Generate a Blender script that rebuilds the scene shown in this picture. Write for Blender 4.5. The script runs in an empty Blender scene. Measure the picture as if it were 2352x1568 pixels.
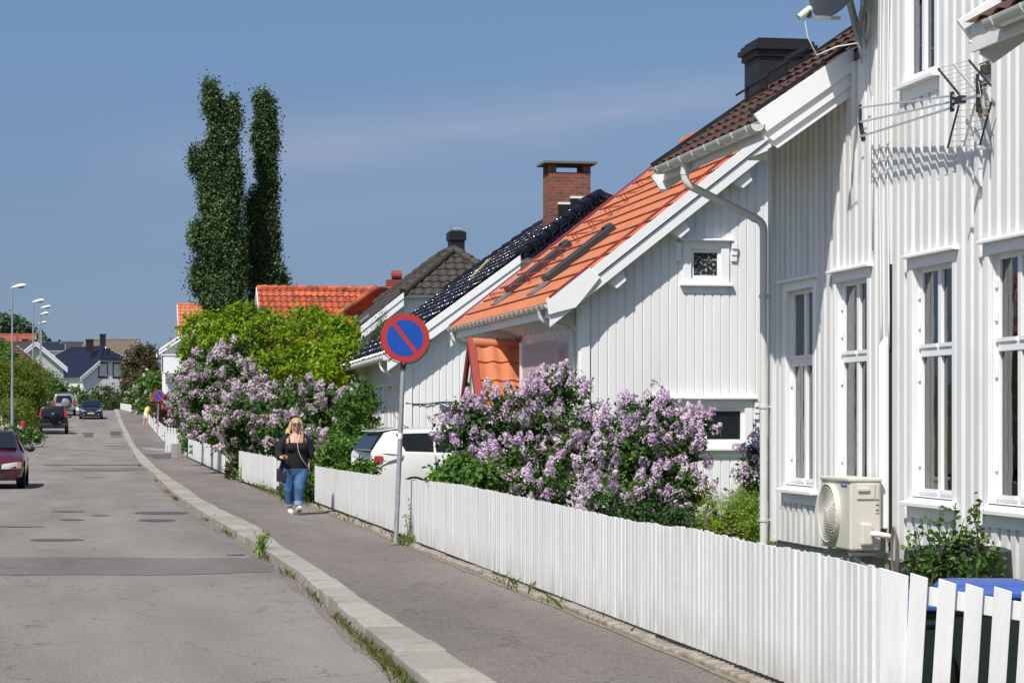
import bpy, bmesh, math, random
import numpy as np
from mathutils import Vector, Matrix
C = bpy.context.scene.collection
SC = bpy.context.scene
R = math.radians
rng = random.Random(7)
# ------------------------------------------------------------------ camera
F = 5300.0; PX0 = 1176.0; HY = 960.0; CH = 1.68
YAW = math.atan((PX0 - 215.0) / F)
cam = bpy.data.cameras.new("camera"); camo = bpy.data.objects.new("camera", cam); C.objects.link(camo)
cam.lens = 36.0 * F / 2352.0; cam.sensor_width = 36.0; cam.shift_y = (HY - 784.0) / 2352.0
cam.clip_start = 0.2; cam.clip_end = 6000
camo.location = (0, 0, CH); camo.rotation_euler = (R(90), 0, -YAW)
SC.camera = camo
# ------------------------------------------------------------------ sky and sun
SUN = Vector((1.0, 1.2, -2.1)).normalized()      # direction the light travels
world = bpy.data.worlds.new("World"); SC.world = world; world.use_nodes = True
nt = world.node_tree; nt.nodes.clear()
out = nt.nodes.new("ShaderNodeOutputWorld"); bg = nt.nodes.new("ShaderNodeBackground")
sky = nt.nodes.new("ShaderNodeTexSky"); sky.sky_type = 'NISHITA'; sky.sun_disc = False
sky.sun_elevation = math.asin(-SUN.z); sky.sun_rotation = math.atan2(-SUN.x, -SUN.y)
sky.air_density = 1.0; sky.dust_density = 0.9; sky.ozone_density = 3.0; sky.altitude = 0
tc = nt.nodes.new("ShaderNodeTexCoord")
mp = nt.nodes.new("ShaderNodeMapping"); mp.inputs['Location'].default_value = (0, 0, 0.14)
nt.links.new(tc.outputs['Generated'], mp.inputs['Vector']); nt.links.new(mp.outputs[0], sky.inputs['Vector'])
# thin high cloud streaks
mp2 = nt.nodes.new("ShaderNodeMapping"); mp2.inputs['Scale'].default_value = (4.0, 4.0, 34.0)
mp2.inputs['Rotation'].default_value = (R(0.0), R(2.0), 0)
nz = nt.nodes.new("ShaderNodeTexNoise"); nz.inputs['Scale'].default_value = 1.25; nz.inputs['Detail'].default_value = 5; nz.inputs['Roughness'].default_value = .5
nt.links.new(tc.outputs['Generated'], mp2.inputs['Vector']); nt.links.new(mp2.outputs[0], nz.inputs['Vector'])
cr = nt.nodes.new("ShaderNodeValToRGB"); cr.color_ramp.elements[0].position = .38; cr.color_ramp.elements[1].position = .72
cr.color_ramp.elements[1].color = (1, 1, 1, 1)
nt.links.new(nz.outputs[0], cr.inputs[0])
tint = nt.nodes.new("ShaderNodeMix"); tint.data_type = 'RGBA'; tint.blend_type = 'MULTIPLY'; tint.inputs[0].default_value = 1
tint.inputs[7].default_value = (.93, .955, 1.0, 1)
nt.links.new(sky.outputs[0], tint.inputs[6])
mx = nt.nodes.new("ShaderNodeMix"); mx.data_type = 'RGBA'; mx.inputs[7].default_value = (4.3, 4.35, 5.4, 1)

def wm(op, a, b=None, c=None, clamp=False):
    n = nt.nodes.new("ShaderNodeMath"); n.operation = op; n.use_clamp = clamp
    for i, v in enumerate((a, b, c)):
        if v is None: continue
        if isinstance(v, (int, float)): n.inputs[i].default_value = v
        else: nt.links.new(v, n.inputs[i])
    return n.outputs[0]
sp = nt.nodes.new("ShaderNodeSeparateXYZ"); nt.links.new(tc.outputs['Generated'], sp.inputs[0])
# one long faint streak a little above the roofs, fading towards its ends
azim = wm('ARCTAN2', sp.outputs[0], sp.outputs[1])
lev = wm('SUBTRACT', sp.outputs[2], wm('MULTIPLY_ADD', azim, .10, .108))
band = wm('SUBTRACT', 1.0, wm('DIVIDE', wm('ABSOLUTE', lev), .020), clamp=True)
b2 = wm('SUBTRACT', 1.0, wm('DIVIDE', wm('ABSOLUTE', wm('ADD', lev, .028)), .014), clamp=True)
band = wm('ADD', band, wm('MULTIPLY', b2, .35))
side = wm('MULTIPLY', wm('DIVIDE', wm('SUBTRACT', azim, -.01), .1, clamp=True), wm('SUBTRACT', 1.0, wm('DIVIDE', wm('SUBTRACT', azim, .20), .25), clamp=True), clamp=True)
hz = wm('DIVIDE', sp.outputs[2], .16, clamp=True)
hr = nt.nodes.new("ShaderNodeValToRGB"); nt.links.new(hz, hr.inputs[0]); hr.color_ramp.elements[0].color = (.90, .74, .64, 1); hr.color_ramp.elements[1].color = (1.12, 1.10, 1.05, 1)
tint2 = nt.nodes.new("ShaderNodeMix"); tint2.data_type = 'RGBA'; tint2.blend_type = 'MULTIPLY'; tint2.inputs[0].default_value = 1
nt.links.new(tint.outputs[2], tint2.inputs[6]); nt.links.new(hr.outputs[0], tint2.inputs[7])
cm = wm('MULTIPLY', wm('MULTIPLY', band, side), wm('MULTIPLY_ADD', cr.outputs[0], .42, .12))
nt.links.new(cm, mx.inputs[0]); nt.links.new(tint2.outputs[2], mx.inputs[6])
nt.links.new(mx.outputs[2], bg.inputs['Color']); bg.inputs['Strength'].default_value = 0.10
nt.links.new(bg.outputs[0], out.inputs[0])
sl = bpy.data.lights.new("sun", 'SUN'); slo = bpy.data.objects.new("sun", sl); C.objects.link(slo)
sl.energy = 5.0; sl.angle = R(.5); sl.color = (1, .955, .89)
slo.rotation_euler = SUN.to_track_quat('-Z', 'Y').to_euler(); slo.location = (-20, -20, 40)
SC.view_settings.view_transform = 'Standard'; SC.view_settings.look = 'None'
SC.view_settings.exposure = 0.14; SC.view_settings.gamma = 1.0
SC.cycles.max_bounces = 6; SC.cycles.transparent_max_bounces = 12
SC.cycles.use_denoising = True
SC.cycles.sample_clamp_indirect = 8

# ------------------------------------------------------------------ rays and terrain
RV = Vector((math.cos(YAW), -math.sin(YAW), 0)); FV = Vector((math.sin(YAW), math.cos(YAW), 0))
CAMP = Vector((0, 0, CH))
def ray(px, py): return FV + RV * ((px - PX0) / F) + Vector((0, 0, -(py - HY) / F))
def atX(px, py, X): d = ray(px, py); return CAMP + d * (X / d.x)
def atY(px, py, Y): d = ray(px, py); return CAMP + d * (Y / d.y)
def atP(px, py, p0, n): d = ray(px, py); return CAMP + d * ((p0 - CAMP).dot(n) / d.dot(n))
def YX(px, X): d = ray(px, HY); return X * d.y / d.x
PROF = [(-60, 0), (60, 0), (80, .04), (100, .13), (122, .30), (135, .47), (150, .75), (165, 1.1), (180, 1.55), (195, 2.08), (205, 2.36), (215, 2.4), (240, 2.2), (400, 3), (3000, 8)]
_py = [a for a, b in PROF]; _pz = [b for a, b in PROF]
def gz(Y): return float(np.interp(Y, _py, _pz))
def onG(px, py, dz=0.0):
    d = ray(px, py); t = 4.0
    for i in range(5200):
        p = CAMP + d * t
        if p.z <= gz(p.y) + dz: break
        t += .05
    return p

# ------------------------------------------------------------------ materials
_m = {}
def nodes(name):
    m = bpy.data.materials.new(name); m.use_nodes = True; t = m.node_tree
    return m, t, t.nodes["Principled BSDF"], t.nodes["Material Output"]
def c4(c): return (c[0], c[1], c[2], 1)
def M(name, col=(.5, .5, .5), rough=.6, metal=0, var=0, vs=3, vstretch=(1, 1, 1), bump=0, bs=60, island=0, spec=.5, coat=0, col2=None, c2s=6, c2t=(.45, .62), trans=0, dirt=None):
    if name in _m: return _m[name]
    m, t, b, o = nodes(name); N = t.nodes.new; L = t.links.new
    b.inputs['Roughness'].default_value = rough; b.inputs['Metallic'].default_value = metal
    b.inputs['Specular IOR Level'].default_value = spec; b.inputs['Coat Weight'].default_value = coat
    b.inputs['Base Color'].default_value = c4(col)
    tcn = N("ShaderNodeTexCoord"); g = N("ShaderNodeNewGeometry")
    mpn = N("ShaderNodeMapping"); mpn.inputs['Scale'].default_value = vstretch; L(g.outputs['Position'], mpn.inputs[0])
    cur = None
    if col2 is not None:
        n = N("ShaderNodeTexNoise"); n.inputs['Scale'].default_value = c2s; n.inputs['Detail'].default_value = 6; L(mpn.outputs[0], n.inputs['Vector'])
        r = N("ShaderNodeValToRGB"); r.color_ramp.elements[0].position = c2t[0]; r.color_ramp.elements[1].position = c2t[1]; L(n.outputs[0], r.inputs[0])
        x = N("ShaderNodeMix"); x.data_type = 'RGBA'; x.inputs[6].default_value = c4(col); x.inputs[7].default_value = c4(col2); L(r.outputs[0], x.inputs[0]); cur = x.outputs[2]
    if var or island:
        h = N("ShaderNodeHueSaturation")
        if cur: L(cur, h.inputs['Color'])
        else: h.inputs['Color'].default_value = c4(col)
        v = None
        if var:
            n = N("ShaderNodeTexNoise"); n.inputs['Scale'].default_value = vs; n.inputs['Detail'].default_value = 5; L(mpn.outputs[0], n.inputs['Vector'])
            r = N("ShaderNodeMapRange"); r.inputs[1].default_value = .25; r.inputs[2].default_value = .75; r.inputs[3].default_value = 1 - var; r.inputs[4].default_value = 1 + var; L(n.outputs[0], r.inputs[0]); v = r.outputs[0]
        if island:
            r = N("ShaderNodeMapRange"); r.inputs[3].default_value = 1 - island; r.inputs[4].default_value = 1 + island; L(g.outputs['Random Per Island'], r.inputs[0])
            if v:
                mu = N("ShaderNodeMath"); mu.operation = 'MULTIPLY'; L(v, mu.inputs[0]); L(r.outputs[0], mu.inputs[1]); v = mu.outputs[0]
            else: v = r.outputs[0]
        L(v, h.inputs['Value']); cur = h.outputs[0]
    if dirt:   # weathering that gathers near the foot of boards: (colour, z_full, z_none, amount)
        s_ = N("ShaderNodeSeparateXYZ"); L(g.outputs['Position'], s_.inputs[0]); r = N("ShaderNodeMapRange"); r.inputs[1].default_value = dirt[1]; r.inputs[2].default_value = dirt[2]; r.inputs[3].default_value = 1; r.inputs[4].default_value = 0; L(s_.outputs[2], r.inputs[0])
        n = N("ShaderNodeTexNoise"); n.inputs['Scale'].default_value = 7; n.inputs['Detail'].default_value = 6; q = N("ShaderNodeMapping"); q.inputs['Scale'].default_value = (1, 1, .25); L(g.outputs['Position'], q.inputs[0]); L(q.outputs[0], n.inputs['Vector'])
        r2 = N("ShaderNodeMapRange"); r2.inputs[1].default_value = .4; r2.inputs[2].default_value = .75; r2.inputs[3].default_value = .15; r2.inputs[4].default_value = 1; L(n.outputs[0], r2.inputs[0])
        mu = N("ShaderNodeMath"); mu.operation = 'MULTIPLY'; L(r.outputs[0], mu.inputs[0]); L(r2.outputs[0], mu.inputs[1]); m3 = N("ShaderNodeMath"); m3.operation = 'MULTIPLY'; m3.inputs[1].default_value = dirt[3]; L(mu.outputs[0], m3.inputs[0])
        x = N("ShaderNodeMix"); x.data_type = 'RGBA'; L(m3.outputs[0], x.inputs[0]); L(cur, x.inputs[6]); x.inputs[7].default_value = c4(dirt[0]); cur = x.outputs[2]
    if cur: L(cur, b.inputs['Base Color'])
    if bump:
        n = N("ShaderNodeTexNoise"); n.inputs['Scale'].default_value = bs; n.inputs['Detail'].default_value = 4; L(mpn.outputs[0], n.inputs['Vector'])
        bp = N("ShaderNodeBump"); bp.inputs['Strength'].default_value = bump; bp.inputs['Distance'].default_value = .01; L(n.outputs[0], bp.inputs['Height']); L(bp.outputs[0], b.inputs['Normal'])
    if trans:
        tr = N("ShaderNodeBsdfTranslucent"); ms = N("ShaderNodeMixShader"); ms.inputs[0].default_value = trans
        if cur: L(cur, tr.inputs[0])
        else: tr.inputs[0].default_value = c4(col)
        L(b.outputs[0], ms.inputs[1]); L(tr.outputs[0], ms.inputs[2]); L(ms.outputs[0], o.inputs[0])
    _m[name] = m; return m
def leafmat(name, col, col2=None, rough=.55, trans=.3, isl=.35):
    return M(name, col, rough=rough, island=isl, var=.18, vs=1.2, col2=col2, c2s=1.6, trans=trans, spec=.3)
def glass(name, tintc=(.8, .85, .85), refl=1.0):
    if name in _m: return _m[name]
    m, t, b, o = nodes(name); N = t.nodes.new; L = t.links.new
    tr = N("ShaderNodeBsdfTransparent"); tr.inputs[0].default_value = c4(tintc); gl = N("ShaderNodeBsdfGlossy"); gl.inputs['Roughness'].default_value = .01
    nz_ = N("ShaderNodeTexNoise"); nz_.inputs['Scale'].default_value = 2.2; gg = N("ShaderNodeNewGeometry"); L(gg.outputs['Position'], nz_.inputs['Vector']); bb = N("ShaderNodeBump"); bb.inputs['Strength'].default_value = .5; bb.inputs['Distance'].default_value = .012; L(nz_.outputs[0], bb.inputs['Height']); L(bb.outputs[0], gl.inputs['Normal'])
    fr = N("ShaderNodeFresnel"); fr.inputs[0].default_value = 1.5
    mu = N("ShaderNodeMath"); mu.operation = 'MULTIPLY'; mu.inputs[1].default_value = 1.7 * refl; mu.use_clamp = True; L(fr.outputs[0], mu.inputs[0])
    ms = N("ShaderNodeMixShader"); L(mu.outputs[0], ms.inputs[0]); L(tr.outputs[0], ms.inputs[1]); L(gl.outputs[0], ms.inputs[2]); L(ms.outputs[0], o.inputs[0])
    _m[name] = m; return m
def brickmat(name, scale=1.0):
    m, t, b, o = nodes(name); N = t.nodes.new; L = t.links.new
    g = N("ShaderNodeNewGeometry"); s = N("ShaderNodeSeparateXYZ"); L(g.outputs['Position'], s.inputs[0])
    ad = N("ShaderNodeMath"); L(s.outputs[0], ad.inputs[0]); L(s.outputs[1], ad.inputs[1])
    cb = N("ShaderNodeCombineXYZ"); L(ad.outputs[0], cb.inputs[0]); L(s.outputs[2], cb.inputs[1])
    br = N("ShaderNodeTexBrick"); br.inputs['Scale'].default_value = 1; br.inputs['Brick Width'].default_value = .25; br.inputs['Row Height'].default_value = .077
    br.inputs['Mortar Size'].default_value = .008; br.inputs['Color1'].default_value = (.30, .075, .035, 1); br.inputs['Color2'].default_value = (.10, .05, .035, 1)
    br.inputs['Mortar'].default_value = (.16, .14, .12, 1); br.inputs['Bias'].default_value = -.05
    L(cb.outputs[0], br.inputs['Vector'])
    n = N("ShaderNodeTexNoise"); n.inputs['Scale'].default_value = 14; L(g.outputs['Position'], n.inputs['Vector'])
    h = N("ShaderNodeHueSaturation"); r = N("ShaderNodeMapRange"); r.inputs[3].default_value = .6; r.inputs[4].default_value = 1.4; L(n.outputs[0], r.inputs[0]); L(r.outputs[0], h.inputs['Value'])
    L(br.outputs[0], h.inputs['Color']); L(h.outputs[0], b.inputs['Base Color']); b.inputs['Roughness'].default_value = .9
    bp = N("ShaderNodeBump"); bp.inputs['Strength'].default_value = .6; bp.inputs['Distance'].default_value = .01; L(br.outputs['Fac'], bp.inputs['Height']); bp.invert = True; L(bp.outputs[0], b.inputs['Normal'])
    return m
def asphalt(name, col, dark=.6, light=1.35, grain=230):
    m, t, b, o = nodes(name); N = t.nodes.new; L = t.links.new
    g = N("ShaderNodeNewGeometry")
    def noise(s, d=5, st=(1, 1, 1), ro=.55):
        q = N("ShaderNodeMapping"); q.inputs['Scale'].default_value = st; L(g.outputs['Position'], q.inputs[0])
        n = N("ShaderNodeTexNoise"); n.inputs['Scale'].default_value = s; n.inputs['Detail'].default_value = d; n.inputs['Roughness'].default_value = ro; L(q.outputs[0], n.inputs['Vector']); return n.outputs[0]
    def mr(i, a, c, lo, hi):
        r = N("ShaderNodeMapRange"); r.inputs[1].default_value = a; r.inputs[2].default_value = c; r.inputs[3].default_value = lo; r.inputs[4].default_value = hi; L(i, r.inputs[0]); return r.outputs[0]
    def mul(a, c):
        q = N("ShaderNodeMath"); q.operation = 'MULTIPLY'; L(a, q.inputs[0]); L(c, q.inputs[1]); return q.outputs[0]
    v = mul(mr(noise(grain, 2), .3, .7, .6, 1.45), mr(noise(.9, 6, (1, .22, 1)), .3, .7, .84, 1.14))
    v = mul(v, mr(noise(70, 2), .34, .66, .62, 1.38)); v = mul(v, mr(noise(16, 4), .3, .7, .90, 1.1))
    v = mul(v, mr(noise(.35, 3, (1.6, .12, 1)), .35, .65, .9, 1.08))
    # fine cracks
    wv = N("ShaderNodeMapping"); wv.inputs['Scale'].default_value = (.55, .38, 1); ad = N("ShaderNodeVectorMath"); ad.operation = 'ADD'; nn_ = N("ShaderNodeTexNoise"); nn_.inputs['Scale'].default_value = 1.6; nn_.inputs['Detail'].default_value = 6; L(g.outputs['Position'], nn_.inputs['Vector'])
    sc_ = N("ShaderNodeVectorMath"); sc_.operation = 'SCALE'; sc_.inputs['Scale'].default_value = 1.3; L(nn_.outputs['Color'], sc_.inputs[0]); L(g.outputs['Position'], ad.inputs[0]); L(sc_.outputs[0], ad.inputs[1]); L(ad.outputs[0], wv.inputs[0])
    ve = N("ShaderNodeTexVoronoi"); ve.feature = 'DISTANCE_TO_EDGE'; ve.inputs['Scale'].default_value = 1; L(wv.outputs[0], ve.inputs['Vector'])
    v = mul(v, mr(ve.outputs['Distance'], 0.0, .011, .55, 1.0))
    vo = N("ShaderNodeTexVoronoi"); vo.inputs['Scale'].default_value = 55; L(g.outputs['Position'], vo.inputs['Vector'])
    v = mul(v, mr(vo.outputs['Distance'], 0.0, .13, 1.5, 1.0))
    h = N("ShaderNodeHueSaturation"); h.inputs['Color'].default_value = c4(col); L(v, h.inputs['Value'])
    L(h.outputs[0], b.inputs['Base Color']); b.inputs['Roughness'].default_value = .88; b.inputs['Specular IOR Level'].default_value = .3
    bp = N("ShaderNodeBump"); bp.inputs['Strength'].default_value = .5; bp.inputs['Distance'].default_value = .006; L(noise(grain, 2), bp.inputs['Height']); L(bp.outputs[0], b.inputs['Normal'])
    return m

whiteA = M("white_facade_paint", (.70, .70, .69), rough=.42, var=.05, vs=2.2, vstretch=(1, 1, .25), bump=.12, bs=90, col2=(.54, .54, .52), c2s=2.4, c2t=(.52, .85), dirt=((.36, .35, .30), .42, .8, .7))
white = M("white_paint", (.77, .77, .765), rough=.45, var=.05, vs=2.2, vstretch=(1, 1, .25), bump=.12, bs=90, col2=(.66, .655, .63), c2s=1.4, c2t=(.55, .85))
whitefence = M("white_fence_paint", (.69, .695, .685), rough=.55, var=.07, vs=4, vstretch=(2, 2, .3), bump=.25, bs=70, col2=(.50, .495, .47), c2s=5.0, c2t=(.56, .85), island=.07, dirt=((.34, .33, .26), .14, .42, .8))
whitetrim = M("white_trim", (.82, .82, .815), rough=.4, var=.03, vs=3)
gutterm = M("gutter_enamel", (.60, .60, .57), rough=.35, var=.08, vs=3)
soffitm = M("soffit_paint", (.72, .71, .69), rough=.6, var=.06, vs=5)
orange = M("orange_tile", (.50, .165, .075), rough=.8, var=.06, vs=2.5, col2=(.44, .14, .06), c2s=2.2)
orange2 = M("weathered_orange_tile", (.42, .085, .03), rough=.7, island=.25, var=.35, vs=3.2, col2=(.17, .055, .035), c2s=3.0, c2t=(.5, .62))
blackglaze = M("black_glazed_tile", (.006, .006, .010), rough=.15, spec=.45, bump=1.0, bs=7)
darktile = M("dark_concrete_tile", (.042, .036, .03), rough=.75, var=.25, vs=3, col2=(.07, .058, .045), c2s=5, c2t=(.5, .75))
browntile = M("brown_tile", (.07, .032, .02), rough=.8, var=.25, vs=8)
metalblack = M("black_sheet_metal", (.014, .014, .016), rough=.5, spec=.35, var=.1)
redmetal = M("red_sheet_metal", (.26, .045, .035), rough=.5)
redboard = M("red_board", (.27, .035, .028), rough=.6, var=.08)
steel = M("galvanised_steel", (.42, .44, .46), rough=.42, metal=.55, var=.15, vs=14, bump=.05)
bright = M("bright_steel", (.75, .75, .76), rough=.25, metal=.9)
darkpane = M("dark_window_glass", (.012, .014, .017), rough=.03, spec=.9)
rubber = M("rubber", (.012, .012, .013), rough=.75)
blackpl = M("black_plastic", (.02, .02, .022), rough=.45)
concrete = M("concrete", (.30, .27, .225), rough=.92, var=.3, vs=7, bump=.5, bs=60, col2=(.2, .17, .13), c2s=9)
granite = M("granite", (.30, .28, .245), rough=.85, var=.18, vs=30, bump=.4, bs=120, island=.14, col2=(.25, .205, .155), c2s=5, c2t=(.52, .75))
bark = M("bark", (.10, .075, .05), rough=.95, var=.3, vs=20, bump=.6, bs=40)
glasspane = glass("window_glass")

# ------------------------------------------------------------------ mesh builder
class MB:
    def __init__(s, T=None): s.v = []; s.f = []; s.T = T
    def add(s, vs, fs):
        o = len(s.v)
        for p in vs:
            p = Vector(p); s.v.append(s.T @ p if s.T else p)
        for f in fs: s.f.append(tuple(o + i for i in f))
    def hexa(s, p):   # 8 points: bottom 4 ccw, top 4 ccw
        s.add(p, [(3, 2, 1, 0), (4, 5, 6, 7), (0, 1, 5, 4), (1, 2, 6, 5), (2, 3, 7, 6), (3, 0, 4, 7)])
    def box2(s, a, b):
        x0, y0, z0 = a; x1, y1, z1 = b
        s.hexa([(x0, y0, z0), (x1, y0, z0), (x1, y1, z0), (x0, y1, z0), (x0, y0, z1), (x1, y0, z1), (x1, y1, z1), (x0, y1, z1)])
    def box(s, c, d, Rm=None):
        c = Vector(c); P = []
        for sz in (-1, 1):
            for sx, sy in ((-1, -1), (1, -1), (1, 1), (-1, 1)):
                q = Vector((sx * d[0] / 2, sy * d[1] / 2, sz * d[2] / 2)); P.append(c + (Rm @ q if Rm else q))
        s.hexa(P)
    def fbox(s, fr, u0, u1, n0, n1, z0, z1):
        O, U, N = fr; Z = Vector((0, 0, 1))
        s.hexa([O + U * u + N * n + Z * z for z in (z0, z1) for u, n in ((u0, n0), (u1, n0), (u1, n1), (u0, n1))])
    def prism(s, poly, off):
        n = len(poly); off = Vector(off); P = [Vector(p) for p in poly]
        s.add(P + [p + off for p in P], [tuple(range(n))[::-1], tuple(range(n, 2 * n))] + [(i, (i + 1) % n, n + (i + 1) % n, n + i) for i in range(n)])
    def poly(s, pts): s.add(pts, [tuple(range(len(pts)))])
    def bar(s, a, b, w, h, up=(0, 0, 1)):
        a = Vector(a); b = Vector(b); d = (b - a).normalized(); u = Vector(up)
        sd = d.cross(u); sd = sd.normalized() if sd.length > 1e-5 else Vector((1, 0, 0)); uu = sd.cross(d).normalized()
        P = []
        for e in (a, b):
            for x, y in ((-1, -1), (1, -1), (1, 1), (-1, 1)): P.append(e + sd * (x * w / 2) + uu * (y * h / 2))
        s.hexa(P)
    def tube(s, pts, r, n=8, cap=True, e=1.0):
        pts = [Vector(p) for p in pts]; rs = r if isinstance(r, (list, tuple)) else [r] * len(pts)
        ref = Vector((.13, .27, .95)); V = []; prev = None
        for i, p in enumerate(pts):
            d = (pts[min(i + 1, len(pts) - 1)] - pts[max(i - 1, 0)]).normalized()
            if prev is None:
                a = d.cross(ref); a = a.normalized() if a.length > .05 else d.cross(Vector((1, 0, 0))).normalized()
            else: a = (prev - d * prev.dot(d)).normalized()
            prev = a; b = d.cross(a)
            for k in range(n):
                t = 2 * math.pi * k / n; V.append(p + (a * math.cos(t) + b * math.sin(t) * e) * rs[i])
        Fs = []
        for i in range(len(pts) - 1):
            for k in range(n): Fs.append((i * n + k, i * n + (k + 1) % n, (i + 1) * n + (k + 1) % n, (i + 1) * n + k))
        if cap: Fs += [tuple(range(n))[::-1], tuple((len(pts) - 1) * n + k for k in range(n))]
        s.add(V, Fs)
    def lathe(s, prof, c, ax=(0, 0, 1), n=24, ref=None):   # prof: (radius, height along ax)
        c = Vector(c); ax = Vector(ax).normalized(); a = ax.cross(Vector(ref) if ref else (Vector((0, 0, 1)) if abs(ax.z) < .9 else Vector((1, 0, 0)))).normalized(); b = ax.cross(a)
        V = []
        for r_, h in prof:
            for k in range(n):
                t = 2 * math.pi * k / n; V.append(c + ax * h + (a * math.cos(t) + b * math.sin(t)) * r_)
        Fs = [(i * n + k, i * n + (k + 1) % n, (i + 1) * n + (k + 1) % n, (i + 1) * n + k) for i in range(len(prof) - 1) for k in range(n)]
        s.add(V, Fs)
    def rings(s, rr, closed=True, cap=False):   # rr: list of rings with equal counts
        n = len(rr[0]); V = [p for r_ in rr for p in r_]; m = n if closed else n - 1
        Fs = [(i * n + k, i * n + (k + 1) % n, (i + 1) * n + (k + 1) % n, (i + 1) * n + k) for i in range(len(rr) - 1) for k in range(m)]
        if cap: Fs += [tuple(range(n))[::-1], tuple((len(rr) - 1) * n + k for k in range(n))]
        s.add(V, Fs)
    def sphere(s, c, r, n=12, m=8):
        r = r if isinstance(r, (list, tuple)) else (r, r, r); c = Vector(c)
        rr = [[c + Vector((r[0] * math.sin(a) * math.cos(t), r[1] * math.sin(a) * math.sin(t), r[2] * math.cos(a))) for t in [2 * math.pi * k / n for k in range(n)]] for a in [math.pi * (.02 + .96 * i / m) for i in range(m + 1)]]
        s.rings(rr, cap=True)
    def build(s, name, m, parent=None, smooth=None, bevel=0, base=None, recalc=False):
        b = Vector(base) if base is not None else (worldbase(parent) if parent else Vector((0, 0, 0)))
        me = bpy.data.meshes.new(name); me.from_pydata([v - b for v in s.v], [], s.f)
        if recalc:
            bm = bmesh.new(); bm.from_mesh(me); bmesh.ops.recalc_face_normals(bm, faces=bm.faces); bm.to_mesh(me); bm.free()
        me.materials.append(m)
        if smooth is not None:
            me.shade_smooth(); me.set_sharp_from_angle(angle=R(smooth))
        o = bpy.data.objects.new(name, me); C.objects.link(o)
        if parent: o.parent = parent
        else: o.location = b
        if bevel:
            bv = o.modifiers.new("bevel", 'BEVEL'); bv.width = bevel; bv.segments = 2; bv.limit_method = 'ANGLE'; bv.angle_limit = R(40)
        return o
    def top(s, name, m, label, cat, base=None, group=None, kind=None, smooth=None, bevel=0, recalc=False):
        if base is None:
            base = Vector((sum(v.x for v in s.v) / len(s.v), sum(v.y for v in s.v) / len(s.v), min(v.z for v in s.v)))
        o = s.build(name, m, None, smooth, bevel, base, recalc); tag(o, label, cat, group, kind); return o
_wb = {}
def worldbase(o):
    while o.parent: o = o.parent
    return _wb.get(o.name, Vector(o.location))
def tag(o, label=None, cat=None, group=None, kind=None):
    if label: o['label'] = label
    if cat: o['category'] = cat
    if group: o['group'] = group
    if kind: o['kind'] = kind
def thing(name, label, cat, base, group=None):
    o = bpy.data.objects.new(name, None); C.objects.link(o); o.location = base; o.empty_display_size = .2
    tag(o, label, cat, group); return o
def copy_tree(o, parent=None):
    c = o.copy(); C.objects.link(c)
    if parent: c.parent = parent
    for ch in [x for x in o.children]: copy_tree(ch, c)
    return c

# ------------------------------------------------------------------ fast leaf meshes
def rawmesh(name, verts, nper, mat, parent, smooth=False, base=None):
    b = np.array(base if base is not None else worldbase(parent)); verts = verts.reshape(-1, 3) - b
    nv = len(verts); nf = nv // nper
    me = bpy.data.meshes.new(name); me.vertices.add(nv); me.vertices.foreach_set('co', verts.astype(np.float32).ravel())
    me.loops.add(nv); me.loops.foreach_set('vertex_index', np.arange(nv, dtype=np.int32))
    me.polygons.add(nf); me.polygons.foreach_set('loop_start', np.arange(0, nv, nper, dtype=np.int32)); me.polygons.foreach_set('loop_total', np.full(nf, nper, dtype=np.int32))
    me.update(calc_edges=True); me.materials.append(mat)
    o = bpy.data.objects.new(name, me); C.objects.link(o)
    if parent: o.parent = parent
    else: o.location = Vector(b)
    return o
def leafverts(P, size, rs, asp=.55, up=.35, nrm=None, jit=.45):
    n = len(P); a = rs.normal(size=(n, 3))
    if nrm is not None: a = a * .55 + nrm
    a[:, 2] += up; a /= np.linalg.norm(a, axis=1)[:, None]
    d = rs.normal(size=(n, 3)); d[:, 2] -= .35; d -= a * (d * a).sum(1)[:, None]; d /= np.linalg.norm(d, axis=1)[:, None]
    s = np.cross(a, d); sz = (size * (1 + jit * (rs.random(n) * 2 - 1)))[:, None]
    w = sz * asp * .5
    return np.stack([P - d * sz * .5, P + s * w - d * sz * .08, P + d * sz * .5, P - s * w - d * sz * .08], 1)
def lobe(px, py, rx, rz, Y, dy=.8):
    c = atY(px, py, Y); s = Y / ray(px, py).y / F; return (np.array(c), np.array((rx * s, rx * s * dy, rz * s)))
def crown(lobes, nclump, per, cr, seed, inner=.35, zmin=None, az=.42):
    """clumps of leaf points over and in a set of ellipsoid lobes; returns points, normals, clump centres"""
    rs = np.random.RandomState(seed); vol = np.array([(l[1][0] * l[1][2]) ** .9 for l in lobes]); vol /= vol.sum()
    PP = []; NN = []; CC = []; CN = []
    for l, w in zip(lobes, vol):
        k = max(3, int(nclump * w)); d = rs.normal(size=(k, 3)); d /= np.linalg.norm(d, axis=1)[:, None]
        rad = np.where(rs.random(k) < inner, rs.random(k) ** .5 * .8, .82 + .25 * rs.random(k))
        c = l[0] + d * rad[:, None] * l[1]
        keep = np.ones(k, bool)
        for l2 in lobes:
            if l2 is l: continue
            q = (((c - l2[0]) / l2[1]) ** 2).sum(1); keep &= ~((q < .45) & (rs.random(k) < .75))
        if zmin is not None: keep &= c[:, 2] > zmin
        c = c[keep]; d = d[keep]; CC.append(c); CN.append(d)
        for i in range(len(c)):
            m = int(per * (.6 + .8 * rs.random())); r_ = cr * (.6 + .8 * rs.random())
            q = c[i] + rs.normal(size=(m, 3)) * r_ * np.array([.5, .5, az]); PP.append(q); NN.append(np.repeat(d[i][None], m, 0))
    return np.concatenate(PP), np.concatenate(NN), np.concatenate(CC), np.concatenate(CN)
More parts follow.
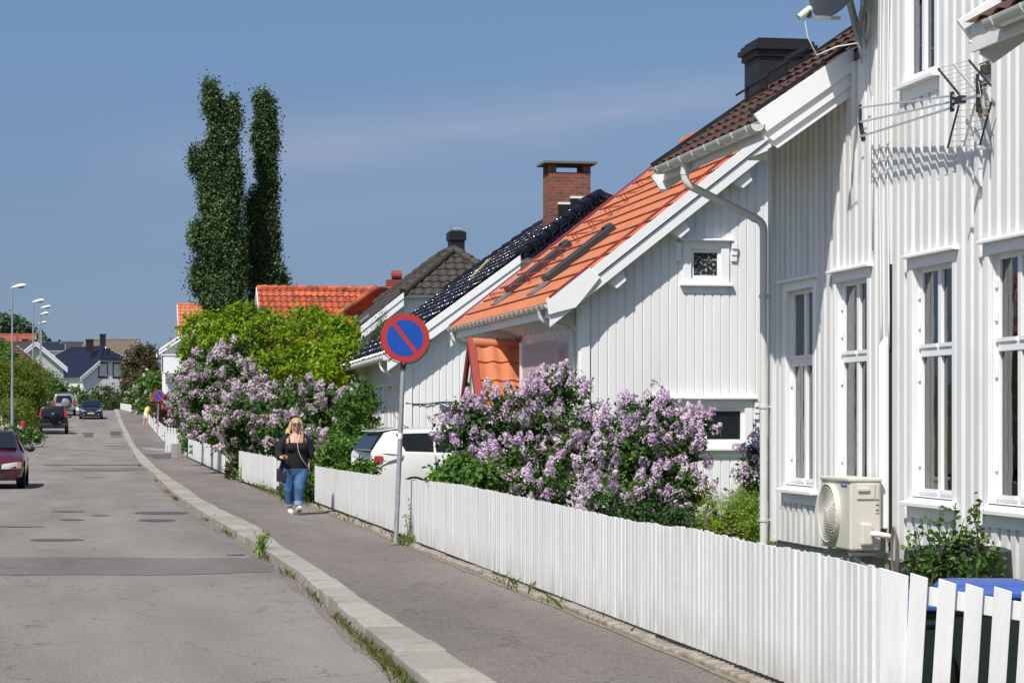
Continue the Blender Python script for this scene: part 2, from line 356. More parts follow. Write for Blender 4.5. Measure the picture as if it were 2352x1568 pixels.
def splitparts(o, newname=None):
    me = o.data; n = len(me.vertices); par = list(range(n))
    def f(a):
        while par[a] != a: par[a] = par[par[a]]; a = par[a]
        return a
    for e in me.edges:
        a, b = f(e.vertices[0]), f(e.vertices[1])
        if a != b: par[a] = b
    isl = {}
    for p in me.polygons: isl.setdefault(f(p.vertices[0]), []).append(p)
    if len(isl) < 2: return
    sm = len(me.polygons) and me.polygons[0].use_smooth
    for k, ps in isl.items():
        ids = sorted({v for p in ps for v in p.vertices}); mp_ = {v: i for i, v in enumerate(ids)}
        m2 = bpy.data.meshes.new(newname or o.name.split('.')[0]); m2.from_pydata([me.vertices[v].co.copy() for v in ids], [], [[mp_[v] for v in p.vertices] for p in ps]); m2.materials.append(me.materials[0])
        if sm: m2.shade_smooth()
        c = bpy.data.objects.new(newname or o.name.split('.')[0], m2); C.objects.link(c); c.parent = o.parent; c.location = o.location
        for md in o.modifiers:
            q = c.modifiers.new(md.name, md.type)
            for at in ('width', 'segments', 'limit_method', 'angle_limit'):
                if hasattr(md, at): setattr(q, at, getattr(md, at))
    bpy.data.objects.remove(o)
def shrub(name, label, cat, base, lobes, mat, nclump=120, per=60, cr=.16, leaf=.06, seed=1, flowers=None, stems=True, group=None, asp=.6, inner=.4, up=.35):
    t = thing(name, label, cat, base, group); rs = np.random.RandomState(seed + 99)
    P, N, CCn, CNn = crown(lobes, nclump, per, cr, seed, inner, zmin=base[2] + .05)
    keep = P[:, 2] > base[2] + .02; P = P[keep]; N = N[keep]
    rawmesh('foliage', leafverts(P, leaf, rs, asp, up, N * .5), 4, mat, t)
    if flowers:
        fm, nfl, fsz, flen = flowers[:4]; bias = flowers[4] if len(flowers) > 4 else .35
        sc = CNn[:, 2] * .5 - CNn[:, 1] * 1.0 - CNn[:, 0] * .45 + rs.random(len(CCn)) * bias * 4
        nn = np.linalg.norm((CCn[:, None] - np.array([l[0] for l in lobes])[None]) / np.array([l[1] for l in lobes])[None], axis=2).min(1)
        sc[nn < .75] -= 5
        idx = np.argsort(-sc)[:nfl]; V = []
        for i in idx:
            for rep in range(rs.randint(1, 3)):
                ax = CNn[i] * .8 + np.array([0, 0, .7]) + rs.normal(size=3) * .35; ax /= np.linalg.norm(ax)
                L_ = flen * (.55 + .8 * rs.random()); c0 = CCn[i] + CNn[i] * .07 + rs.normal(size=3) * flen * .4
                m = int(84 * (L_ / flen)); h = rs.random(m); rad = .46 * flen * (1 - h ** 1.6 * .8) * (.8 + .35 * rs.random(m))
                th = rs.normal(size=(m, 3)); th -= ax * (th @ ax)[:, None]; th /= np.linalg.norm(th, axis=1)[:, None]
                q = c0 + ax * (h * L_)[:, None] + th * rad[:, None]
                V.append(leafverts(q, fsz, rs, 1.0, 0, th * 1.6 + ax * .5))
        rawmesh('flowers', np.concatenate(V), 4, fm, t)
    if stems:
        mb = MB(); r2 = random.Random(seed)
        b = Vector(base)
        for l in lobes:
            for k in range(3):
                tip = Vector(l[0]) + Vector((r2.uniform(-.5, .5) * l[1][0], r2.uniform(-.5, .5) * l[1][1], r2.uniform(-.3, .6) * l[1][2]))
                mid = b.lerp(tip, .5) + Vector((r2.uniform(-.15, .15), r2.uniform(-.1, .1), r2.uniform(-.05, .2)))
                st = b + Vector(((tip.x - b.x) * .25, (tip.y - b.y) * .25, 0))
                mb.tube([st, mid, tip], [.035, .022, .008], 6)
        mb.build('branches', bark, t, smooth=60)
    return t
# ------------------------------------------------------------------ ground, road, pavement, kerb
def sheet(name, mat, xl, xr, ys, dz, kind='structure', nx=1, wob=0):
    mb = MB(); rr = []
    for y in ys:
        a = xl(y); b = xr(y); rr.append([(a + (b - a) * i / nx, y, gz(y) + dz) for i in range(nx + 1)])
    mb.rings(rr, closed=False); o = mb.build(name, mat, None, base=(0, 0, 0)); o['kind'] = kind; return o
YS = [-20, 0, 5, 10, 15, 20, 30, 40, 50, 60, 70, 80, 90, 100, 110, 120, 130, 140, 150, 160, 170, 180, 188, 195, 200, 205, 210, 215]
soil = M("soil_and_lawn", (.075, .10, .03), rough=.95, var=.35, vs=1.5, col2=(.14, .11, .06), c2s=.8, c2t=(.5, .7), bump=.5, bs=12)
gmb = MB(); xs = [-1500, -300, -60, -30, -15, -8, -4, 0, 4, 8, 15, 30, 60, 300, 1500]
yy = [-60] + [y for y in range(0, 240, 10)] + [240, 300, 400, 700, 1500, 3000]
def gland(x, y):
    return gz(y) - .03
gmb.rings([[(x, y, gland(x, y)) for x in xs] for y in yy], closed=False)
g_ = gmb.build('ground', soil, None, base=(0, 0, 0)); g_['kind'] = 'structure'
asph = asphalt("road_asphalt", (.205, .188, .168)); asph2 = asphalt("pavement_asphalt", (.170, .150, .133), grain=260)
# kerb line measured along the street: outer (road side) edge and inner edge
KL = [(onG(px, py, .11)) for px, py in [(1100, 1660), (993, 1568), (859, 1456), (682, 1306), (591, 1247), (486, 1185), (424, 1148), (383, 1116), (350, 1082), (322, 1061), (301, 1027), (291, 1012), (281, 986), (268, 958)]]
KR = [(onG(px, py, .11)) for px, py in [(1280, 1660), (1144, 1568), (951, 1448), (795, 1349), (666, 1266), (591, 1206), (516, 1172), (468, 1148), (431, 1121), (388, 1093), (363, 1075), (314, 1027), (297, 997), (278, 958)]]
def kint(K, y): return float(np.interp(y, [p.y for p in K], [p.x for p in K]))
def kl(y): return kint(KL, y)
def kr(y): return max(kint(KR, y), kl(y) + .26)
sheet('road', asph, lambda y: -3.9, lambda y: kl(y) + .02, YS + [225], .0, nx=6)
sheet('cross_road', asph, lambda y: -60, lambda y: 60, [214, 218, 222], -.004)
sheet('pavement', asph2, lambda y: kr(y) - .03, lambda y: 4.02, YS, .095, nx=3)
# granite kerb stones
kb = MB(); y = -8.0; rk = random.Random(3)
while y < 206:
    L_ = rk.uniform(.75, 1.25) * (1 if y < 70 else 1.6); y1 = y + L_ - .012
    jl = rk.uniform(-.012, .012); jz = rk.uniform(-.008, .008); jr = rk.uniform(-.012, .012)
    P = []
    for z in (-.12, .108 + jz):
        P += [(kl(y) + jl, y, gz(y) + z), (kr(y) + jr, y, gz(y) + z), (kr(y1) + jr + rk.uniform(-.006, .006), y1, gz(y1) + z), (kl(y1) + jl + rk.uniform(-.008, .008), y1, gz(y1) + z)]
    kb.hexa(P); y += L_
k_ = kb.build('kerb', granite, None, bevel=.012, base=(0, 0, 0)); k_['kind'] = 'structure'
# dark repair patches, thin ovals and seams in the road surface (thin sheets)
patchm = asphalt("dark_asphalt", (.088, .082, .082)); patch2 = asphalt("old_patch_asphalt", (.148, .134, .124)); darkseam = asphalt("seam_tar", (.05, .048, .05))
def patch(pts, mat, dz=.004, sub=5, jit=.0):
    Q = [onG(px, py, dz) for px, py in pts]; W = []; n = len(Q); r_ = random.Random(int(pts[0][0]))
    for i in range(n):
        for k in range(sub):
            q = Q[i].lerp(Q[(i + 1) % n], k / sub)
            if k: q = q + Vector((r_.uniform(-1, 1) * jit, r_.uniform(-1, 1) * jit * 3, 0))
            q.z = gz(q.y) + dz; W.append(q)
    mb = MB(); mb.poly(W); o = mb.build('road', mat, None, base=(0, 0, 0)); o['kind'] = 'structure'
patch([(-160, 1278), (250, 1280), (610, 1281), (640, 1312), (400, 1319), (100, 1320), (-200, 1320)], patch2, jit=.03)
def lens(px, py, w, h, mat=patchm):  # thin dark oval laid flat over the asphalt
    patch([(px + w * .5 * math.cos(t), py + h * .5 * math.sin(t) * (1 if math.sin(t) > 0 else .7)) for t in [2 * math.pi * k / 12 for k in range(12)]], mat, dz=.0045, sub=3, jit=.03)
for a in [(157, 1174, 78, 3.2), (165, 1193, 56, 5), (370, 1177, 130, 8), (360, 1194, 90, 7), (132, 1239, 124, 7), (45, 1209, 115, 2.6), (230, 1183, 44, 3), (540, 1273, 40, 2)]: lens(*a)
for pts in [[(187, 993), (214, 993), (216, 1006), (196, 1006)], [(253, 990), (277, 990), (280, 1000), (254, 1000)], [(254, 1002), (280, 1002), (282, 1009), (255, 1009)]]: patch(pts, patchm, jit=.02)
for a, b, y0, w in [(100, 332, 1066, 3.2), (165, 360, 1073, 9), (169, 222, 1033, 1.6), (196, 240, 1095, 1.6), (100, 300, 1080, 1.5), (240, 300, 1023, 1.6), (245, 335, 1029, 1.5)]:
    patch([(a, y0), ((a + b) / 2, y0 + .6), (b, y0), (b, y0 + w * .7), ((a + b) / 2, y0 + w), (a, y0 + w * .6)], patch2 if w > 5 else patchm, jit=.01)
# seams and lighter strips across the pavement
for pts, m_ in [([(322, 1027), (375, 1030), (383, 1036), (335, 1032)], concrete), ([(330, 1043), (400, 1040), (424, 1050), (360, 1054)], patchm)]:
    Q = [onG(px, py, .099) for px, py in pts]; mb = MB(); mb.poly([Vector((q.x, q.y, gz(q.y) + .1)) for q in Q]); o = mb.build('pavement', m_, None, base=(0, 0, 0)); o['kind'] = 'structure'
# narrow concrete edging at the foot of the fences
eb = MB(); y = 8.0
while y < 49:
    if not (41.6 < y < 47.5):
        w = rk.uniform(-.012, .012); eb.box2((3.84 + w, y, gz(y) - .1), (4.06, y + .98, gz(y) + .128 + rk.uniform(-.01, .012)))
    y += 1.0
e_ = eb.build('kerb', concrete, None, bevel=.015, base=(0, 0, 0)); e_['kind'] = 'structure'
sandm = M("sand_and_dirt", (.20, .16, .115), rough=.95, var=.35, vs=9, bump=.5, bs=60)
sheet('ground', sandm, lambda y: 3.79 + .012 * math.sin(y * 3.1), lambda y: 3.95, [6 + .5 * i for i in range(70)], .1)
sheet('road', M("gutter_grit", (.17, .145, .12), rough=.95, var=.4, vs=14, bump=.6, bs=90), lambda y: kl(y) - .10 - .03 * (1 + math.sin(y * 1.7) * math.sin(y * .6 + 1)), lambda y: kl(y) + .01, [4 + .4 * i for i in range(140)], .0035)

# ------------------------------------------------------------------ boarded walls
def panel_wall(mb, fr, u0, u1, zb, zt, holes=(), pitch=.2, bw=.11, dep=.025, jit=0, rnd=None):
    """boards and battens with real depth; zb, zt are numbers or functions of u; holes = (ua, ub, za, zb)"""
    O, U, N = fr; Z = Vector((0, 0, 1)); fb = zb if callable(zb) else (lambda u: zb); ft = zt if callable(zt) else (lambda u: zt)
    P = lambda u, n, z: O + U * u + N * n + Z * z
    edges = []; u = u0
    while u < u1 - 1e-6:
        wj = bw * (1 + (rnd.uniform(-.09, .09) if rnd else 0)); gj = (pitch - bw) * (1 + (rnd.uniform(-.15, .15) if rnd else 0))
        a = min(u + gj, u1); edges.append((u, a, 0)); b = min(a + wj, u1)
        if b > a: edges.append((a, b, dep * (1 + (rnd.uniform(-.15, .15) if rnd else 0))))
        u = b
    def spans(a, b):
        m = (a + b) / 2; s = [(None, None)]
        lo = [(fb, ft)]
        hs = sorted([(h[2], h[3]) for h in holes if h[0] < m < h[1]])
        res = []; cur = fb
        for h in hs:
            res.append((cur, (lambda u, v=h[0]: v))); cur = (lambda u, v=h[1]: v)
        res.append((cur, ft)); return res
    for a, b, d in edges:
        cuts = sorted(set([a, b] + [h[i] for h in holes for i in (0, 1) if a < h[i] < b])); j = rnd.uniform(-jit, jit) if (rnd and jit) else 0
        for c, e in zip(cuts[:-1], cuts[1:]):
            for lo, hi in spans(c, e):
                tj = j if hi is ft else 0
                if hi(c) + tj <= lo(c) + .001 and hi(e) + tj <= lo(e) + .001: continue
                mb.add([P(c, d, lo(c)), P(e, d, lo(e)), P(e, d, max(hi(e) + tj, lo(e))), P(c, d, max(hi(c) + tj, lo(c)))], [(0, 1, 2, 3)])
                if d:
                    if c == a: mb.add([P(c, 0, lo(c)), P(c, d, lo(c)), P(c, d, hi(c) + tj), P(c, 0, hi(c) + tj)], [(0, 1, 2, 3)])
                    if e == b: mb.add([P(e, d, lo(e)), P(e, 0, lo(e)), P(e, 0, hi(e) + tj), P(e, d, hi(e) + tj)], [(0, 1, 2, 3)])
                    if hi is ft: mb.add([P(c, 0, hi(c) + tj), P(c, d, hi(c) + tj), P(e, d, hi(e) + tj), P(e, 0, hi(e) + tj)], [(0, 1, 2, 3)])

def window(parent, fr, u0, u1, z0, z1, case=.1, head=.09, sill=.09, ncol=2, rows=None, frame=.045, pane=None, fm=None, cm=None, wm=None, depth=.06, over=.1, backing=None, name='window', rec=.0):
    """casing round the opening, sash frame, panes, head and sill caps; (u0,u1,z0,z1) = casing outer edge"""
    cm = cm or whitetrim; fm = fm or whitetrim; pane = pane or darkpane
    mb = MB(); a, b, c, d = u0 + case, u1 - case, z0 + case * .6, z1 - case
    # sash frame
    mb.fbox(fr, a, b, -depth, -.008 - rec, c, c + frame); mb.fbox(fr, a, b, -depth, -.008 - rec, d - frame, d)
    mb.fbox(fr, a, a + frame, -depth, -.008 - rec, c + frame, d - frame); mb.fbox(fr, b - frame, b, -depth, -.008 - rec, c + frame, d - frame)
    for k in range(1, ncol):
        x = a + (b - a) * k / ncol; mb.fbox(fr, x - frame * .9, x + frame * .9, -depth + .002, -.004 - rec, c + frame, d - frame)
    for r_ in (rows or []): 
        zz = c + (d - c) * r_; mb.fbox(fr, a + frame, b - frame, -depth + .004, .002 - rec, zz - frame, zz + frame)
    w = mb.build(name, fm, parent, bevel=.004)
    if rec:
        mb = MB(); mb.fbox(fr, a - .012, a + .001, -depth, -.019, c, d); mb.fbox(fr, b - .001, b + .012, -depth, -.019, c, d); mb.fbox(fr, a, b, -depth, -.019, d - .001, d + .012); mb.fbox(fr, a, b, -depth, .031, c - .012, c + .001); mb.build('jamb', fm, w)
    mb = MB(); mb.fbox(fr, a + .002, b - .002, -.6 * (depth - rec) - rec - .001, -.6 * (depth - rec) - rec, c + .002, d - .002); mb.build('pane', pane, w)
    if case > .01:
        mb = MB(); mb.fbox(fr, u0, a, -.02, .034, z0, z1); mb.fbox(fr, b, u1, -.02, .034, z0, z1); mb.fbox(fr, a, b, -.02, .031, d, z1); mb.fbox(fr, a, b, -.02, .031, z0, c)
        mb.build('casing', cm, w, bevel=.004)
    O, U, N = fr; Z = Vector((0, 0, 1)); P = lambda u, n, z: O + U * u + N * n + Z * z
    if head:
        mb = MB(); e = .06
        mb.hexa([P(u0 - e, 0, z1), P(u1 + e, 0, z1), P(u1 + e, head, z1 + .002), P(u0 - e, head, z1 + .002), P(u0 - e, 0, z1 + .05), P(u1 + e, 0, z1 + .05), P(u1 + e, head, z1 + .026), P(u0 - e, head, z1 + .026)])
        mb.build('head_board', cm, w, bevel=.003)
    if sill:
        mb = MB(); e = .05
        mb.hexa([P(u0 - e, 0, z0 - .03), P(u1 + e, 0, z0 - .03), P(u1 + e, sill, z0 - .035), P(u0 - e, sill, z0 - .035), P(u0 - e, 0, z0 + .018), P(u1 + e, 0, z0 + .018), P(u1 + e, sill, z0 - .002), P(u0 - e, sill, z0 - .002)])
        mb.fbox(fr, u0 + .01, u1 - .01, -.02, .03, z0 - .14, z0 - .031)
        mb.build('sill', cm, w, bevel=.003)
    if backing:
        mb = MB(); mb.fbox(fr, a - .1, b + .1, -.42, -.40, c - .1, d + .1); mb.fbox(fr, a - .12, a - .1, -.42, -depth, c - .1, d + .1); mb.fbox(fr, b + .1, b + .12, -.42, -depth, c - .1, d + .1); mb.fbox(fr, a - .1, b + .1, -.42, -depth, d + .1, d + .12); mb.fbox(fr, a - .1, b + .1, -.42, -depth, c - .12, c - .1)
        mb.build('room', backing, w)
    return w

# ------------------------------------------------------------------ tiled roof planes with real tile relief
def tiles(T0, U, V, poly, tw=.30, th=.34, amp=.028, step=.03, seg=6, kind='s', T=None, ex=1.2, gaps=None):
    """mesh verts/faces of a tiled plane: T0 origin, U along eave, V up the slope, poly convex in (u,v)"""
    U = Vector(U).normalized(); V = Vector(V).normalized(); Nn = U.cross(V)
    if Nn.z < 0: Nn = -Nn
    us = [p[0] for p in poly]; vs = [p[1] for p in poly]; u0, u1, v0, v1 = min(us), max(us), min(vs), max(vs)
    nu = int(math.ceil((u1 - u0) / tw)) * seg; cols = [u0 + tw * i / seg for i in range(nu + 1)]
    def prof(i):
        t = (i % seg) / seg
        if kind == 's': return amp * (.5 + .5 * math.cos(2 * math.pi * t)) ** (ex)
        if kind == 'flat': return amp * (0 if 0 < i % seg < seg - 0 else 1)
        return 0
    rows = []; k = 0
    while v0 + k * th < v1:
        rows.append((v0 + k * th, step)); rows.append((v0 + (k + 1) * th - .0015, 0.0)); k += 1
    bm = bmesh.new(); grid = []
    r_ = random.Random(5)
    for v, h in rows:
        grid.append([bm.verts.new((cols[i], v, prof(i) + h)) for i in range(nu + 1)])
    for a, b in zip(grid[:-1], grid[1:]):
        for i in range(nu): bm.faces.new((a[i], a[i + 1], b[i + 1], b[i]))
    n = len(poly); cx = sum(us) / n; cy = sum(vs) / n
    for i in range(n):
        a = Vector((poly[i][0], poly[i][1], 0)); b = Vector((poly[(i + 1) % n][0], poly[(i + 1) % n][1], 0)); e = (b - a)
        if e.length < 1e-6: continue
        no = Vector((e.y, -e.x, 0)).normalized()
        if no.dot(Vector((cx, cy, 0)) - a) > 0: no = -no
        bmesh.ops.bisect_plane(bm, geom=bm.verts[:] + bm.edges[:] + bm.faces[:], plane_co=a, plane_no=no, clear_outer=True)
    T0 = Vector(T0); vv = []; idx = {}
    for i, v in enumerate(bm.verts): idx[v] = i; vv.append(T0 + U * v.co.x + V * v.co.y + Nn * v.co.z)
    ff = [tuple(idx[v] for v in f.verts) for f in bm.faces]; bm.free()
    if gaps is not None:
        vmax = lambda u: max(vs); k = 0
        while v0 + k * th < v1 - .05:
            v = v0 + k * th - .006; i = 0
            while u0 + i * tw < u1:
                uc = u0 + i * tw; hh = amp + step * .9
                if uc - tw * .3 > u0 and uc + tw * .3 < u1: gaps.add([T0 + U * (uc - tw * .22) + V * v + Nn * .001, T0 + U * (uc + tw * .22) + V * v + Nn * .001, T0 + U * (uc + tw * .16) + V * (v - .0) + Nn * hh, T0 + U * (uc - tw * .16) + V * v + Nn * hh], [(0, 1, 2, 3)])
                i += 1
            k += 1
    return vv, ff
def caps(mb, a, b, r=.11, pitch=.36, up=(0, 0, 1), n=8):
    a = Vector(a); b = Vector(b); L_ = (b - a).length; d = (b - a) / L_; k = max(1, int(L_ / pitch)); p = L_ / k
    for i in range(k):
        s = a + d * (p * i - .02); e = a + d * (p * (i + 1)); s.z += .012
        mb.tube([s, s + d * .05, e], [r * 1.02, r * 1.06, r * .86], n, cap=True)
def gutter(parent, a, b, r=.065, brackets=.6, hook=True, T=None, outw=Vector((-1, 0, 0)), mat=None):
    a = Vector(a); b = Vector(b); d = (b - a).normalized(); mb = MB(T); Z = Vector((0, 0, 1)); rr = []
    for p in (a, b):
        o = [p + outw * (math.cos(t) * r) - Z * (math.sin(t) * r) for t in [math.pi * k / 10 for k in range(11)]]
        i_ = [p + outw * (math.cos(t) * r * .9) - Z * (math.sin(t) * r * .9) for t in [math.pi * k / 10 for k in range(10, -1, -1)]]
        rr.append(o + i_)
    mb.rings(rr, cap=True); L_ = (b - a).length; k = int(L_ / brackets)
    for e_ in (a, b): mb.prism([e_ + outw * (math.cos(t) * r) - Z * (math.sin(t) * r) for t in [math.pi * k / 8 for k in range(9)]], d * .01)
    for i in range(k + 1):
        p = a + d * (L_ * (i + .3) / (k + .6)); pts = [p + outw * (math.cos(t) * (r + .006)) - Z * (math.sin(t) * (r + .006)) for t in [math.pi * q / 8 for q in range(9)]]
        if hook: pts += [p - outw * (r + .05) + Z * .06, p - outw * (r + .14) + Z * .15]
        for q0, q1 in zip(pts[:-1], pts[1:]): mb.bar(q0, q1, .008, .022, up=d)
    return mb.build('gutter', mat or gutterm, parent, smooth=40)
def downpipe(parent, pts, r=.042, clamps=(), T=None, mat=None):
    P = [Vector(p) for p in pts]; Q = [P[0]]
    for i in range(1, len(P) - 1):
        a = (P[i - 1] - P[i]).normalized(); b = (P[i + 1] - P[i]).normalized(); e = .09
        for t in (0, .25, .5, .75, 1):
            Q.append((P[i] + a * e) * (1 - t) ** 2 + P[i] * (2 * t * (1 - t)) + (P[i] + b * e) * t ** 2)
    Q.append(P[-1]); mb = MB(T); mb.tube(Q, r, 12)
    for i in range(1, len(P) - 1):
        a = (P[i - 1] - P[i]).normalized(); mb.tube([P[i] + a * .09, P[i] + a * .13], r * 1.12, 12)
    for z in clamps:
        q = P[-1].copy(); q.z = z; mb.tube([q - Vector((0, 0, .015)), q + Vector((0, 0, .015))], r * 1.22, 12); mb.box(q + Vector((.05, 0, 0)), (.08, .02, .02))
    return mb.build('downpipe', mat or gutterm, parent, smooth=45)

def gable_house(name, label, cat, origin, ang, W, L, zb, ze, zr, ov=.35, eo=.55, hip=None, wallm=None, roofm=None, tilekw=None, boards=None, trim=None, chim=None, front_holes=(), side_holes=(), base_z=None, capr=.11, barge=.2, group=None, hd=None, bargem=None, plain_back=True, smooth_roof=35):
    """house with its ridge along local +y; local x=0 is the left (street) wall, x=W the right wall. ze = height where roof plane meets x=0 wall"""
    T = Matrix.Translation(Vector((origin[0], origin[1], 0))) @ Matrix.Rotation(ang, 4, 'Z')
    t = thing(name, label, cat, (T @ Vector((0, 0, zb))), group); wallm = wallm or white; roofm = roofm or darktile; trim = trim or whitetrim
    sl = (zr - ze) / (W / 2.0); cs = math.hypot(1, sl); vx = Vector((1 / cs, 0, sl / cs))
    def rz(x): return ze + sl * (x if x < W / 2 else W - x)
    hipz = hip if hip else zr; hipx = (hipz - ze) / sl
    hd_ = (hd if hd is not None else (zr - hipz) * 1.25) if hip else 0
    def ft(u): return min(rz(u), hipz) - .05
    wall = MB(); O = T @ Vector((0, 0, 0)); U = (T.to_3x3() @ Vector((1, 0, 0))); N = (T.to_3x3() @ Vector((0, -1, 0)))
    Us = (T.to_3x3() @ Vector((0, 1, 0))); Ns = (T.to_3x3() @ Vector((-1, 0, 0)))
    bp = boards or dict(pitch=.2, bw=.1, dep=.0)
    if boards:
        panel_wall(wall, (O, U, N), 0, W, zb, ft, front_holes, **boards)
        panel_wall(wall, (O, Us, Ns), 0, L, zb, ze - .02, side_holes, **boards)
    else:
        panel_wall(wall, (O, U, N), 0, W, zb, ft, front_holes, pitch=.6, bw=.05, dep=.012)
        panel_wall(wall, (O, Us, Ns), 0, L, zb, ze - .02, side_holes, pitch=.6, bw=.05, dep=.012)
    lo = MB(T); lo.poly([(W, 0, zb), (W, L, zb), (W, L, rz(W) - .05), (W, 0, rz(W) - .05)]); lo.poly([(W, L, zb), (0, L, zb), (0, L, ze - .05), (hipx, L, hipz - .05), (W - hipx, L, hipz - .05), (W, L, ze - .05)])
    wall.v += []; off = len(wall.v); wall.v += lo.v; wall.f += [tuple(off + i for i in f) for f in lo.f]
    wall.build('wall', wallm, t)
    # roof
    y0, y1 = -ov, L + ov; se = -eo * cs; sr = (W / 2) * cs; sh = hipx * cs
    if hip: pol = [(y0, se), (y1, se), (y1, sh), (y1 - hd_, sr), (y0 + hd_, sr), (y0, sh)]
    else: pol = [(y0, se), (y1, se), (y1, sr), (y0, sr)]
    kw = dict(tw=.3, th=.36, amp=.03, step=.03, seg=6); kw.update(tilekw or {})
    rm = MB(); T3 = T.to_3x3()
    gp = MB() if kw.pop('gap', False) else None
    A0 = T @ Vector((0, 0, ze)); vv, ff = tiles(A0, T3 @ Vector((0, 1, 0)), T3 @ vx, pol, gaps=gp, **kw); rm.add(vv, ff)
    B0 = T @ Vector((W, 0, ze)); vv, ff = tiles(B0, T3 @ Vector((0, 1, 0)), T3 @ Vector((-vx.x, 0, vx.z)), pol, **dict(kw, seg=2)); rm.add(vv, ff)
    apex = [(W / 2, y0 + hd_, zr), (W / 2, y1 - hd_, zr)]
    if hip:
        for yy_, ap, sg in ((y0, apex[0], 1), (y1, apex[1], -1)):
            hw = W / 2 - hipx; sv = math.hypot(hd_, zr - hipz); v_ = Vector((0, sg * hd_, zr - hipz)).normalized()
            ext = .0
            vv, ff = tiles(T @ Vector((hipx, yy_, hipz)), T3 @ Vector((1, 0, 0)), T3 @ v_, [(-.05, -.08), (2 * hw + .05, -.08), (2 * hw, 0), (hw, sv), (0, 0)], **kw); rm.add(vv, ff)
    roof = rm.build('roof', roofm, t, smooth=smooth_roof)
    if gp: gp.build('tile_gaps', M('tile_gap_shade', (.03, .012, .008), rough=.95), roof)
    # slab below the tiles (white underside)
    sb = MB(T); th = .10
    for s_, xx in ((1, 0), (-1, W)):
        pp = [Vector((xx + s_ * v / cs, u, ze + v * vx.z)) - Vector((-s_ * vx.z, 0, vx.x)) * .012 for u, v in pol]
        sb.prism(pp, -Vector((-s_ * vx.z, 0, vx.x)) * th)
    if hip:
        for yy_, ap in ((y0, apex[0]), (y1, apex[1])):
            sb.prism([Vector((hipx, yy_, hipz - .02)), Vector((W - hipx, yy_, hipz - .02)), Vector(ap) - Vector((0, 0, .03))], (0, 0, -.1))
    sb.build('roof_underside', soffitm, roof, recalc=True)
    # ridge and hip caps
    cp = MB(T); caps(cp, (W / 2, y0 + hd_ - (.0 if hip else .02), zr + .02), (W / 2, y1 - hd_, zr + .02), capr)
    if hip:
        caps(cp, (hipx, y0, hipz + .03), (W / 2, y0 + hd_, zr + .03), capr); caps(cp, (W - hipx, y0, hipz + .03), (W / 2, y0 + hd_, zr + .03), capr); caps(cp, (hipx, y1, hipz + .03), (W / 2, y1 - hd_, zr + .03), capr)
    cp.build('ridge_caps', roofm, roof, smooth=50)
    # barge boards at the front and back verges
    if barge:
        for yy_, sg in ((y0, -1), (y1, 1)):
            for s_, xx in ((1, 0), (-1, W)):
                mb = MB(T); xe = -eo; xt = hipx if hip else W / 2
                def bd(d0, d1, yo, th_):
                    a = Vector((xx + s_ * xe, yy_, ze + sl * xe)); b = Vector((xx + s_ * xt, yy_, ze + sl * xt))
                    pl = [a + Vector((0, yo, d0)), b + Vector((0, yo, d0)), b + Vector((0, yo, d1)), a + Vector((0, yo, d1))]
                    mb.prism(pl, (0, sg * th_, 0))
                bd(.045, -barge * .72, 0, .03); bd(-barge * .72 + .03, -barge * 1.95, -sg * .026, .026)
                mb.build('barge_board', bargem or trim, t, bevel=.004)
    return t, T
V3 = Vector
# ================================================================== HOUSE A : nearest white house, street facade at X=7
hA = thing('white_house', 'nearest white boarded house with tall windows, a brown tiled roof and a wall gable', 'house', V3((7, 8, .1)))
FA = (V3((7.0, 0, 0)), V3((0, 1, 0)), V3((-1, 0, 0)))
YC = 23.27; YK = 20.34; YK2 = 15.9
wins = [(21.75, 22.83), (20.13, 21.21), (18.0, 19.11), (16.3, 17.38), (14.4, 15.5), (12.3, 13.4)]
WH, WS = 3.06, .96
upw = [(18.42, 19.27)]
holes = [(a + .09, b - .09, WS + .05, WH - .09) for a, b in wins] + [(a + .07, b - .07, 4.62, 6.0) for a, b in upw]
gab = lambda u: (8.7 - abs(u - (YK + YK2) / 2) * .85) if YK2 < u < YK else 5.0
wm_ = MB(); rw = random.Random(11)
panel_wall(wm_, FA, 8.0, YC, .42, gab, holes, pitch=.186, bw=.108, dep=.027, rnd=rw)
wm_.box2((7.0, YC - .02, .42), (14.6, YC, 4.6)); wm_.box2((7.02, 8, .42), (14.6, 8.02, 4.6)); wm_.box2((14.58, 8, .42), (14.6, YC, 4.6))
# corner boards
wm_.fbox(FA, YC - .11, YC + .03, -.02, .05, .4, 4.5); wm_.box2((6.96, YC, .4), (7.12, YC + .035, 4.5))
wm_.fbox(FA, YK - .1, YK + .005, .0, .045, 4.3, 6.7); wm_.box2((6.955, YK + .005, 4.3), (7.9, YK + .03, 6.6)); wm_.box2((6.955, YK2 - .03, 4.3), (7.9, YK2, 6.6))
wallA = wm_.build('wall', whiteA, hA)
mb = MB(); mb.box2((7.03, 8, -.1), (14.5, YC - .05, .42)); mb.build('foundation', M("grey_plaster", (.34, .33, .31), rough=.9, var=.15, bump=.3), hA)
mb = MB(); mb.fbox(FA, 19.62, 19.632, .0, .0295, .5, 3.05); mb.build('board_gap', rubber, wallA)
roomm = M("dark_room", (.26, .27, .25), rough=.9); curtm = M("curtain_cloth", (.55, .70, .58), rough=.9, trans=.5)
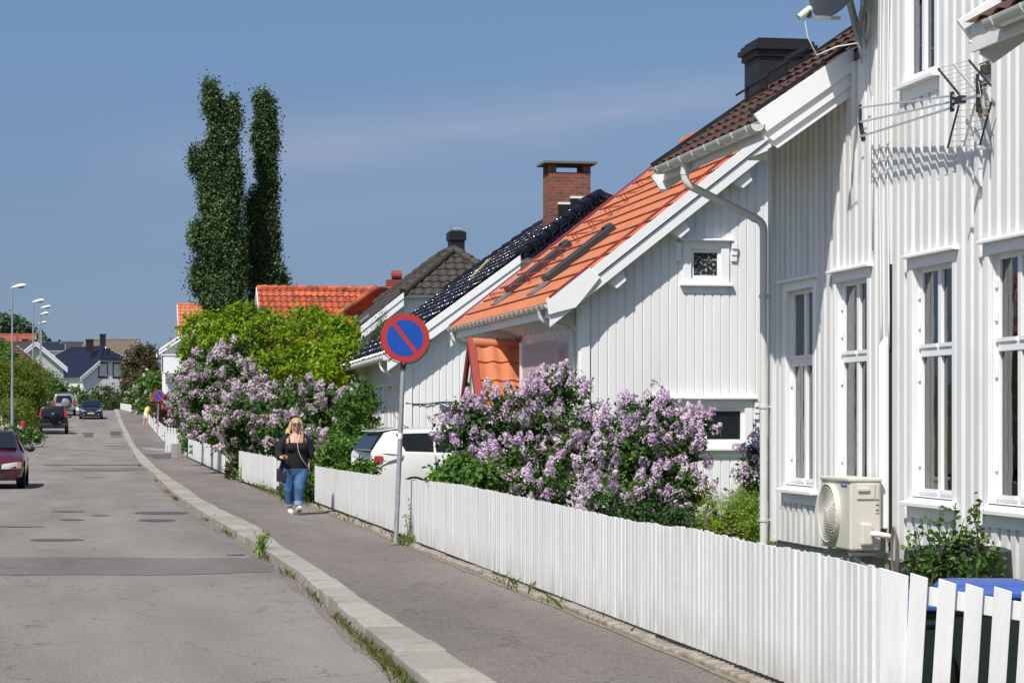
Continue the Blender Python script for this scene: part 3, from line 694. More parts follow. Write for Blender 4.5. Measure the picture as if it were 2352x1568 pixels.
for i, (a, b) in enumerate(wins):
    w = window(hA, FA, a, b, WS, WH, case=.085, head=.085, sill=.1, rows=[.63], frame=.042, pane=glasspane, depth=.088, rec=.034, backing=roomm)
    mb = MB(); rr = random.Random(i)
    for (ua, ub) in ((a + .08, a + .24), (b - .27, b - .1)):
        pts = [(ua + (ub - ua) * k / 16, -.15 + .02 * math.sin(k * 1.9 + rr.random())) for k in range(17)]
        mb.rings([[FA[0] + FA[1] * u + FA[2] * n + V3((0, 0, z)) for u, n in pts] for z in (WS + .1, WH - .1)], closed=False)
    mb.build('curtain', curtm, w)
    mb = MB()
    for zz in (WS + .105, 2.24 + .062):   # weather strips with a slope, seen as grey lines
        mb.fbox(FA, a + .1, (a + b) / 2 - .03, -.040, -.020, zz - .02, zz + .012); mb.fbox(FA, (a + b) / 2 + .03, b - .1, -.040, -.020, zz - .02, zz + .012)
    for zz in (WS + .3, 2.0, 2.45, WH - .35):
        mb.fbox(FA, b - .105, b - .09, -.038, -.018, zz, zz + .07); mb.fbox(FA, a + .09, a + .105, -.038, -.018, zz, zz + .07)
    mb.build('ironmongery', whitetrim, w)
    mb = MB(); mb.fbox(FA, a + .12, b - .12, -.26, -.25, WS + .08, WS + .34); mb.build('blind', M('pale_blind', (.62, .62, .55), rough=.8), w)
    if i in (1, 2):
        mb = MB(); u = a + .35
        mb.fbox(FA, u - .12, u + .26, -.39, -.37, WH - .62 - .3 * i, WH - .15); mb.build('ochre_panel', M("ochre_panel_colour", (.5, .19, .03), rough=.8), w)  # flat ochre panel set behind the upper panes
        if i == 2:
            mb = MB(); mb.fbox(FA, a + .6, a + .95, -.36, -.34, 2.3, 2.62); mb.build('blue_panel', M("blue_panel_colour", (.03, .1, .45), rough=.6), w)  # flat blue panel set behind the glass
for a, b in upw: window(hA, FA, a, b, 4.58, 6.05, case=.07, head=0, sill=.1, rows=[.66], frame=.04, pane=glasspane, depth=.055, backing=roomm)
# eave roof, two stretches left and right of the wall gable, gable roof between
XE, ZE, SL = 6.1, 4.47, .70
cs = math.hypot(1, SL); vx = V3((1 / cs, 0, SL / cs)); XR = 10.8
kwA = dict(tw=.3, th=.33, amp=.03, step=.035, seg=6)
rmA = MB()
for y0, y1 in ((20.72, 24.55), (8.0, 15.62)):
    for pol, X0 in (([(y0, 0), (y1, 0), (y1, (XR - XE) * cs), (y0, (XR - XE) * cs)], XE),):
        pass
    top = (XR - XE) * cs; cut = (7.02 - XE) * cs
    lim = (y0, y1)
    if y0 > 18: polys = [[(20.72, 0), (24.55, 0), (24.55, cut), (20.72, cut)], [(20.36, cut), (24.55, cut), (24.55, top), (18.2, top)]]
    else: polys = [[(8.0, 0), (15.52, 0), (15.52, cut), (8, cut)], [(8, cut), (15.88, cut), (18.0, top), (8, top)]]
    for pol in polys: vv, ff = tiles((XE, 0, ZE - .045), (0, 1, 0), vx, pol, **kwA); rmA.add(vv, ff)
roofA = rmA.build('roof', browntile, hA, smooth=35)
mb = MB(); nrm = V3((-vx.z, 0, vx.x))
for y0, y1, xa in ((20.72, 24.55, XE), (8.0, 15.52, XE)):
    a = V3((xa, 0, ZE)) - nrm * .015; b = a + vx * ((7.05 - XE) * cs)
    mb.prism([V3((a.x, y0, a.z)), V3((a.x, y1, a.z)), V3((b.x, y1, b.z)), V3((b.x, y0, b.z))], -nrm * .1)
    mb.box2((XE + .02, y0, ZE - .2), (XE + .045, y1, ZE - .03))      # fascia
mb.box2((7.05, 20.4, 4.5), (14, 24.4, 4.52)); mb.build('eave_underside', soffitm, roofA, recalc=True)
# far half of the main roof and closing slab
mb = MB(); mb.poly([(XR, 8, ZE + (XR - XE) * SL), (XR, 24.55, ZE + (XR - XE) * SL), (15.4, 24.55, ZE), (15.4, 8, ZE)]); mb.build('rear_roof', browntile, roofA)
mb = MB(); mb.poly([(7, YC - .01, 4.4), (14.6, YC - .01, 4.4), (XR, YC - .01, 7.7)]); mb.poly([(7, 8.01, 4.4), (14.6, 8.01, 4.4), (XR, 8.01, 7.7)]); mb.build('gable_wall', whiteA, hA)
# gable roof over the wall gable
mb = MB(); yc = (YK + YK2) / 2; zc = 8.75; yo = 2.65
for s in (-1, 1):
    mb.prism([(6.65, yc, zc), (6.65, yc + s * yo, zc - yo * .85), (XR + .6, yc + s * yo, zc - yo * .85), (XR + .6, yc, zc)], (0, 0, -.12))
mb.build('gable_roof', browntile, hA, recalc=True)
mb = MB()
for s in (-1, 1): mb.poly([(7.0, yc + s * (YK - yc), 4.6), (XR, yc + s * (YK - yc), 4.6), (XR, yc + s * (YK - yc), 6.7), (7.0, yc + s * (YK - yc), 6.7)])
mb.build('gable_cheek', white, hA)
# barge boards at the cut ends of the eaves and at the far verge
def bargeA(yy_, sg):
    for d0, d1, yo, th in ((.055, -.17, 0, .028), (-.15, -.30, -sg * .03, .028), (-.28, -.40, -sg * .06, .028)):
        xa = 6.06; xb = 7.0; za = ZE + (xa - XE) * SL; zb_ = ZE + (xb - XE) * SL
        mb = MB(); x0 = xa + max(0, (-d1 - .17)) * .7
        pl = [V3((xa - .03 + (0 if d0 > 0 else -d0 * .5), yy_ + yo, za + d0 + (0 if d0 > 0 else -d0 * .36))), V3((xb, yy_ + yo, zb_ + d0)), V3((xb, yy_ + yo, zb_ + d1)), V3((xa - d1 * .55, yy_ + yo, za + d1 * .62))]
        mb.prism(pl, (0, sg * th, 0)); mb.build('barge_board', whitetrim, hA, bevel=.004, recalc=True)
bargeA(20.70, -1); bargeA(15.54, 1)
mb = MB(); mb.bar((6.02, 24.58, ZE - .04), (XR, 24.58, ZE - .04 + (XR - XE) * SL), .05, .08); mb.bar((6.02, 20.71, ZE + .045), (7.0, 20.71, ZE + .045 + .98 * SL), .07, .03); mb.build('verge_trim', metalblack, hA)
mb = MB(); mb.bar((6.06, 24.55, ZE - .24), (XR, 24.55, ZE - .24 + (XR - XE) * SL), .03, .22); mb.build('barge_board', whitetrim, hA)
gA = gutter(hA, (6.05, 20.62, 4.40), (6.05, 24.4, 4.40), r=.075, brackets=.5); gutter(hA, (6.05, 8, 4.40), (6.05, 14.95, 4.40), r=.075, brackets=.5)
downpipe(hA, [(6.05, 23.3, 4.36), (6.05, 23.3, 4.12), (6.88, 23.22, 3.72), (6.88, 23.22, .12)], r=.042, clamps=(2.95, 1.8, .62))
# snow ladder on the roof edge
mb = MB()
for k in range(3):
    X = 6.95 + k * .22; z = ZE + (X - XE) * SL
    mb.bar((X, 24.1, z), (X, 24.1, z + .22), .03, .03); mb.bar((X, 24.1, z + .2), (X + .03, 23.4, z + .23), .02, .05)
    mb.bar((X - .12, 24.1, z + .1), (X + .25, 24.1, z + .32), .025, .025)
mb.build('roof_ladder', metalblack, hA)
# duct and cables on the facade
mb = MB(); yd = YX(2030, 6.95); mb.tube([(6.95, yd, .7), (6.95, yd, 2.33), (6.99, yd, 2.38)], .045, 10); mb.build('duct', whitetrim, hA, smooth=50)
mb = MB(); r_ = random.Random(4)
for yb in (YX(2022, 6.96), YX(2040, 6.96)):
    mb.tube([(6.962, yb + .02 * math.sin(z * 1.7 + yb), z) for z in [2.3 + .25 * k for k in range(18)]], .007, 5)
mb.tube([(6.962, YX(2004, 6.96), z) for z in (3.2, 3.9, 4.6)], .007, 5)
mb.build('cable', whitetrim, hA, smooth=50)

# ================================================================== HOUSE B : orange tiled roof
hB, TB = gable_house('white_house', 'white boarded gable house with orange tiled roof behind the lilacs', 'house', (7.0, 33.0), 0, 7.8, 8.8, .1, 3.73, 6.79, ov=.32, eo=.52,
    boards=dict(pitch=.132, bw=.108, dep=.013), roofm=orange, tilekw=dict(tw=.15, th=.40, amp=.014, step=.03, seg=4, gap=True), barge=.17, capr=.12,
    front_holes=[(1.62, 2.2, 3.72, 4.24), (1.22, 2.48, 1.3, 1.88)])
FB = (V3((7.0, 33.0, 0)), V3((1, 0, 0)), V3((0, -1, 0)))
frost = M("patterned_glass", (.02, .025, .03), rough=.2, col2=(.30, .36, .30), c2s=26, c2t=(.55, .6))
w = window(hB, FB, 1.54, 2.24, 3.66, 4.29, case=.12, head=.1, sill=.09, ncol=1, frame=.05, pane=frost)
mb = MB()
for u in (1.42, 2.27):
    for k, (h, d) in enumerate(((.07, .07), (.10, .05), (.05, .035))): mb.fbox(FB, u, u + .09, .0, d + .01, 4.29 - .09 * (k + 1) - .03, 4.29 - .09 * k - .03)
mb.build('bracket', whitetrim, w, bevel=.01)
w = window(hB, FB, 1.12, 2.6, 1.24, 1.96, case=.12, head=.11, sill=.1, ncol=2, frame=.055, pane=darkpane)
mb = MB()
for u in (1.0, 2.62):
    for k, (h, d) in enumerate(((.07, .07), (.10, .05), (.05, .035))): mb.fbox(FB, u, u + .08, .0, d + .01, 1.96 - .09 * (k + 1) - .03, 1.96 - .09 * k - .03)
mb.build('bracket', whitetrim, w, bevel=.01)
plantm = leafmat("house_plant_leaf", (.10, .22, .05))
P = np.array(FB[0]) + np.stack([2.05 + rng.random() * 0 + np.random.RandomState(3).normal(size=40) * .1, .033 + np.zeros(40), 1.5 + np.random.RandomState(4).normal(size=40) * .07], 1)
mb = MB(); mb.fbox(FB, 0, .13, -.01, .045, .1, 3.6); mb.fbox((V3((7, 33, 0)), V3((0, 1, 0)), V3((-1, 0, 0))), -.03, .1, .0, .04, .1, 3.4); mb.build('corner_board', whitetrim, hB)
mb = MB(); mb.bar((6.46, 32.66, 3.335 + .085), (10.9, 32.66, 3.335 + .085 + 4.44 * .785), .05, .03); mb.bar((6.46, 42.13, 3.335 + .05), (10.9, 42.13, 3.335 + .05 + 4.44 * .785), .05, .03); mb.build('verge_trim', redboard, hB)
# decorated foot of the near barge board
mb = MB(); mb.prism([V3(p) for p in [(6.42, 32.64, 3.40), (7.05, 32.64, 3.86), (7.22, 32.64, 3.72), (6.98, 32.64, 3.42), (6.86, 32.64, 3.28), (6.46, 32.64, 3.17)]], (0, .03, 0)); mb.build('barge_board', whitetrim, hB, bevel=.004, recalc=True)
mb = MB()
for k in range(4):
    X = 7.35 + k * .95; z = 3.73 + (X - 7) * .785 - .42; mb.prism([(X, 32.75, z + .09), (X + .22, 32.75, z + .26), (X + .28, 32.75, z + .1), (X + .14, 32.75, z - .02)], (0, .25, 0))
mb.build('purlin_end', whitetrim, hB, recalc=True)
gutter(hB, (6.47, 32.78, 3.33), (6.47, 42.05, 3.33), r=.07, brackets=.42)
mb = MB()
for k in range(20):
    y = 33.3 + k * .44; mb.prism([(6.5, y, 3.22), (6.98, y, 3.28), (6.98, y, 3.02), (6.8, y, 3.1), (6.6, y, 3.16)], (0, .045, 0))
mb.build('rafter_end', whitetrim, hB, recalc=True)
mb = MB(); mb.box2((6.52, 32.75, 3.14), (6.545, 42.05, 3.34)); mb.prism([(6.53, 32.75, 3.2), (7, 32.75, 3.3), (7, 42.0, 3.3), (6.53, 42.0, 3.2)], (0, 0, .02)); mb.build('fascia', whitetrim, hB, recalc=True)
downpipe(hB, [(6.47, 33.3, 3.28), (6.47, 33.3, 3.12), (6.9, 33.12, 2.98), (6.92, 33.12, .1)], r=.045, clamps=(2.2,))
downpipe(hB, [(6.47, 41.7, 3.28), (6.47, 41.7, 3.1), (6.9, 41.6, 2.95), (6.92, 41.6, .1)], r=.045)
# skylights, seen almost edge-on
nB = V3((-.785, 0, 1)).normalized(); vB = V3((1, 0, .785)).normalized(); oB = V3((7, 33, 3.73))
skm = M("skylight_frame", (.045, .047, .05), rough=.4, metal=.3)
for (a, b) in (((1188, 655), (1308, 552)), ((1276, 628), (1410, 514))):
    p = atP(*a, oB + nB * .1, nB); q = atP(*b, oB + nB * .1, nB); y = (p.y + q.y) / 2; wv = .5
    c0 = V3((p.x, y, 3.73 + (p.x - 7) * .785)); ln = ((V3((q.x, 0, 3.73 + (q.x - 7) * .785)) - V3((c0.x, 0, c0.z))).length)
    mb = MB(); A = c0; 
    for (y0, y1, s0, s1, h) in ((0, .08, 0, ln, .14), (wv - .08, wv, 0, ln, .14), (.08, wv - .08, 0, .1, .15), (.08, wv - .08, ln - .12, ln, .17)):
        P8 = [A + V3((0, yy_, 0)) + vB * s + nB * h_ for h_ in (0, h) for yy_, s in ((y0, s0), (y0, s1), (y1, s1), (y1, s0))]; mb.hexa(P8)
    sk = mb.build('skylight', skm, hB, bevel=.01, recalc=True)
    mb = MB(); mb.poly([A + V3((0, .07, 0)) + vB * .08 + nB * .11, A + V3((0, .07, 0)) + vB * (ln - .1) + nB * .11, A + V3((0, wv - .07, 0)) + vB * (ln - .1) + nB * .11, A + V3((0, wv - .07, 0)) + vB * .08 + nB * .11]); mb.build('pane', darkpane, sk)
    mb = MB(); P8 = [A + V3((0, yy_, 0)) + vB * s + nB * h_ for h_ in (.03, .06) for yy_, s in ((-.06, -.35), (-.06, -.02), (wv + .06, -.02), (wv + .06, -.35))]; mb.hexa(P8); mb.build('flashing', M("lead_flashing", (.2, .2, .2), rough=.5, metal=.3), sk, recalc=True)
for (px, py) in [(1140, 690), (1178, 670), (1216, 645), (1254, 617), (1290, 588), (1328, 554), (1365, 525), (1402, 493), (1439, 461), (1476, 429), (1514, 398)]:
    mb = MB(); p = atP(px, py, oB + nB * .06, nB)
    a = p + V3((0, -.14, 0)); b = p + V3((0, .14, 0))
    for e in (a, b): mb.bar(e, e + nB * .14, .012, .012); mb.bar(e + nB * .14, e + vB * .25, .012, .012)
    mb.bar(a + nB * .13, b + nB * .13, .02, .012); mb.bar(a, b, .016, .012)
    mb.build('roof_step', redboard, hB)
# metal clad chimney of house B
def clad_chimney(parent, c, w, d, z0, z1, mat, tiers=((.04, .1), (.09, .08), (.05, .06), (.0, .05)), name='chimney'):
    mb = MB(); mb.box2((c[0] - w / 2, c[1] - d / 2, z0), (c[0] + w / 2, c[1] + d / 2, z1 - .3)); z = z1 - .3
    for e, h in tiers: mb.box2((c[0] - w / 2 - e, c[1] - d / 2 - e, z), (c[0] + w / 2 + e, c[1] + d / 2 + e, z + h)); z += h
    return mb.build(name, mat, parent, bevel=.006)
clad_chimney(hB, (10.62, 35.1), .84, .8, 6.1, 7.62, metalblack)
# the little porch roof
po = MB(); zr_ = 2.9; yr = 37.75; s_ = 1.25; dv = 1.0
pol = [(-.0, 0), (.78, 0), (.78, dv * math.hypot(1, s_)), (0, dv * math.hypot(1, s_))]
for sg in (-1, 1):
    U_ = V3((1, 0, 0)); v_ = V3((0, -sg, s_)).normalized(); lowp = V3((6.22, yr + sg * dv, zr_ - s_ * dv))
    vv, ff = tiles(lowp, U_, v_, pol, tw=.262, th=.4, amp=.036, step=.03, seg=8); po.add(vv, ff)
porch = po.build('porch_roof', orange, hB, smooth=40)
mb = MB(); caps(mb, (6.2, yr, zr_ + .01), (7.0, yr, zr_ + .01), .09, pitch=.4); mb.build('ridge_caps', orange, porch, smooth=50)
mb = MB()
for sg in (-1, 1):
    mb.prism([(6.10, yr, zr_ + .1), (6.10, yr + sg * 1.04, zr_ - 1.04 * s_ + .09), (6.10, yr + sg * 1.04, zr_ - 1.04 * s_ - .06), (6.10, yr, zr_ - .07)], (.03, 0, 0))
    mb.prism([(6.10, yr, zr_ + .1), (6.10, yr + sg * 1.04, zr_ - 1.04 * s_ + .09), (6.22, yr + sg * 1.04, zr_ - 1.04 * s_ + .09), (6.22, yr, zr_ + .1)], (0, 0, .02))
mb.build('porch_barge_board', redboard, porch, recalc=True)
mb = MB()
for sg in (-1, 1):
    mb.prism([(6.16, yr, zr_ - .12), (6.16, yr + sg * .98, zr_ - .98 * s_ - .08), (6.16, yr + sg * .98, zr_ - .98 * s_ - .26), (6.16, yr, zr_ - .34)], (.04, 0, 0))
    mb.box2((6.17, yr + sg * .84 - .05, .1), (6.27, yr + sg * .84 + .05, 1.75))
mb.box2((6.18, yr - .8, 1.85), (6.24, yr + .8, 1.97)); mb.box2((6.17, yr - .04, 1.9), (6.22, yr + .04, 2.7))
mb.build('porch_frame', whitetrim, porch, recalc=True)
mb = MB()
for sg in (-1, 1): mb.prism([(6.2, yr, zr_ - .03), (6.2, yr + sg * 1.0, zr_ - s_ - .03), (6.98, yr + sg * 1.0, zr_ - s_ - .03), (6.98, yr, zr_ - .03)], (0, 0, -.04))
mb.build('porch_ceiling', whitetrim, porch, recalc=True)
# translucent corrugated panel beside the porch
mb = MB(); mb.rings([[(6.80 + .012 * math.sin(k * 1.57), 33.7 + k * .019, z) for k in range(150)] for z in (.9, 2.85)], closed=False)
pan = mb.build('plastic_panel', M("pinkish_corrugated_plastic", (.66, .53, .53), rough=.35, trans=.5), hB)
mb = MB(); mb.box2((6.77, 36.56, .1), (6.85, 36.66, 2.9)); mb.build('panel_frame', whitetrim, pan)
mb = MB(); mb.tube([(6.93, y, 3.0 - .02 * math.sin(y * 3)) for y in [37.5 + .25 * k for k in range(16)]], .02, 6); mb.build('cable', M("old_cable", (.2, .19, .18), rough=.8), hB)

# ================================================================== HOUSE C : black glazed tiles
angC = -R(1.9)
hC, TC = gable_house('white_house', 'white boarded house with glossy black tiles and a brick chimney, behind the white car', 'house', (6.9, 51.45), angC, 9.5, 13.3, -.1, 3.44, 6.9, ov=.38, eo=.45, hip=5.3,
    boards=dict(pitch=.152, bw=.11, dep=.016), roofm=blackglaze, tilekw=dict(tw=.22, th=.38, amp=.086, step=.022, seg=16, ex=3), barge=.2, capr=.13, hd=2.1, smooth_roof=75)
FCs = (TC @ V3((0, 0, 0)), TC.to_3x3() @ V3((0, 1, 0)), TC.to_3x3() @ V3((-1, 0, 0)))
for u in (1.0, 2.9, 5.4): 
    w = window(hC, FCs, u, u + 1.0, .85, 2.45, case=.12, head=.2, sill=.1, ncol=2, rows=[.65], pane=darkpane)
gutter(hC, TC @ V3((-.5, -.3, 3.03)), TC @ V3((-.5, 13.5, 3.03)), r=.07, brackets=.6)
downpipe(hC, [TC @ V3((-.5, .6, 2.98)), TC @ V3((-.5, .6, 2.8)), TC @ V3((-.08, .2, 2.5)), TC @ V3((-.08, .2, 0))], r=.045)
downpipe(hC, [TC @ V3((-.5, 13.2, 2.98)), TC @ V3((-.5, 13.2, 2.8)), TC @ V3((-.08, 13.0, 2.5)), TC @ V3((-.08, 13.0, 0))], r=.045)
mb = MB(TC); mb.prism([(-.47, -.34, 3.0), (-.47, 13.6, 3.0), (0, 13.6, 3.05), (0, -.34, 3.05)], (0, 0, .03)); mb.box2((-.46, -.34, 2.98), (-.43, 13.6, 3.16)); mb.box2((-.02, -.035, -.1), (.14, 0, 3.3)); mb.box2((-.045, -.02, -.1), (0, .12, 3.1)); mb.build('fascia', whitetrim, hC, recalc=True)
bk = brickmat("chimney_brick")
mb = MB(); cx, cy = 11.53, 56.0; w2 = .52
mb.box2((cx - w2, cy - .4, 6.2), (cx + w2, cy + .4, 7.72))
for sx in (-1, 1):
    for sy in (-1, 1): mb.box2((cx + sx * .43 - .09, cy + sy * .31 - .09, 7.72), (cx + sx * .43 + .09, cy + sy * .31 + .09, 7.93))
chC = mb.build('chimney', bk, hC)
mb = MB(); mb.box2((cx - .66, cy - .54, 7.93), (cx + .66, cy + .54, 7.985)); mb.build('cap_slab', M("slate_slab", (.14, .13, .12), rough=.7), chC)
mb = MB(); mb.box2((cx - .3, cy - .43, 6.3), (cx + .1, cy - .402, 6.93)); mb.box2((cx + .0, cy - .45, 6.5), (cx + .54, cy - .405, 7.08)); mb.build('flashing', metalblack, chC)
mb = MB(); mb.box2((cx - .3, cy - .44, 6.93), (cx + .1, cy - .40, 6.98)); mb.box2((cx + .0, cy - .46, 7.08), (cx + .56, cy - .40, 7.13)); mb.build('flashing_strip', whitetrim, chC)
# cable across the gable and a plank left on the roof
mb = MB(TC); mb.tube([(x, -.035 + .015 * math.sin(x * 9), 2.02 - .03 * math.sin(x * 5)) for x in [0, .2, .5, .8, 1.1, 1.5, 2, 2.6, 3]], .014, 5); mb.build('cable', metalblack, hC)
nC = TC.to_3x3() @ V3((-.73, 0, 1)).normalized(); oC = TC @ V3((0, 0, 3.44))
p = atP(1112, 632, oC + nC * .1, nC); q = atP(1128, 594, oC + nC * .1, nC); p2 = atP(1086, 634, oC + nC * .1, nC); q2 = atP(1124, 596, oC + nC * .1, nC)
mb = MB(); mb.bar(p2, q2, .14, .05, up=nC); mb.top('roof_plank', M("raw_plank", (.42, .36, .22), rough=.8, var=.2, vs=8), 'pale wooden plank lying on the glossy black roof tiles', 'plank')

# ================================================================== HOUSE D : dark concrete tiles
hD, TD = gable_house('white_house', 'house with weathered dark brown tiles and a black steel chimney, behind the glossy black roof', 'house', (7.5, 72.3), 0, 8.0, 6.6, 0, 3.92, 7.12, ov=.3, eo=.6, hip=5.6,
    boards=dict(pitch=.2, bw=.1, dep=.015), roofm=darktile, tilekw=dict(tw=.3, th=.36, amp=.045, step=.035, seg=8), capr=.15, hd=2.0)
c = atY(1048, 575, 78.5); w = 33 / F * 80
mb = MB(); mb.box2((c.x - w / 2, 78.2, 6.4), (c.x + w / 2, 78.8, 8.1)); mb.box2((c.x - w / 2 - .05, 78.15, 7.78), (c.x + w / 2 + .05, 78.85, 8.06)); mb.box2((c.x + .1, 78.0, 6.2), (c.x + .75, 78.9, 7.12)); chD = mb.build('chimney', metalblack, hD, bevel=.006)
mb = MB(); mb.tube([(c.x - .18, 78.5, 8.16), (c.x + .18, 78.5, 8.16)], .13, 16); mb.build('cowl', bright, chD, smooth=40)
mb = MB(TD); mb.bar((.1, 1.5, 4.1), (1.2, 1.5, 5.0), .06, .06); mb.build('roof_rail', steel, hD)

# ================================================================== HOUSE E : weathered orange tiles facing the camera
hE, TE = gable_house('white_house', 'white house with weathered orange-red roof tiles, behind the yellow-green tree', 'house', (12.6, 84.0), R(90), 8.0, 6.2, 0, 3.5, 6.6, ov=.3, eo=.4,
    roofm=orange2, tilekw=dict(tw=.24, th=.36, amp=.05, step=.04, seg=8), capr=.12, barge=.18)
# hipped ridge climbing to the right
pE = [atY(778, 722, 85.6), atY(822, 693, 85.3), atY(866, 660, 85.0)]
mb = MB(); caps(mb, pE[0], pE[1], .14); caps(mb, pE[1], pE[2], .14); mb.build('ridge_caps', orange2, hE, smooth=50)
mb = MB(); a, b, c_, d = pE[0] + V3((.25, .1, -.45)), pE[2] + V3((0, .1, -.02)), pE[2] + V3((3.2, .1, -.3)), pE[2] + V3((3.2, -2.2, -2.2))
mb.poly([pE[0] + V3((0, .08, 0)), pE[2] + V3((0, .08, 0)), pE[2] + V3((3, .08, 0)), pE[0] + V3((3.5, -.4, -.5))]); mb.build('wing_roof', orange2, hE)
mb = MB()
for px in (748, 786, 700):
    p = atY(px, 665, 88.0); mb.tube([p + V3((.16 * math.cos(t), 0, .14 * math.sin(t))) for t in [math.pi * k / 8 for k in range(9)]], .014, 5)
mb.build('roof_hoop', metalblack, hE)
cc = atY(907, 640, 90); mb = MB(); mb.box2((cc.x - .27, 89.7, 6.0), (cc.x + .27, 90.3, 7.1)); mb.box2((cc.x - .31, 89.66, 6.86), (cc.x + .31, 90.34, 7.1)); mb.tube([(cc.x - .12, 90, 7.28), (cc.x + .26, 90, 7.28)], .19, 14); mb.build('chimney', redmetal, hE)

# ================================================================== HOUSE F and its low wing
hF, TF = gable_house('white_house', 'tall white house with a bright orange roof, left of the poplars', 'house', (12.0, 147.2), R(90), 5.6, 6.4, .6, 6.75, 8.95, ov=.3, eo=.3, roofm=orange, tilekw=dict(tw=.3, th=.4, amp=.05, step=.04, seg=6), barge=.2)
mb = MB(); p = atY(447, 756, 147); mb.box2((p.x - .12, 146.6, p.z - .9), (p.x + .15, 146.9, p.z + .9)); mb.build('roof_window', metalblack, hF)
hG, TG = gable_house('white_house', 'low white house wing with a balcony, below the orange roof left of the poplars', 'house', (4.25, 140), 0, 4.6, 6, .5, 6.05, 7.6, ov=.3, eo=.4, roofm=darktile, tilekw=dict(seg=3), barge=.16, front_holes=[(1.55, 2.35, 4.6, 5.4)])
window(hG, (TG @ V3((0, 0, 0)), V3((1, 0, 0)), V3((0, -1, 0))), 1.45, 2.35, 4.7, 5.75, case=.1, head=.08, sill=0)
mb = MB(); mb.box2((4.0, 138.4, 4.45), (6.0, 138.46, 5.4)); mb.box2((4.0, 138.4, 4.45), (4.06, 140, 5.4)); mb.box2((3.95, 138.35, 5.4), (6.05, 138.5, 5.48)); mb.box2((4.0, 138.4, 4.35), (6, 140, 4.45)); mb.box2((4.0, 138.4, .5), (4.12, 138.52, 4.4)); mb.build('balcony', whitetrim, hG)

# ================================================================== far houses at the end of the street
redtrim = M("dark_red_trim", (.12, .02, .02), rough=.6)
def chim_box(parent, px, y0, y1, wpx, Y, mat=metalblack, cap=True):
    a = atY(px, y0, Y); b = atY(px, y1, Y); w = wpx * Y / F / 2; mb = MB(); mb.box2((a.x - w, Y - w, b.z - .6), (a.x + w, Y + w, a.z))
    if cap: mb.box2((a.x - w * 1.14, Y - w * 1.14, a.z - .18), (a.x + w * 1.14, Y + w * 1.14, a.z))
    mb.build('chimney', mat, parent)
h7, T7 = gable_house('white_house', 'white house with a dark half-hipped roof and dark red window frames', 'house', (-1.1, 230), R(28), 7.2, 11.4, 2.2, 5.95, 8.78, ov=.35, eo=.4, hip=7.35, hd=2.6,
    roofm=M("navy_glazed_tile", (.012, .014, .028), rough=.3, spec=.6, coat=.2), tilekw=dict(tw=.32, th=.38, amp=.04, step=.03, seg=4), barge=.2, boards=dict(pitch=.3, bw=.2, dep=.015))
F7 = (T7 @ V3((0, 0, 0)), T7.to_3x3() @ V3((1, 0, 0)), T7.to_3x3() @ V3((0, -1, 0))); F7s = (T7 @ V3((0, 0, 0)), T7.to_3x3() @ V3((0, 1, 0)), T7.to_3x3() @ V3((-1, 0, 0)))
pale = M("curtained_glass", (.28, .32, .36), rough=.1, spec=.6)
for (u, z0, z1, wd) in ((1.75, 5.75, 7.15, 1.05), (3.35, 5.75, 7.15, 1.05), (1.2, 2.6, 4.0, 1.3), (4.3, 2.6, 4.0, 1.3)): window(h7, F7, u, u + wd, z0, z1, case=.11, head=.05, sill=.05, ncol=2, pane=pale, cm=redtrim)
for u in (1.0, 3.0, 5.2): window(h7, F7s, u, u + 1.1, 3.0, 4.7, case=.1, head=.05, sill=.05, ncol=2, pane=darkpane, cm=redtrim)
mb = MB(T7); mb.box2((-.02, -.06, 2.2), (.14, 0, 5.9)); mb.box2((6.4, -3.2, 2.2), (6.45, -3.15, 3)); mb.build('corner_board', whitetrim, h7)
chim_box(h7, 206, 779, 794, 17, 233); chim_box(h7, 250, 800, 803, 7, 229)
h6, T6 = gable_house('white_house', 'distant house with a long brown tiled roof behind the dark roof', 'house', (3.6, 268), R(62), 5.6, 6.2, 3, 8.6, 10.75, ov=.3, eo=.3, roofm=M("brown_grey_tile", (.14, .105, .075), rough=.85, var=.2), tilekw=dict(seg=3, tw=.4), barge=.25)
chim_box(h6, 236, 767, 786, 13, 266)
h1, T1 = gable_house('white_house', 'pale house with a brown half-hipped roof behind the left hedge', 'house', (-12.6, 173.4), R(-25), 8, 3.2, 1, 5.6, 8.6, ov=.3, eo=.4, hip=7.0, hd=2.2, roofm=M("red_brown_tile", (.17, .07, .045), rough=.8, var=.2), tilekw=dict(seg=4), barge=.28, wallm=M("cream_paint", (.6, .59, .52), rough=.6))
h2, T2 = gable_house('brick_red_roofed_house', 'distant house with a red tiled roof below the wooded hill', 'house', (-6.6, 258), R(90), 6, 3.6, 3, 8.6, 10.9, ov=.3, eo=.3, roofm=M("red_tile", (.30, .075, .05), rough=.8, var=.15), tilekw=dict(seg=3), barge=.25)
chim_box(h2, 40, 760, 772, 4, 258, M("brick_plain", (.25, .08, .05), rough=.9)); chim_box(h2, 58, 778, 790, 13, 240)
h3, T3_ = gable_house('white_house', 'pale green-white gable house between the street lamps and the red roof', 'house', (-7.6, 208), R(18), 5.2, 7, 2, 6.4, 8.5, ov=.3, eo=.3, roofm=darktile, tilekw=dict(seg=3), barge=.22, wallm=M("pale_green_paint", (.52, .57, .52), rough=.6))
window(h3, (T3_ @ V3((0, 0, 0)), T3_.to_3x3() @ V3((1, 0, 0)), T3_.to_3x3() @ V3((0, -1, 0))), 2.0, 2.9, 5.4, 6.6, case=.1, head=.05, sill=.05)
h4, T4 = gable_house('white_house', 'distant house with a navy blue roof behind the street lamps', 'house', (-3.9, 300), R(90), 6, 2.4, 3, 10.4, 11.4, ov=.3, eo=.3, roofm=M("navy_roof", (.02, .025, .05), rough=.5), tilekw=dict(seg=3), barge=.1)
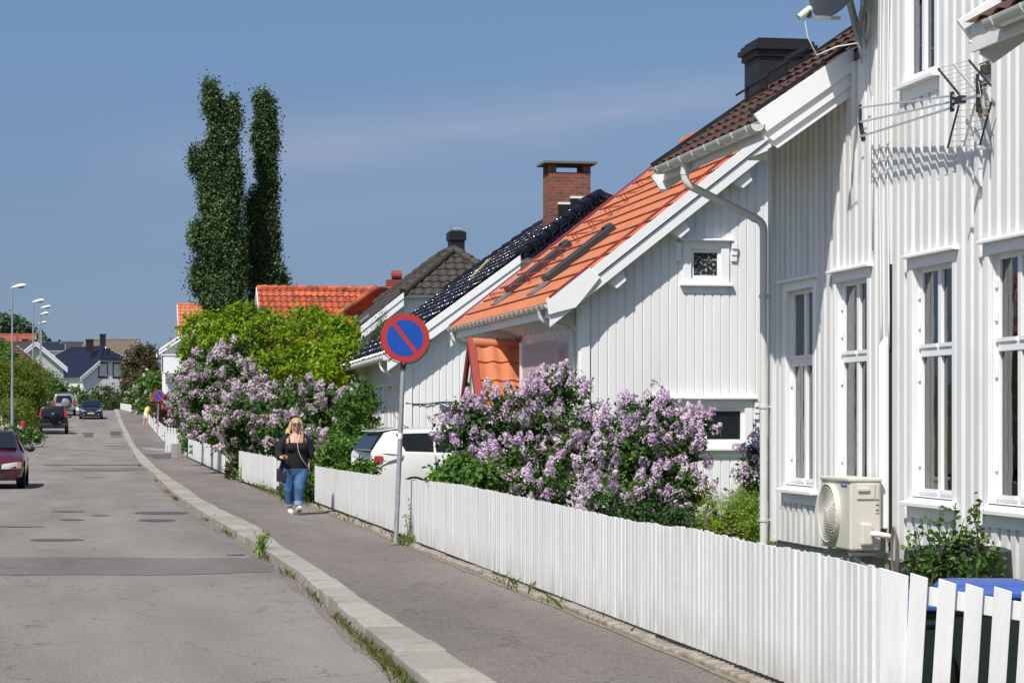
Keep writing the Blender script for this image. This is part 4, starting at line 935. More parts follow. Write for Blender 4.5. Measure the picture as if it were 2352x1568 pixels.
h5, T5 = gable_house('white_house', 'small distant house with a low dark roof left of the long brown roof', 'house', (-1.5, 300), R(90), 6, 2.4, 3, 10.2, 11.45, ov=.3, eo=.3, roofm=M("slate_roof", (.05, .05, .055), rough=.6), tilekw=dict(seg=3), barge=.3)
# neighbours across the street, outside the frame but mirrored in the near windows
hO, TO = gable_house('ochre_house', 'ochre house across the street, mirrored in the near windows', 'house', (-17, 46), 0, 8, 12, 0, 4.4, 7.6, roofm=orange, tilekw=dict(seg=3), wallm=M("ochre_paint", (.5, .27, .07), rough=.6), barge=.2)
FO = (V3((-9, 46, 0)), V3((0, 1, 0)), V3((1, 0, 0)))
for u in (1.5, 5, 8.5): window(hO, FO, u, u + 1.2, 1.2, 2.8, rows=[.6])
# ================================================================== fences
def fence(name, label, pts, pitch=.11, bw=.066, dep=.02, cat='fence', group=None, mat=None, jit=.008, seed=1, posts=2.0):
    """pts: list of (X, Y, zbottom, ztop) running away from the camera; boards face the street"""
    t = thing(name, label, cat, V3((pts[0][0], pts[0][1], pts[0][2])), group); rnd = random.Random(seed)
    a = V3((pts[0][0], pts[0][1], 0)); b = V3((pts[-1][0], pts[-1][1], 0)); U = (b - a).normalized(); N = V3((-U.y, U.x, 0))
    if N.x > 0: N = -N
    us = [(V3((p[0], p[1], 0)) - a).dot(U) for p in pts]; zb = [p[2] for p in pts]; zt = [p[3] for p in pts]
    fb = lambda u: float(np.interp(u, us, zb)) + (rnd.uniform(-.004, .004) if 0 else 0); ft = lambda u: float(np.interp(u, us, zt))
    mb = MB(); panel_wall(mb, (a, U, N), 0, us[-1], fb, ft, (), pitch, bw, dep, jit=jit, rnd=rnd)
    L_ = us[-1]
    # rear faces
    k = max(2, int(L_ / 1.0)); Z = V3((0, 0, 1))
    for i in range(k):
        u, v = L_ * i / k, L_ * (i + 1) / k; q = -N * .018
        mb.add([a + U * u + q + Z * fb(u), a + U * v + q + Z * fb(v), a + U * v + q + Z * (ft(v) - .008), a + U * u + q + Z * (ft(u) - .008)], [(0, 1, 2, 3)])
    for u in (0, L_):
        mb.add([a + U * u + Z * fb(u), a + U * u - N * .018 + Z * fb(u), a + U * u - N * .018 + Z * ft(u), a + U * u + Z * ft(u)], [(0, 1, 2, 3)])
    mb.build('boards', mat or whitefence, t)
    rl = MB()
    for h in (.22, .75):
        for i in range(k):
            u, v = L_ * i / k, L_ * (i + 1) / k
            p = a + U * u - N * .045 + Z * (fb(u) + h * (ft(u) - fb(u))); q = a + U * v - N * .045 + Z * (fb(v) + h * (ft(v) - fb(v))); rl.bar(p, q, .045, .09)
    rl.build('rail', whitefence, t)
    u = .3
    while u < L_ and posts:
        mb = MB(); mb.fbox((a, U, N), u - .04, u + .04, -.16, -.07, fb(u) - .25, ft(u) - .08); mb.build('post', whitefence, t); u += posts
    return t
def ztops(T_, Y): return float(np.interp(Y, [p[0] for p in T_], [p[1] for p in T_]))
TN = [(11.2, .915), (12.2, .93), (13.5, .925), (14.9, .945), (16.6, .915), (19.2, .93), (22, .945), (25, .955), (28.6, .905)]
fence('board_fence', 'long white board fence along the pavement, in front of the near house and the lilacs', [(3.95, y, .155, ztops(TN, y)) for y in (11.28, 12.2, 13.5, 14.9, 16.6, 19.2, 22, 25, 28.55)], seed=2)
fence('board_fence', 'white fence of narrow boards behind the no-parking sign, ending where the woman walks', [(3.96, y, .17, z) for y, z in ((28.68, .90), (33, .87), (38, .83), (41.9, .815))], pitch=.085, bw=.06, dep=.008, seed=3)
def fence_px(name, label, L_, dzt=0, **kw):
    P = []
    for px, yb, yt in L_:
        g = onG(px, yb, .12); t_ = atY(px, yt, g.y); P.append((g.x, g.y, g.z + .03, t_.z))
    P.sort(key=lambda p: p[1]); return fence(name, label, P, **kw)
fence_px('board_fence', 'white board fence panel left of the walking woman, with a weed at its foot', [(633, 1131, 1051), (550, 1104, 1035)], seed=4, posts=1.6)
fence_px('board_fence', 'weathered white fence in the shade of the overhanging pale lilac', [(516, 1088, 1046), (485, 1074, 1020), (445, 1056, 1011), (424, 1046, 1005)], seed=5, pitch=.16, bw=.1)
fence_px('board_fence', 'short white fence panel beside the grey cabinet and the picket gate', [(411, 1040, 996), (384, 1025, 990)], seed=6)
fence_px('board_fence', 'white fence panel right of the far no-parking sign', [(377, 1015, 979), (353, 988, 957)], seed=7)
fence_px('board_fence', 'farthest white fence panel, where the person in yellow leans', [(351, 985, 963), (339, 970, 947)], seed=8, posts=0)
fence_px('board_fence', 'tiny white fence at the crest of the street by the white flowering bush', [(301, 947, 929), (277, 940, 925)], seed=9, posts=0, pitch=.3, bw=.15)
# picket gate by the grey cabinet
def pickets(name, label, cat, P, w, th, zt_off, rails, lean=0, seed=1, point=False, postw=0):
    """P: list of (base point, top z); rails: list of (z fraction)"""
    t = thing(name, label, cat, P[0][0]); rnd = random.Random(seed); U = (P[-1][0] - P[0][0]); U.z = 0; U.normalize(); N = V3((U.y, -U.x, 0))
    if N.y > 0: N = -N
    mb = MB()
    for b, zt in P:
        h = zt - b.z; l0 = -lean * h; tl = rnd.uniform(-.006, .006)
        pl = [b + U * (l0 - w / 2), b + U * (l0 + w / 2), b + U * (w / 2 + tl) + V3((0, 0, h - .015)), b + U * (-w / 2 + tl) + V3((0, 0, h + .012))]
        mb.prism([p + N * .02 for p in pl], N * th)
    mb.build('pickets', whitefence, t, bevel=.003, recalc=True)
    for f in rails:
        mb = MB(); a, za = P[0][0], P[0][1]; b, zb_ = P[-1][0], P[-1][1]
        p = a + V3((0, 0, (za - a.z) * f)) - U * .02 - U * lean * (za - a.z) * (1 - f); q = b + V3((0, 0, (zb_ - b.z) * f)) - U * lean * (za - a.z) * (1 - f); mb.bar(p, q, .035, .095); mb.build('rail', whitefence, t, bevel=.003)
    return t
gy = 97.0; PG = []
for k in range(8):
    p = atY(382 + k * 6.6, 1030, gy); PG.append((V3((p.x, gy, gz(gy) + .15)), atY(382, 980 + k * .9, gy).z))
pickets('picket_gate', 'small white picket gate behind the grey cabinet, under the lilac', 'gate', PG, .09, .03, 0, (.25, .8))
# leaning picket fence in the near right corner
PN = []; c0 = V3((3.98, 11.22, 0)); dr = V3((.94, -.34, 0)); nn = V3((.34, .94, 0)).normalized()
for px, yt in [(2054, 1312), (2113, 1319), (2176, 1332), (2239, 1343), (2303, 1350), (2366, 1361), (2430, 1372), (2494, 1383)]:
    tp = atP(px, yt, c0, nn); PN.append((V3((tp.x, tp.y, .06 - .02 * len(PN))), tp.z))
pickets('picket_fence', 'leaning white picket fence with wide gaps in front of the blue lidded bins', 'fence', PN[1:], .088, .022, 0, (.16, .885), lean=.062, seed=3)
mb = MB(); b, zt = PN[0]; mb.prism([b + dr * -.075 + V3((0, 0, 0)), b + dr * .05, V3((b.x + .068, b.y - .025, zt - .02)), V3((b.x - .062, b.y + .025, zt + .02))], nn * -.03)
mb.top('fence_post', whitefence, 'wide white corner board where the near board fence meets the leaning pickets', 'fence post', bevel=.004, recalc=True)

# ================================================================== no-parking signs
signred = M("sign_red", (.42, .028, .03), rough=.42, var=.06, vs=30); signblue = M("sign_blue", (.003, .065, .36), rough=.4); rust = M("rusty_collar", (.17, .11, .06), rough=.7, var=.3, vs=40)
def nosign(label, base, top, ctr, r, group, tilt=0):
    t = thing('no_parking_sign', label, 'road sign', base, group); b = V3(base); tp = V3(top); ax = (tp - b).normalized()
    mb = MB(); mb.tube([b, tp], .031, 16); pole = mb.build('pole', steel, t, smooth=50)
    mb = MB(); mb.tube([b + ax * .005 + V3((0, 0, 0)), b + ax * .02], .075, 16); mb.build('foot_ring', concrete, t, smooth=50)
    mb = MB(); mb.tube([tp - ax * .02, tp + ax * .16], .036, 16); mb.build('collar', rust, t, smooth=50)
    mb = MB(); L1 = (tp - b).length * .6; mb.tube([b + ax * L1, b + ax * (L1 + .07)], .0325, 16); mb.build('sticker', whitetrim, pole, smooth=50)
    c = V3(ctr); n = V3((-.10, -1, .02)).normalized(); rt = n.cross(V3((0, 0, 1))).normalized() * -1; 
    if rt.x < 0: rt = -rt
    up = V3((0, 0, 1)); up = (up - n * up.dot(n)).normalized(); ca, sa = math.cos(tilt), math.sin(tilt); rt, up = rt * ca + up * sa, up * ca - rt * sa
    mb = MB(); mb.lathe([(0, 0), (r - .004, 0), (r, .004), (r, .008), (r - .003, .012), (0, .012)], c, n, 48); pl = mb.build('sign_plate', signred, t, smooth=30)
    rb = r * .75; hw = r * .085; a0 = R(130)   # direction of the slash, upper left to lower right
    dx = V3((math.cos(a0), math.sin(a0), 0)); sd = V3((math.sin(a0), -math.cos(a0), 0))
    for s in (-1, 1):
        mb = MB(); ph = math.asin(hw / rb); pts = []
        for k in range(25):
            tt = ph + (math.pi - 2 * ph) * k / 24; q = dx * (math.cos(tt) * rb) + sd * (s * math.sin(tt) * rb); pts.append(c + n * .0135 + rt * q.x + up * q.y)
        mb.prism(pts, -n * .002); mb.build('blue_field', signblue, pl, recalc=True)
    mb = MB(); pts = [c - n * .01 + rt * (math.cos(tt) * r * 1.05) + up * (math.sin(tt) * r * 1.05) for tt in [R(-178) + R(176) * k / 20 for k in range(21)]]; mb.tube(pts, r * .026, 6)
    for p in (pts[0], pts[-1], pts[10]): mb.box(p + n * .015, (.03, .03, .025))
    mb.box(c - n * .035 - up * (r * .55), (.05, .05, .35)); mb.build('bracket', rust, t, smooth=50)
    return t
b = onG(909, 1250, .1); tp = atY(926, 845, b.y); ct = atY(930, 776, b.y - .09)
nosign('large round blue and red no-parking sign on a leaning grey pole by the near fence', b, tp, ct, 56 * b.y / ray(930, 776).y / F, 'no-parking signs', tilt=R(-2))
b = onG(361, 1015, .1); tp = atY(364, 925, b.y); ct = atY(364, 908, b.y - .09)
nosign('far round blue and red no-parking sign beside the person in yellow', b, tp, ct, 13.4 * b.y / F, 'no-parking signs')

# ================================================================== street lamps
def lamp_at(o, px, py, Y):
    p = atY(px, py, Y); o.location = (p.x, p.y, p.z - 8.4)
lp = thing('street_lamp', 'x', 'street lamp', V3((0, 0, 0)), 'street lamps along the left side')
mb = MB(); mb.tube([(0, 0, 0), (0, 0, 4), (0, 0, 8.3)], [.075, .055, .04], 10); mb.build('pole', steel, lp, smooth=50)
mb = MB(); mb.tube([(0, 0, 0), (0, 0, 2.4)], .085, 10); mb.build('pole_sleeve', steel, lp, smooth=50)
mb = MB(); mb.tube([(-.06, 0, 8.27), (.12, 0, 8.32)], .045, 8); mb.build('arm', steel, lp, smooth=50)
mb = MB(); mb.rings([[(x, w * math.cos(t) * .5, z + h * (math.sin(t) if math.sin(t) > 0 else .25 * math.sin(t))) for t in [2 * math.pi * k / 12 for k in range(12)]] for x, z, w, h in ((.0, 8.3, .1, .05), (.1, 8.31, .17, .1), (.35, 8.36, .26, .14), (.6, 8.40, .26, .13), (.72, 8.43, .12, .06))], cap=True); hd_ = mb.build('lamp_head', M("lamp_enamel", (.72, .72, .70), rough=.4), lp, smooth=50)
mb = MB(); mb.sphere((.46, 0, 8.35), (.2, .1, .1), 12, 8); mb.build('lamp_glass', M("lamp_glass", (.35, .34, .28), rough=.25), hd_, smooth=60)
LP = [(28, 656, 128, 'tallest and nearest grey street lamp rising from the left hedge'), (76, 690, 160, 'second grey street lamp from the left, behind the hedge'), (95, 704, 185, 'street lamp with the third highest head, rightmost pole of the lamp row'), (92.5, 719, 205, 'street lamp whose head is fourth highest, just below the third'), (89.5, 740, 232, 'farthest street lamp with the lowest head of the row')]
for i, (px, py, Y, lab) in enumerate(LP):
    o = lp if i == 0 else copy_tree(lp); lamp_at(o, px, py, Y); o['label'] = lab

# ================================================================== grey cabinet, hydrant marker, green box
c = atY(405, 1044, 84.5); g0 = gz(84.5) + .1
t = thing('utility_cabinet', 'narrow grey steel utility cabinet standing by the picket gate', 'cabinet', V3((c.x, 84.5, g0)))
mb = MB(); mb.box2((c.x - .17, 84.4, g0), (c.x + .17, 84.7, g0 + .6)); mb.build('body', steel, t, bevel=.01)
mb = MB(); mb.box2((c.x - .2, 84.36, g0 - .02), (c.x + .2, 84.74, g0 + .05)); mb.build('plinth', concrete, t)
mb = MB(); mb.box2((c.x - .14, 84.385, g0 + .08), (c.x + .14, 84.399, g0 + .56)); mb.build('door', steel, t)
mb = MB(); mb.tube([(c.x + .03, 84.36, g0), (c.x + .03, 84.36, g0 + 1.15)], .012, 8); st = mb.top('marker_stake', M("stake_yellow", (.6, .35, .02), rough=.5), 'thin yellow marker stake in front of the grey cabinet', 'stake')
hy = atY(53, 1008, 115); t = thing('hydrant_marker', 'green post with a red cap standing in weeds at the left verge', 'post', V3((hy.x, 115, hy.z)))
mb = MB(); mb.tube([(hy.x, 115, hy.z - .2), (hy.x, 115, hy.z + .55)], .12, 12); mb.build('post', M("green_enamel", (.03, .16, .08), rough=.5), t, smooth=50)
mb = MB(); mb.tube([(hy.x, 115, hy.z + .55), (hy.x, 115, hy.z + .85), (hy.x, 115, hy.z + .9)], [.135, .135, .06], 12); mb.build('cap', M("red_enamel", (.38, .03, .03), rough=.5), t, smooth=50)
gb = atY(45, 985, 122); mb = MB(); mb.box2((gb.x - .3, 121.8, gb.z - .6), (gb.x + .3, 122.2, gb.z + .25)); mb.box2((gb.x - .34, 121.75, gb.z + .25), (gb.x + .34, 122.25, gb.z + .3)); mb.top('cable_box', M("dark_green_paint", (.02, .05, .04), rough=.5), 'dark green cable box behind the green post', 'cable box', bevel=.01)

# ================================================================== vegetation
lil = leafmat("lilac_leaf", (.045, .105, .02), col2=(.08, .16, .025)); lilf = M("lilac_flower", (.74, .60, .72), rough=.8, island=.2, col2=(.58, .40, .59), c2s=4, trans=.3)
lilf2 = M("pale_lilac_flower", (.68, .55, .61), rough=.8, island=.25, col2=(.50, .38, .47), c2s=2, trans=.3)
yel = leafmat("golden_leaf", (.25, .37, .012), col2=(.14, .25, .015), trans=.45, isl=.4)
dkg = leafmat("dark_green_leaf", (.035, .08, .02), col2=(.055, .11, .025)); mid = leafmat("mid_green_leaf", (.075, .17, .025), col2=(.11, .20, .025)); popm = leafmat("poplar_leaf", (.062, .105, .036), col2=(.085, .13, .038), trans=.2, isl=.45)
hedm = leafmat("hedge_leaf", (.14, .22, .018), col2=(.17, .17, .025), trans=.4); redl = leafmat("reddish_leaf", (.13, .085, .05), col2=(.07, .10, .03)); lime = leafmat("lime_leaf", (.26, .38, .04), col2=(.19, .31, .035), trans=.45)
whf = M("white_flower", (.6, .6, .5), rough=.8, island=.2); pinkf = M("pink_flower", (.45, .10, .14), rough=.8, island=.3)
# near lilacs, in front of the orange roofed house
def base_of(l, dz=.02, Yb=None): return (float(l[0][0]), float(l[0][1]), gz(float(l[0][1])) + dz)
A1 = [lobe(1105, 1010, 80, 80, 29), lobe(1058, 985, 42, 28, 29.5), lobe(1180, 985, 95, 90, 29), lobe(1275, 940, 78, 80, 29.3), lobe(1318, 1012, 62, 66, 28.8), lobe(1290, 880, 34, 28, 29.3), lobe(1200, 1090, 130, 60, 28.3), lobe(1230, 1150, 110, 60, 28), lobe(1075, 962, 38, 18, 29.2)]
shrub('lilac_bush', 'large spreading lilac bush in pale purple flower in front of the small porch roof', 'lilac bush', (5.75, 28.9, .05), A1, lil, nclump=430, per=46, cr=.15, leaf=.062, seed=11, flowers=(lilf, 290, .026, .14, .5))
A2 = [lobe(1470, 1000, 80, 75, 27), lobe(1505, 952, 44, 36, 27.2), lobe(1440, 1060, 85, 70, 26.7), lobe(1540, 1050, 62, 75, 26.8), lobe(1560, 1130, 60, 55, 26.5), lobe(1440, 1140, 90, 60, 26.4), lobe(1392, 1085, 42, 66, 27), lobe(1590, 990, 32, 40, 27.3)]
shrub('lilac_bush', 'lilac bush with purple flowers below the wide basement window', 'lilac bush', (6.9, 26.9, .05), A2, lil, nclump=360, per=46, cr=.14, leaf=.06, seed=12, flowers=(lilf, 250, .026, .14, .5))
A3 = [lobe(1735, 1080, 26, 50, 26), lobe(1720, 1110, 34, 34, 26), lobe(1745, 1050, 16, 26, 26)]
shrub('lilac_bush', 'small young lilac beside the downpipe of the near house', 'lilac bush', (7.45, 26.0, .05), A3, lil, nclump=50, per=40, cr=.1, leaf=.05, seed=13, flowers=(lilf, 26, .024, .14, .5))
A4 = [lobe(1055, 1088, 50, 34, 27.4), lobe(1090, 1105, 60, 35, 27.2), lobe(1022, 1098, 20, 24, 27.6)]
shrub('green_shrub', 'fresh green shrub between the white car and the near lilac', 'shrub', (4.75, 27.4, .05), A4, mid, nclump=120, per=42, cr=.12, leaf=.075, seed=14)
A5 = [lobe(1650, 1190, 50, 48, 24.6), lobe(1715, 1185, 48, 50, 24.4), lobe(1690, 1160, 40, 35, 24.6), lobe(1735, 1215, 30, 40, 24.2), lobe(1632, 1150, 16, 25, 24.6)]
shrub('lime_shrub', 'feathery lime-green shrub between the lilac and the downpipe', 'shrub', (6.75, 24.5, .05), A5, lime, nclump=230, per=60, cr=.1, leaf=.028, seed=15, asp=.35, up=.8)
A6 = [lobe(1600, 1215, 60, 26, 25.2), lobe(1550, 1200, 50, 22, 25.5), lobe(1470, 1185, 70, 22, 25.8)]
shrub('low_shrub', 'low dark green shrub just behind the fence below the second lilac', 'shrub', (6.1, 25.2, .05), A6, dkg, nclump=90, per=40, cr=.1, leaf=.05, seed=16)
# rose bush by the bins
def rose():
    t = thing('rose_bush', 'rose bush with long upright shoots between the blue lidded bins and the house wall', 'rose bush', V3((6.0, 15.6, .1))); r_ = random.Random(5); rs = np.random.RandomState(5); mb = MB(); PP = []
    for px, py in [(2085, 1235), (2105, 1210), (2130, 1200), (2160, 1175), (2195, 1160), (2215, 1190), (2235, 1165), (2250, 1150), (2180, 1230), (2225, 1240), (2140, 1245), (2255, 1215), (2120, 1270)]:
        tp = atY(px, py, 15.6 + r_.uniform(-.2, .2)); b = V3((tp.x + r_.uniform(-.15, .15), tp.y + .1, .1)); m_ = b.lerp(tp, .55) + V3((r_.uniform(-.07, .07), 0, 0))
        mb.tube([b, m_, tp], [.009, .007, .003], 5)
        for k in range(16):
            f = .45 + .55 * k / 15; q = m_.lerp(tp, (f - .5) * 2) if f > .5 else b.lerp(m_, f * 2)
            PP.append(np.array(q)[None] + rs.normal(size=(3, 3)) * .028)
    mb.build('stems', M("rose_stem", (.10, .07, .03), rough=.7), t, smooth=60)
    L1 = [lobe(2115, 1300, 45, 50, 15.7), lobe(2190, 1290, 60, 60, 15.7), lobe(2240, 1275, 42, 60, 15.6), lobe(2250, 1320, 40, 40, 15.5)]
    P, N, _, _ = crown(L1, 62, 16, .07, 6, .3); PP.append(P)
    rawmesh('foliage', leafverts(np.concatenate(PP), .048, rs, .62, .5), 4, leafmat("rose_leaf", (.07, .15, .03), col2=(.11, .16, .04)), t)
rose()
mb = MB(); p = atY(2200, 1300, 16.0); mb.rings([[(p.x + .42 * math.cos(t) * w, p.y + .42 * w * math.sin(t), z) for t in [2 * math.pi * k / 24 for k in range(24)]] for z, w in ((.1, .7), (p.z - .1, .95), (p.z + .12, .92), (p.z + .14, .8))], cap=True); mb.top('compost_bin', M("dark_green_plastic", (.03, .045, .04), rough=.6), 'rounded dark composter behind the rose bush against the house wall', 'composter', smooth=50)
# far pale lilacs overhanging the fence
B1 = [lobe(500, 890, 85, 70, 66), lobe(462, 900, 55, 72, 70), lobe(545, 895, 62, 58, 66), lobe(485, 840, 48, 32, 68), lobe(590, 935, 70, 65, 63), lobe(432, 930, 27, 55, 76), lobe(560, 980, 70, 60, 62), lobe(500, 960, 60, 50, 66), lobe(545, 800, 26, 12, 68)]
shrub('lilac_bush', 'huge lilac bush with pale pinkish flowers overhanging the white fence', 'lilac bush', (4.9, 66, .05), B1, lil, nclump=900, per=42, cr=.26, leaf=.115, seed=21, flowers=(lilf2, 215, .05, .27, .45))
B2 = [lobe(700, 940, 65, 60, 56), lobe(740, 935, 38, 38, 58), lobe(680, 1010, 55, 55, 55), lobe(760, 980, 55, 60, 56), lobe(700, 915, 42, 35, 58), lobe(720, 1060, 60, 50, 52), lobe(640, 960, 40, 80, 59), lobe(640, 935, 45, 40, 61)]
shrub('lilac_bush', 'darker lilac bush with scattered mauve flowers behind the walking woman', 'lilac bush', (5.4, 56, .05), B2, lil, nclump=640, per=42, cr=.24, leaf=.105, seed=22, flowers=(lilf2, 85, .045, .24, .5))
B3 = [lobe(480, 760, 60, 40, 78), lobe(560, 740, 60, 40, 77), lobe(640, 770, 80, 55, 73), lobe(720, 790, 78, 62, 70), lobe(770, 770, 52, 42, 69), lobe(765, 840, 52, 55, 68), lobe(680, 850, 60, 50, 75), lobe(440, 790, 26, 44, 79), lobe(600, 840, 55, 45, 73), lobe(700, 870, 60, 30, 68), lobe(655, 842, 50, 34, 61), lobe(730, 862, 48, 34, 60.5), lobe(788, 835, 30, 46, 62), lobe(520, 810, 60, 40, 77), lobe(700, 728, 45, 18, 72), lobe(785, 805, 30, 55, 68.5)]
shrub('golden_tree', 'bright yellow-green bushy tree below the orange roof', 'tree', (8.3, 76, .2), B3, yel, nclump=620, per=54, cr=.25, leaf=.15, seed=23, up=.5, asp=.45, inner=.12)
B4 = [lobe(810, 990, 40, 85, 49.5), lobe(835, 930, 28, 50, 50.5), lobe(790, 1050, 40, 50, 48), lobe(845, 1010, 20, 60, 50.4), lobe(760, 1060, 40, 40, 47.8)]
shrub('climbing_shrub', 'leafy green shrub climbing the street corner of the glossy black roofed house', 'shrub', (5.8, 49.6, .0), B4, mid, nclump=330, per=42, cr=.17, leaf=.08, seed=24)
B5 = [lobe(858, 800, 26, 42, 67), lobe(840, 840, 30, 45, 67), lobe(880, 745, 9, 32, 67.5), lobe(826, 870, 26, 40, 67), lobe(870, 780, 14, 40, 67)]
shrub('dark_conifer', 'dark conifer top between the golden tree and the glossy black roof', 'conifer', (8.1, 66, .0), B5, dkg, nclump=130, per=50, cr=.2, leaf=.07, seed=25, asp=.3)
B6 = [lobe(690, 1115, 26, 28, 43.6), lobe(712, 1100, 30, 36, 44), lobe(670, 1125, 20, 18, 43.6), lobe(700, 1070, 30, 30, 45)]
shrub('green_shrub', 'low green shrub in the fence gap behind the walking woman', 'shrub', (4.15, 44, .0), B6, mid, nclump=110, per=36, cr=.12, leaf=.07, seed=26)
B7 = [lobe(835, 1072, 26, 20, 40.5), lobe(785, 1078, 20, 14, 41), lobe(860, 1085, 10, 10, 40)]
shrub('green_shrub', 'small green shrub peeping over the fence at the rear of the white car', 'shrub', (5.0, 40.6, .0), B7, mid, nclump=50, per=32, cr=.09, leaf=.06, seed=27)
B8 = [lobe(535, 1085, 16, 28, 60), lobe(548, 1070, 12, 30, 59), lobe(525, 1100, 14, 14, 60)]
shrub('green_shrub', 'tangled shrub at the foot of the pale lilac between two fence panels', 'shrub', (3.75, 60, .1), B8, leafmat("brownish_leaf", (.07, .075, .03)), nclump=60, per=36, cr=.12, leaf=.08, seed=28)
B9 = [lobe(386, 945, 22, 35, 130), lobe(402, 975, 24, 26, 116), lobe(422, 975, 24, 28, 104), lobe(364, 935, 16, 22, 145), lobe(374, 962, 12, 22, 136)]
shrub('flowering_shrub', 'dark reddish shrub with small pink flowers behind the far no-parking sign', 'shrub', (5.2, 116, .4), B9, leafmat("maroon_leaf", (.05, .055, .02), col2=(.09, .04, .03)), nclump=150, per=36, cr=.25, leaf=.13, seed=29, flowers=(pinkf, 26, .07, .16))
B10 = [lobe(445, 1010, 30, 30, 88), lobe(470, 1030, 30, 20, 84), lobe(435, 985, 20, 20, 92)]
shrub('green_shrub', 'green undergrowth behind the weathered fence below the pale lilac', 'shrub', (4.5, 87, .1), B10, mid, nclump=90, per=36, cr=.2, leaf=.11, seed=30)
B11 = [lobe(322, 905, 27, 32, 200), lobe(345, 890, 28, 34, 184), lobe(305, 928, 18, 20, 208), lobe(372, 885, 32, 34, 160), lobe(346, 932, 10, 40, 178), lobe(330, 935, 14, 28, 190)]
shrub('flowering_shrub', 'green bush with white blossom behind the person in yellow', 'shrub', (4.9, 184, 1.7), B11, mid, nclump=260, per=40, cr=.32, leaf=.2, seed=31, flowers=(whf, 30, .09, .25))
B12 = [lobe(320, 842, 36, 46, 222), lobe(340, 820, 24, 24, 222), lobe(304, 860, 22, 40, 221), lobe(345, 860, 25, 35, 221), lobe(312, 890, 32, 30, 220)]
shrub('bronze_tree', 'rounded tree with bronze and green leaves right of the dark half-hipped roof', 'tree', (4.3, 222, 2.2), B12, redl, nclump=460, per=40, cr=.42, leaf=.22, seed=32)
B13 = [lobe(250, 905, 36, 25, 226), lobe(228, 915, 26, 18, 225), lobe(268, 922, 30, 22, 225), lobe(242, 930, 40, 15, 224)]
shrub('green_shrub', 'olive-green shrub in front of the house with dark red window frames', 'shrub', (1.4, 225, 2.3), B13, leafmat("olive_leaf", (.075, .095, .03)), nclump=150, per=36, cr=.38, leaf=.2, seed=33)
B14 = [lobe(135, 895, 24, 28, 200), lobe(115, 885, 16, 26, 196), lobe(150, 920, 18, 20, 200), lobe(118, 915, 20, 20, 190)]
shrub('lilac_bush', 'small lilac and green shrub in front of the far dark roof, above the parked cars', 'lilac bush', (-3.2, 198, 2.0), B14, mid, nclump=160, per=36, cr=.34, leaf=.2, seed=34, flowers=(lilf2, 14, .1, .35))
B15 = [lobe(178, 905, 14, 22, 206), lobe(190, 915, 12, 20, 206)]
shrub('green_shrub', 'slender green shrub above the dark blue car', 'shrub', (-1.2, 206, 2.3), B15, mid, nclump=50, per=30, cr=.3, leaf=.18, seed=35)
# hedge on the left
H1 = [lobe(20, 885, 62, 62, 150), lobe(90, 890, 20, 45, 160), lobe(60, 860, 50, 35, 152), lobe(66, 900, 34, 50, 150), lobe(80, 925, 18, 58, 152), lobe(-30, 880, 60, 70, 150), lobe(30, 955, 50, 45, 138), lobe(60, 962, 24, 35, 140), lobe(-60, 900, 60, 90, 150), lobe(50, 870, 40, 35, 152)]
shrub('hedge', 'big rounded yellow-green hedge beside the parked black car', 'hedge', (-5.2, 145, .7), H1, hedm, nclump=1500, per=46, cr=.34, leaf=.13, seed=36, asp=.45)
H2 = [lobe(18, 835, 22, 30, 165), lobe(40, 845, 22, 25, 165), lobe(5, 815, 12, 30, 166)]
shrub('green_tree', 'light green tree rising above the left hedge in front of the brown roof', 'tree', (-6, 165, 1), H2, mid, nclump=90, per=36, cr=.4, leaf=.22, seed=37)
W1 = [lobe(68, 1000, 22, 16, 116), lobe(40, 1005, 20, 18, 114), lobe(85, 1005, 14, 10, 117), lobe(20, 1000, 20, 20, 114)]
shrub('wild_herbs', 'weeds with white blossoms round the green and red post', 'weeds', (-3.9, 116, .3), W1, mid, nclump=110, per=36, cr=.2, leaf=.12, seed=38, flowers=(whf, 24, .06, .12), stems=False)
# hedge opposite, outside the frame, mirrored in the near windows
HO = [(np.array((-8.2, y, 1.6)), np.array((1.6, 3.2, 1.9))) for y in (30, 35, 40)]
shrub('hedge', 'tall hedge across the street, seen only as a green reflection in the near windows', 'hedge', (-8.2, 35, 0), HO, mid, nclump=260, per=30, cr=.5, leaf=.2, seed=39)
# poplars
def poplar(label, base, lobes, seed, nc):
    t = thing('poplar_tree', label, 'poplar', base, 'poplars behind the orange roof'); rs = np.random.RandomState(seed)
    lobes = [(l[0], np.array((max(l[1][0] - .22, .10), max(l[1][1] - .2, .1), max(l[1][2] - .32, .2)))) for l in lobes]
    r3 = np.random.RandomState(seed + 5); extra = []
    for l in lobes:
        for k in range(3):
            sd = 1 if r3.random() < .5 else -1; c_ = l[0] + np.array([sd * l[1][0] * (.8 + .4 * r3.random()), (r3.random() - .5) * l[1][1], (r3.random() * 1.7 - .8) * l[1][2]]); extra.append((c_, np.array((.08, .08, .25 + .25 * r3.random()))))
    lobes = lobes + extra
    P, N, _, _ = crown(lobes, int(nc * .78), 170, .34, seed, .15, az=.8); sh = P.copy(); 
    rawmesh('crown', leafverts(sh, .108, rs, .8, .25, N * .8), 4, popm, t)
    mb = MB(); b = V3(base); mb.tube([b, b + V3((.1, 0, 5)), b + V3((0, 0, 12))], [.4, .25, .08], 8)
    for l in lobes: mb.tube([V3((b.x, b.y, l[0][2] - l[1][2])), V3(l[0])], [.12, .04], 5)
    mb.build('trunk', bark, t, smooth=60)
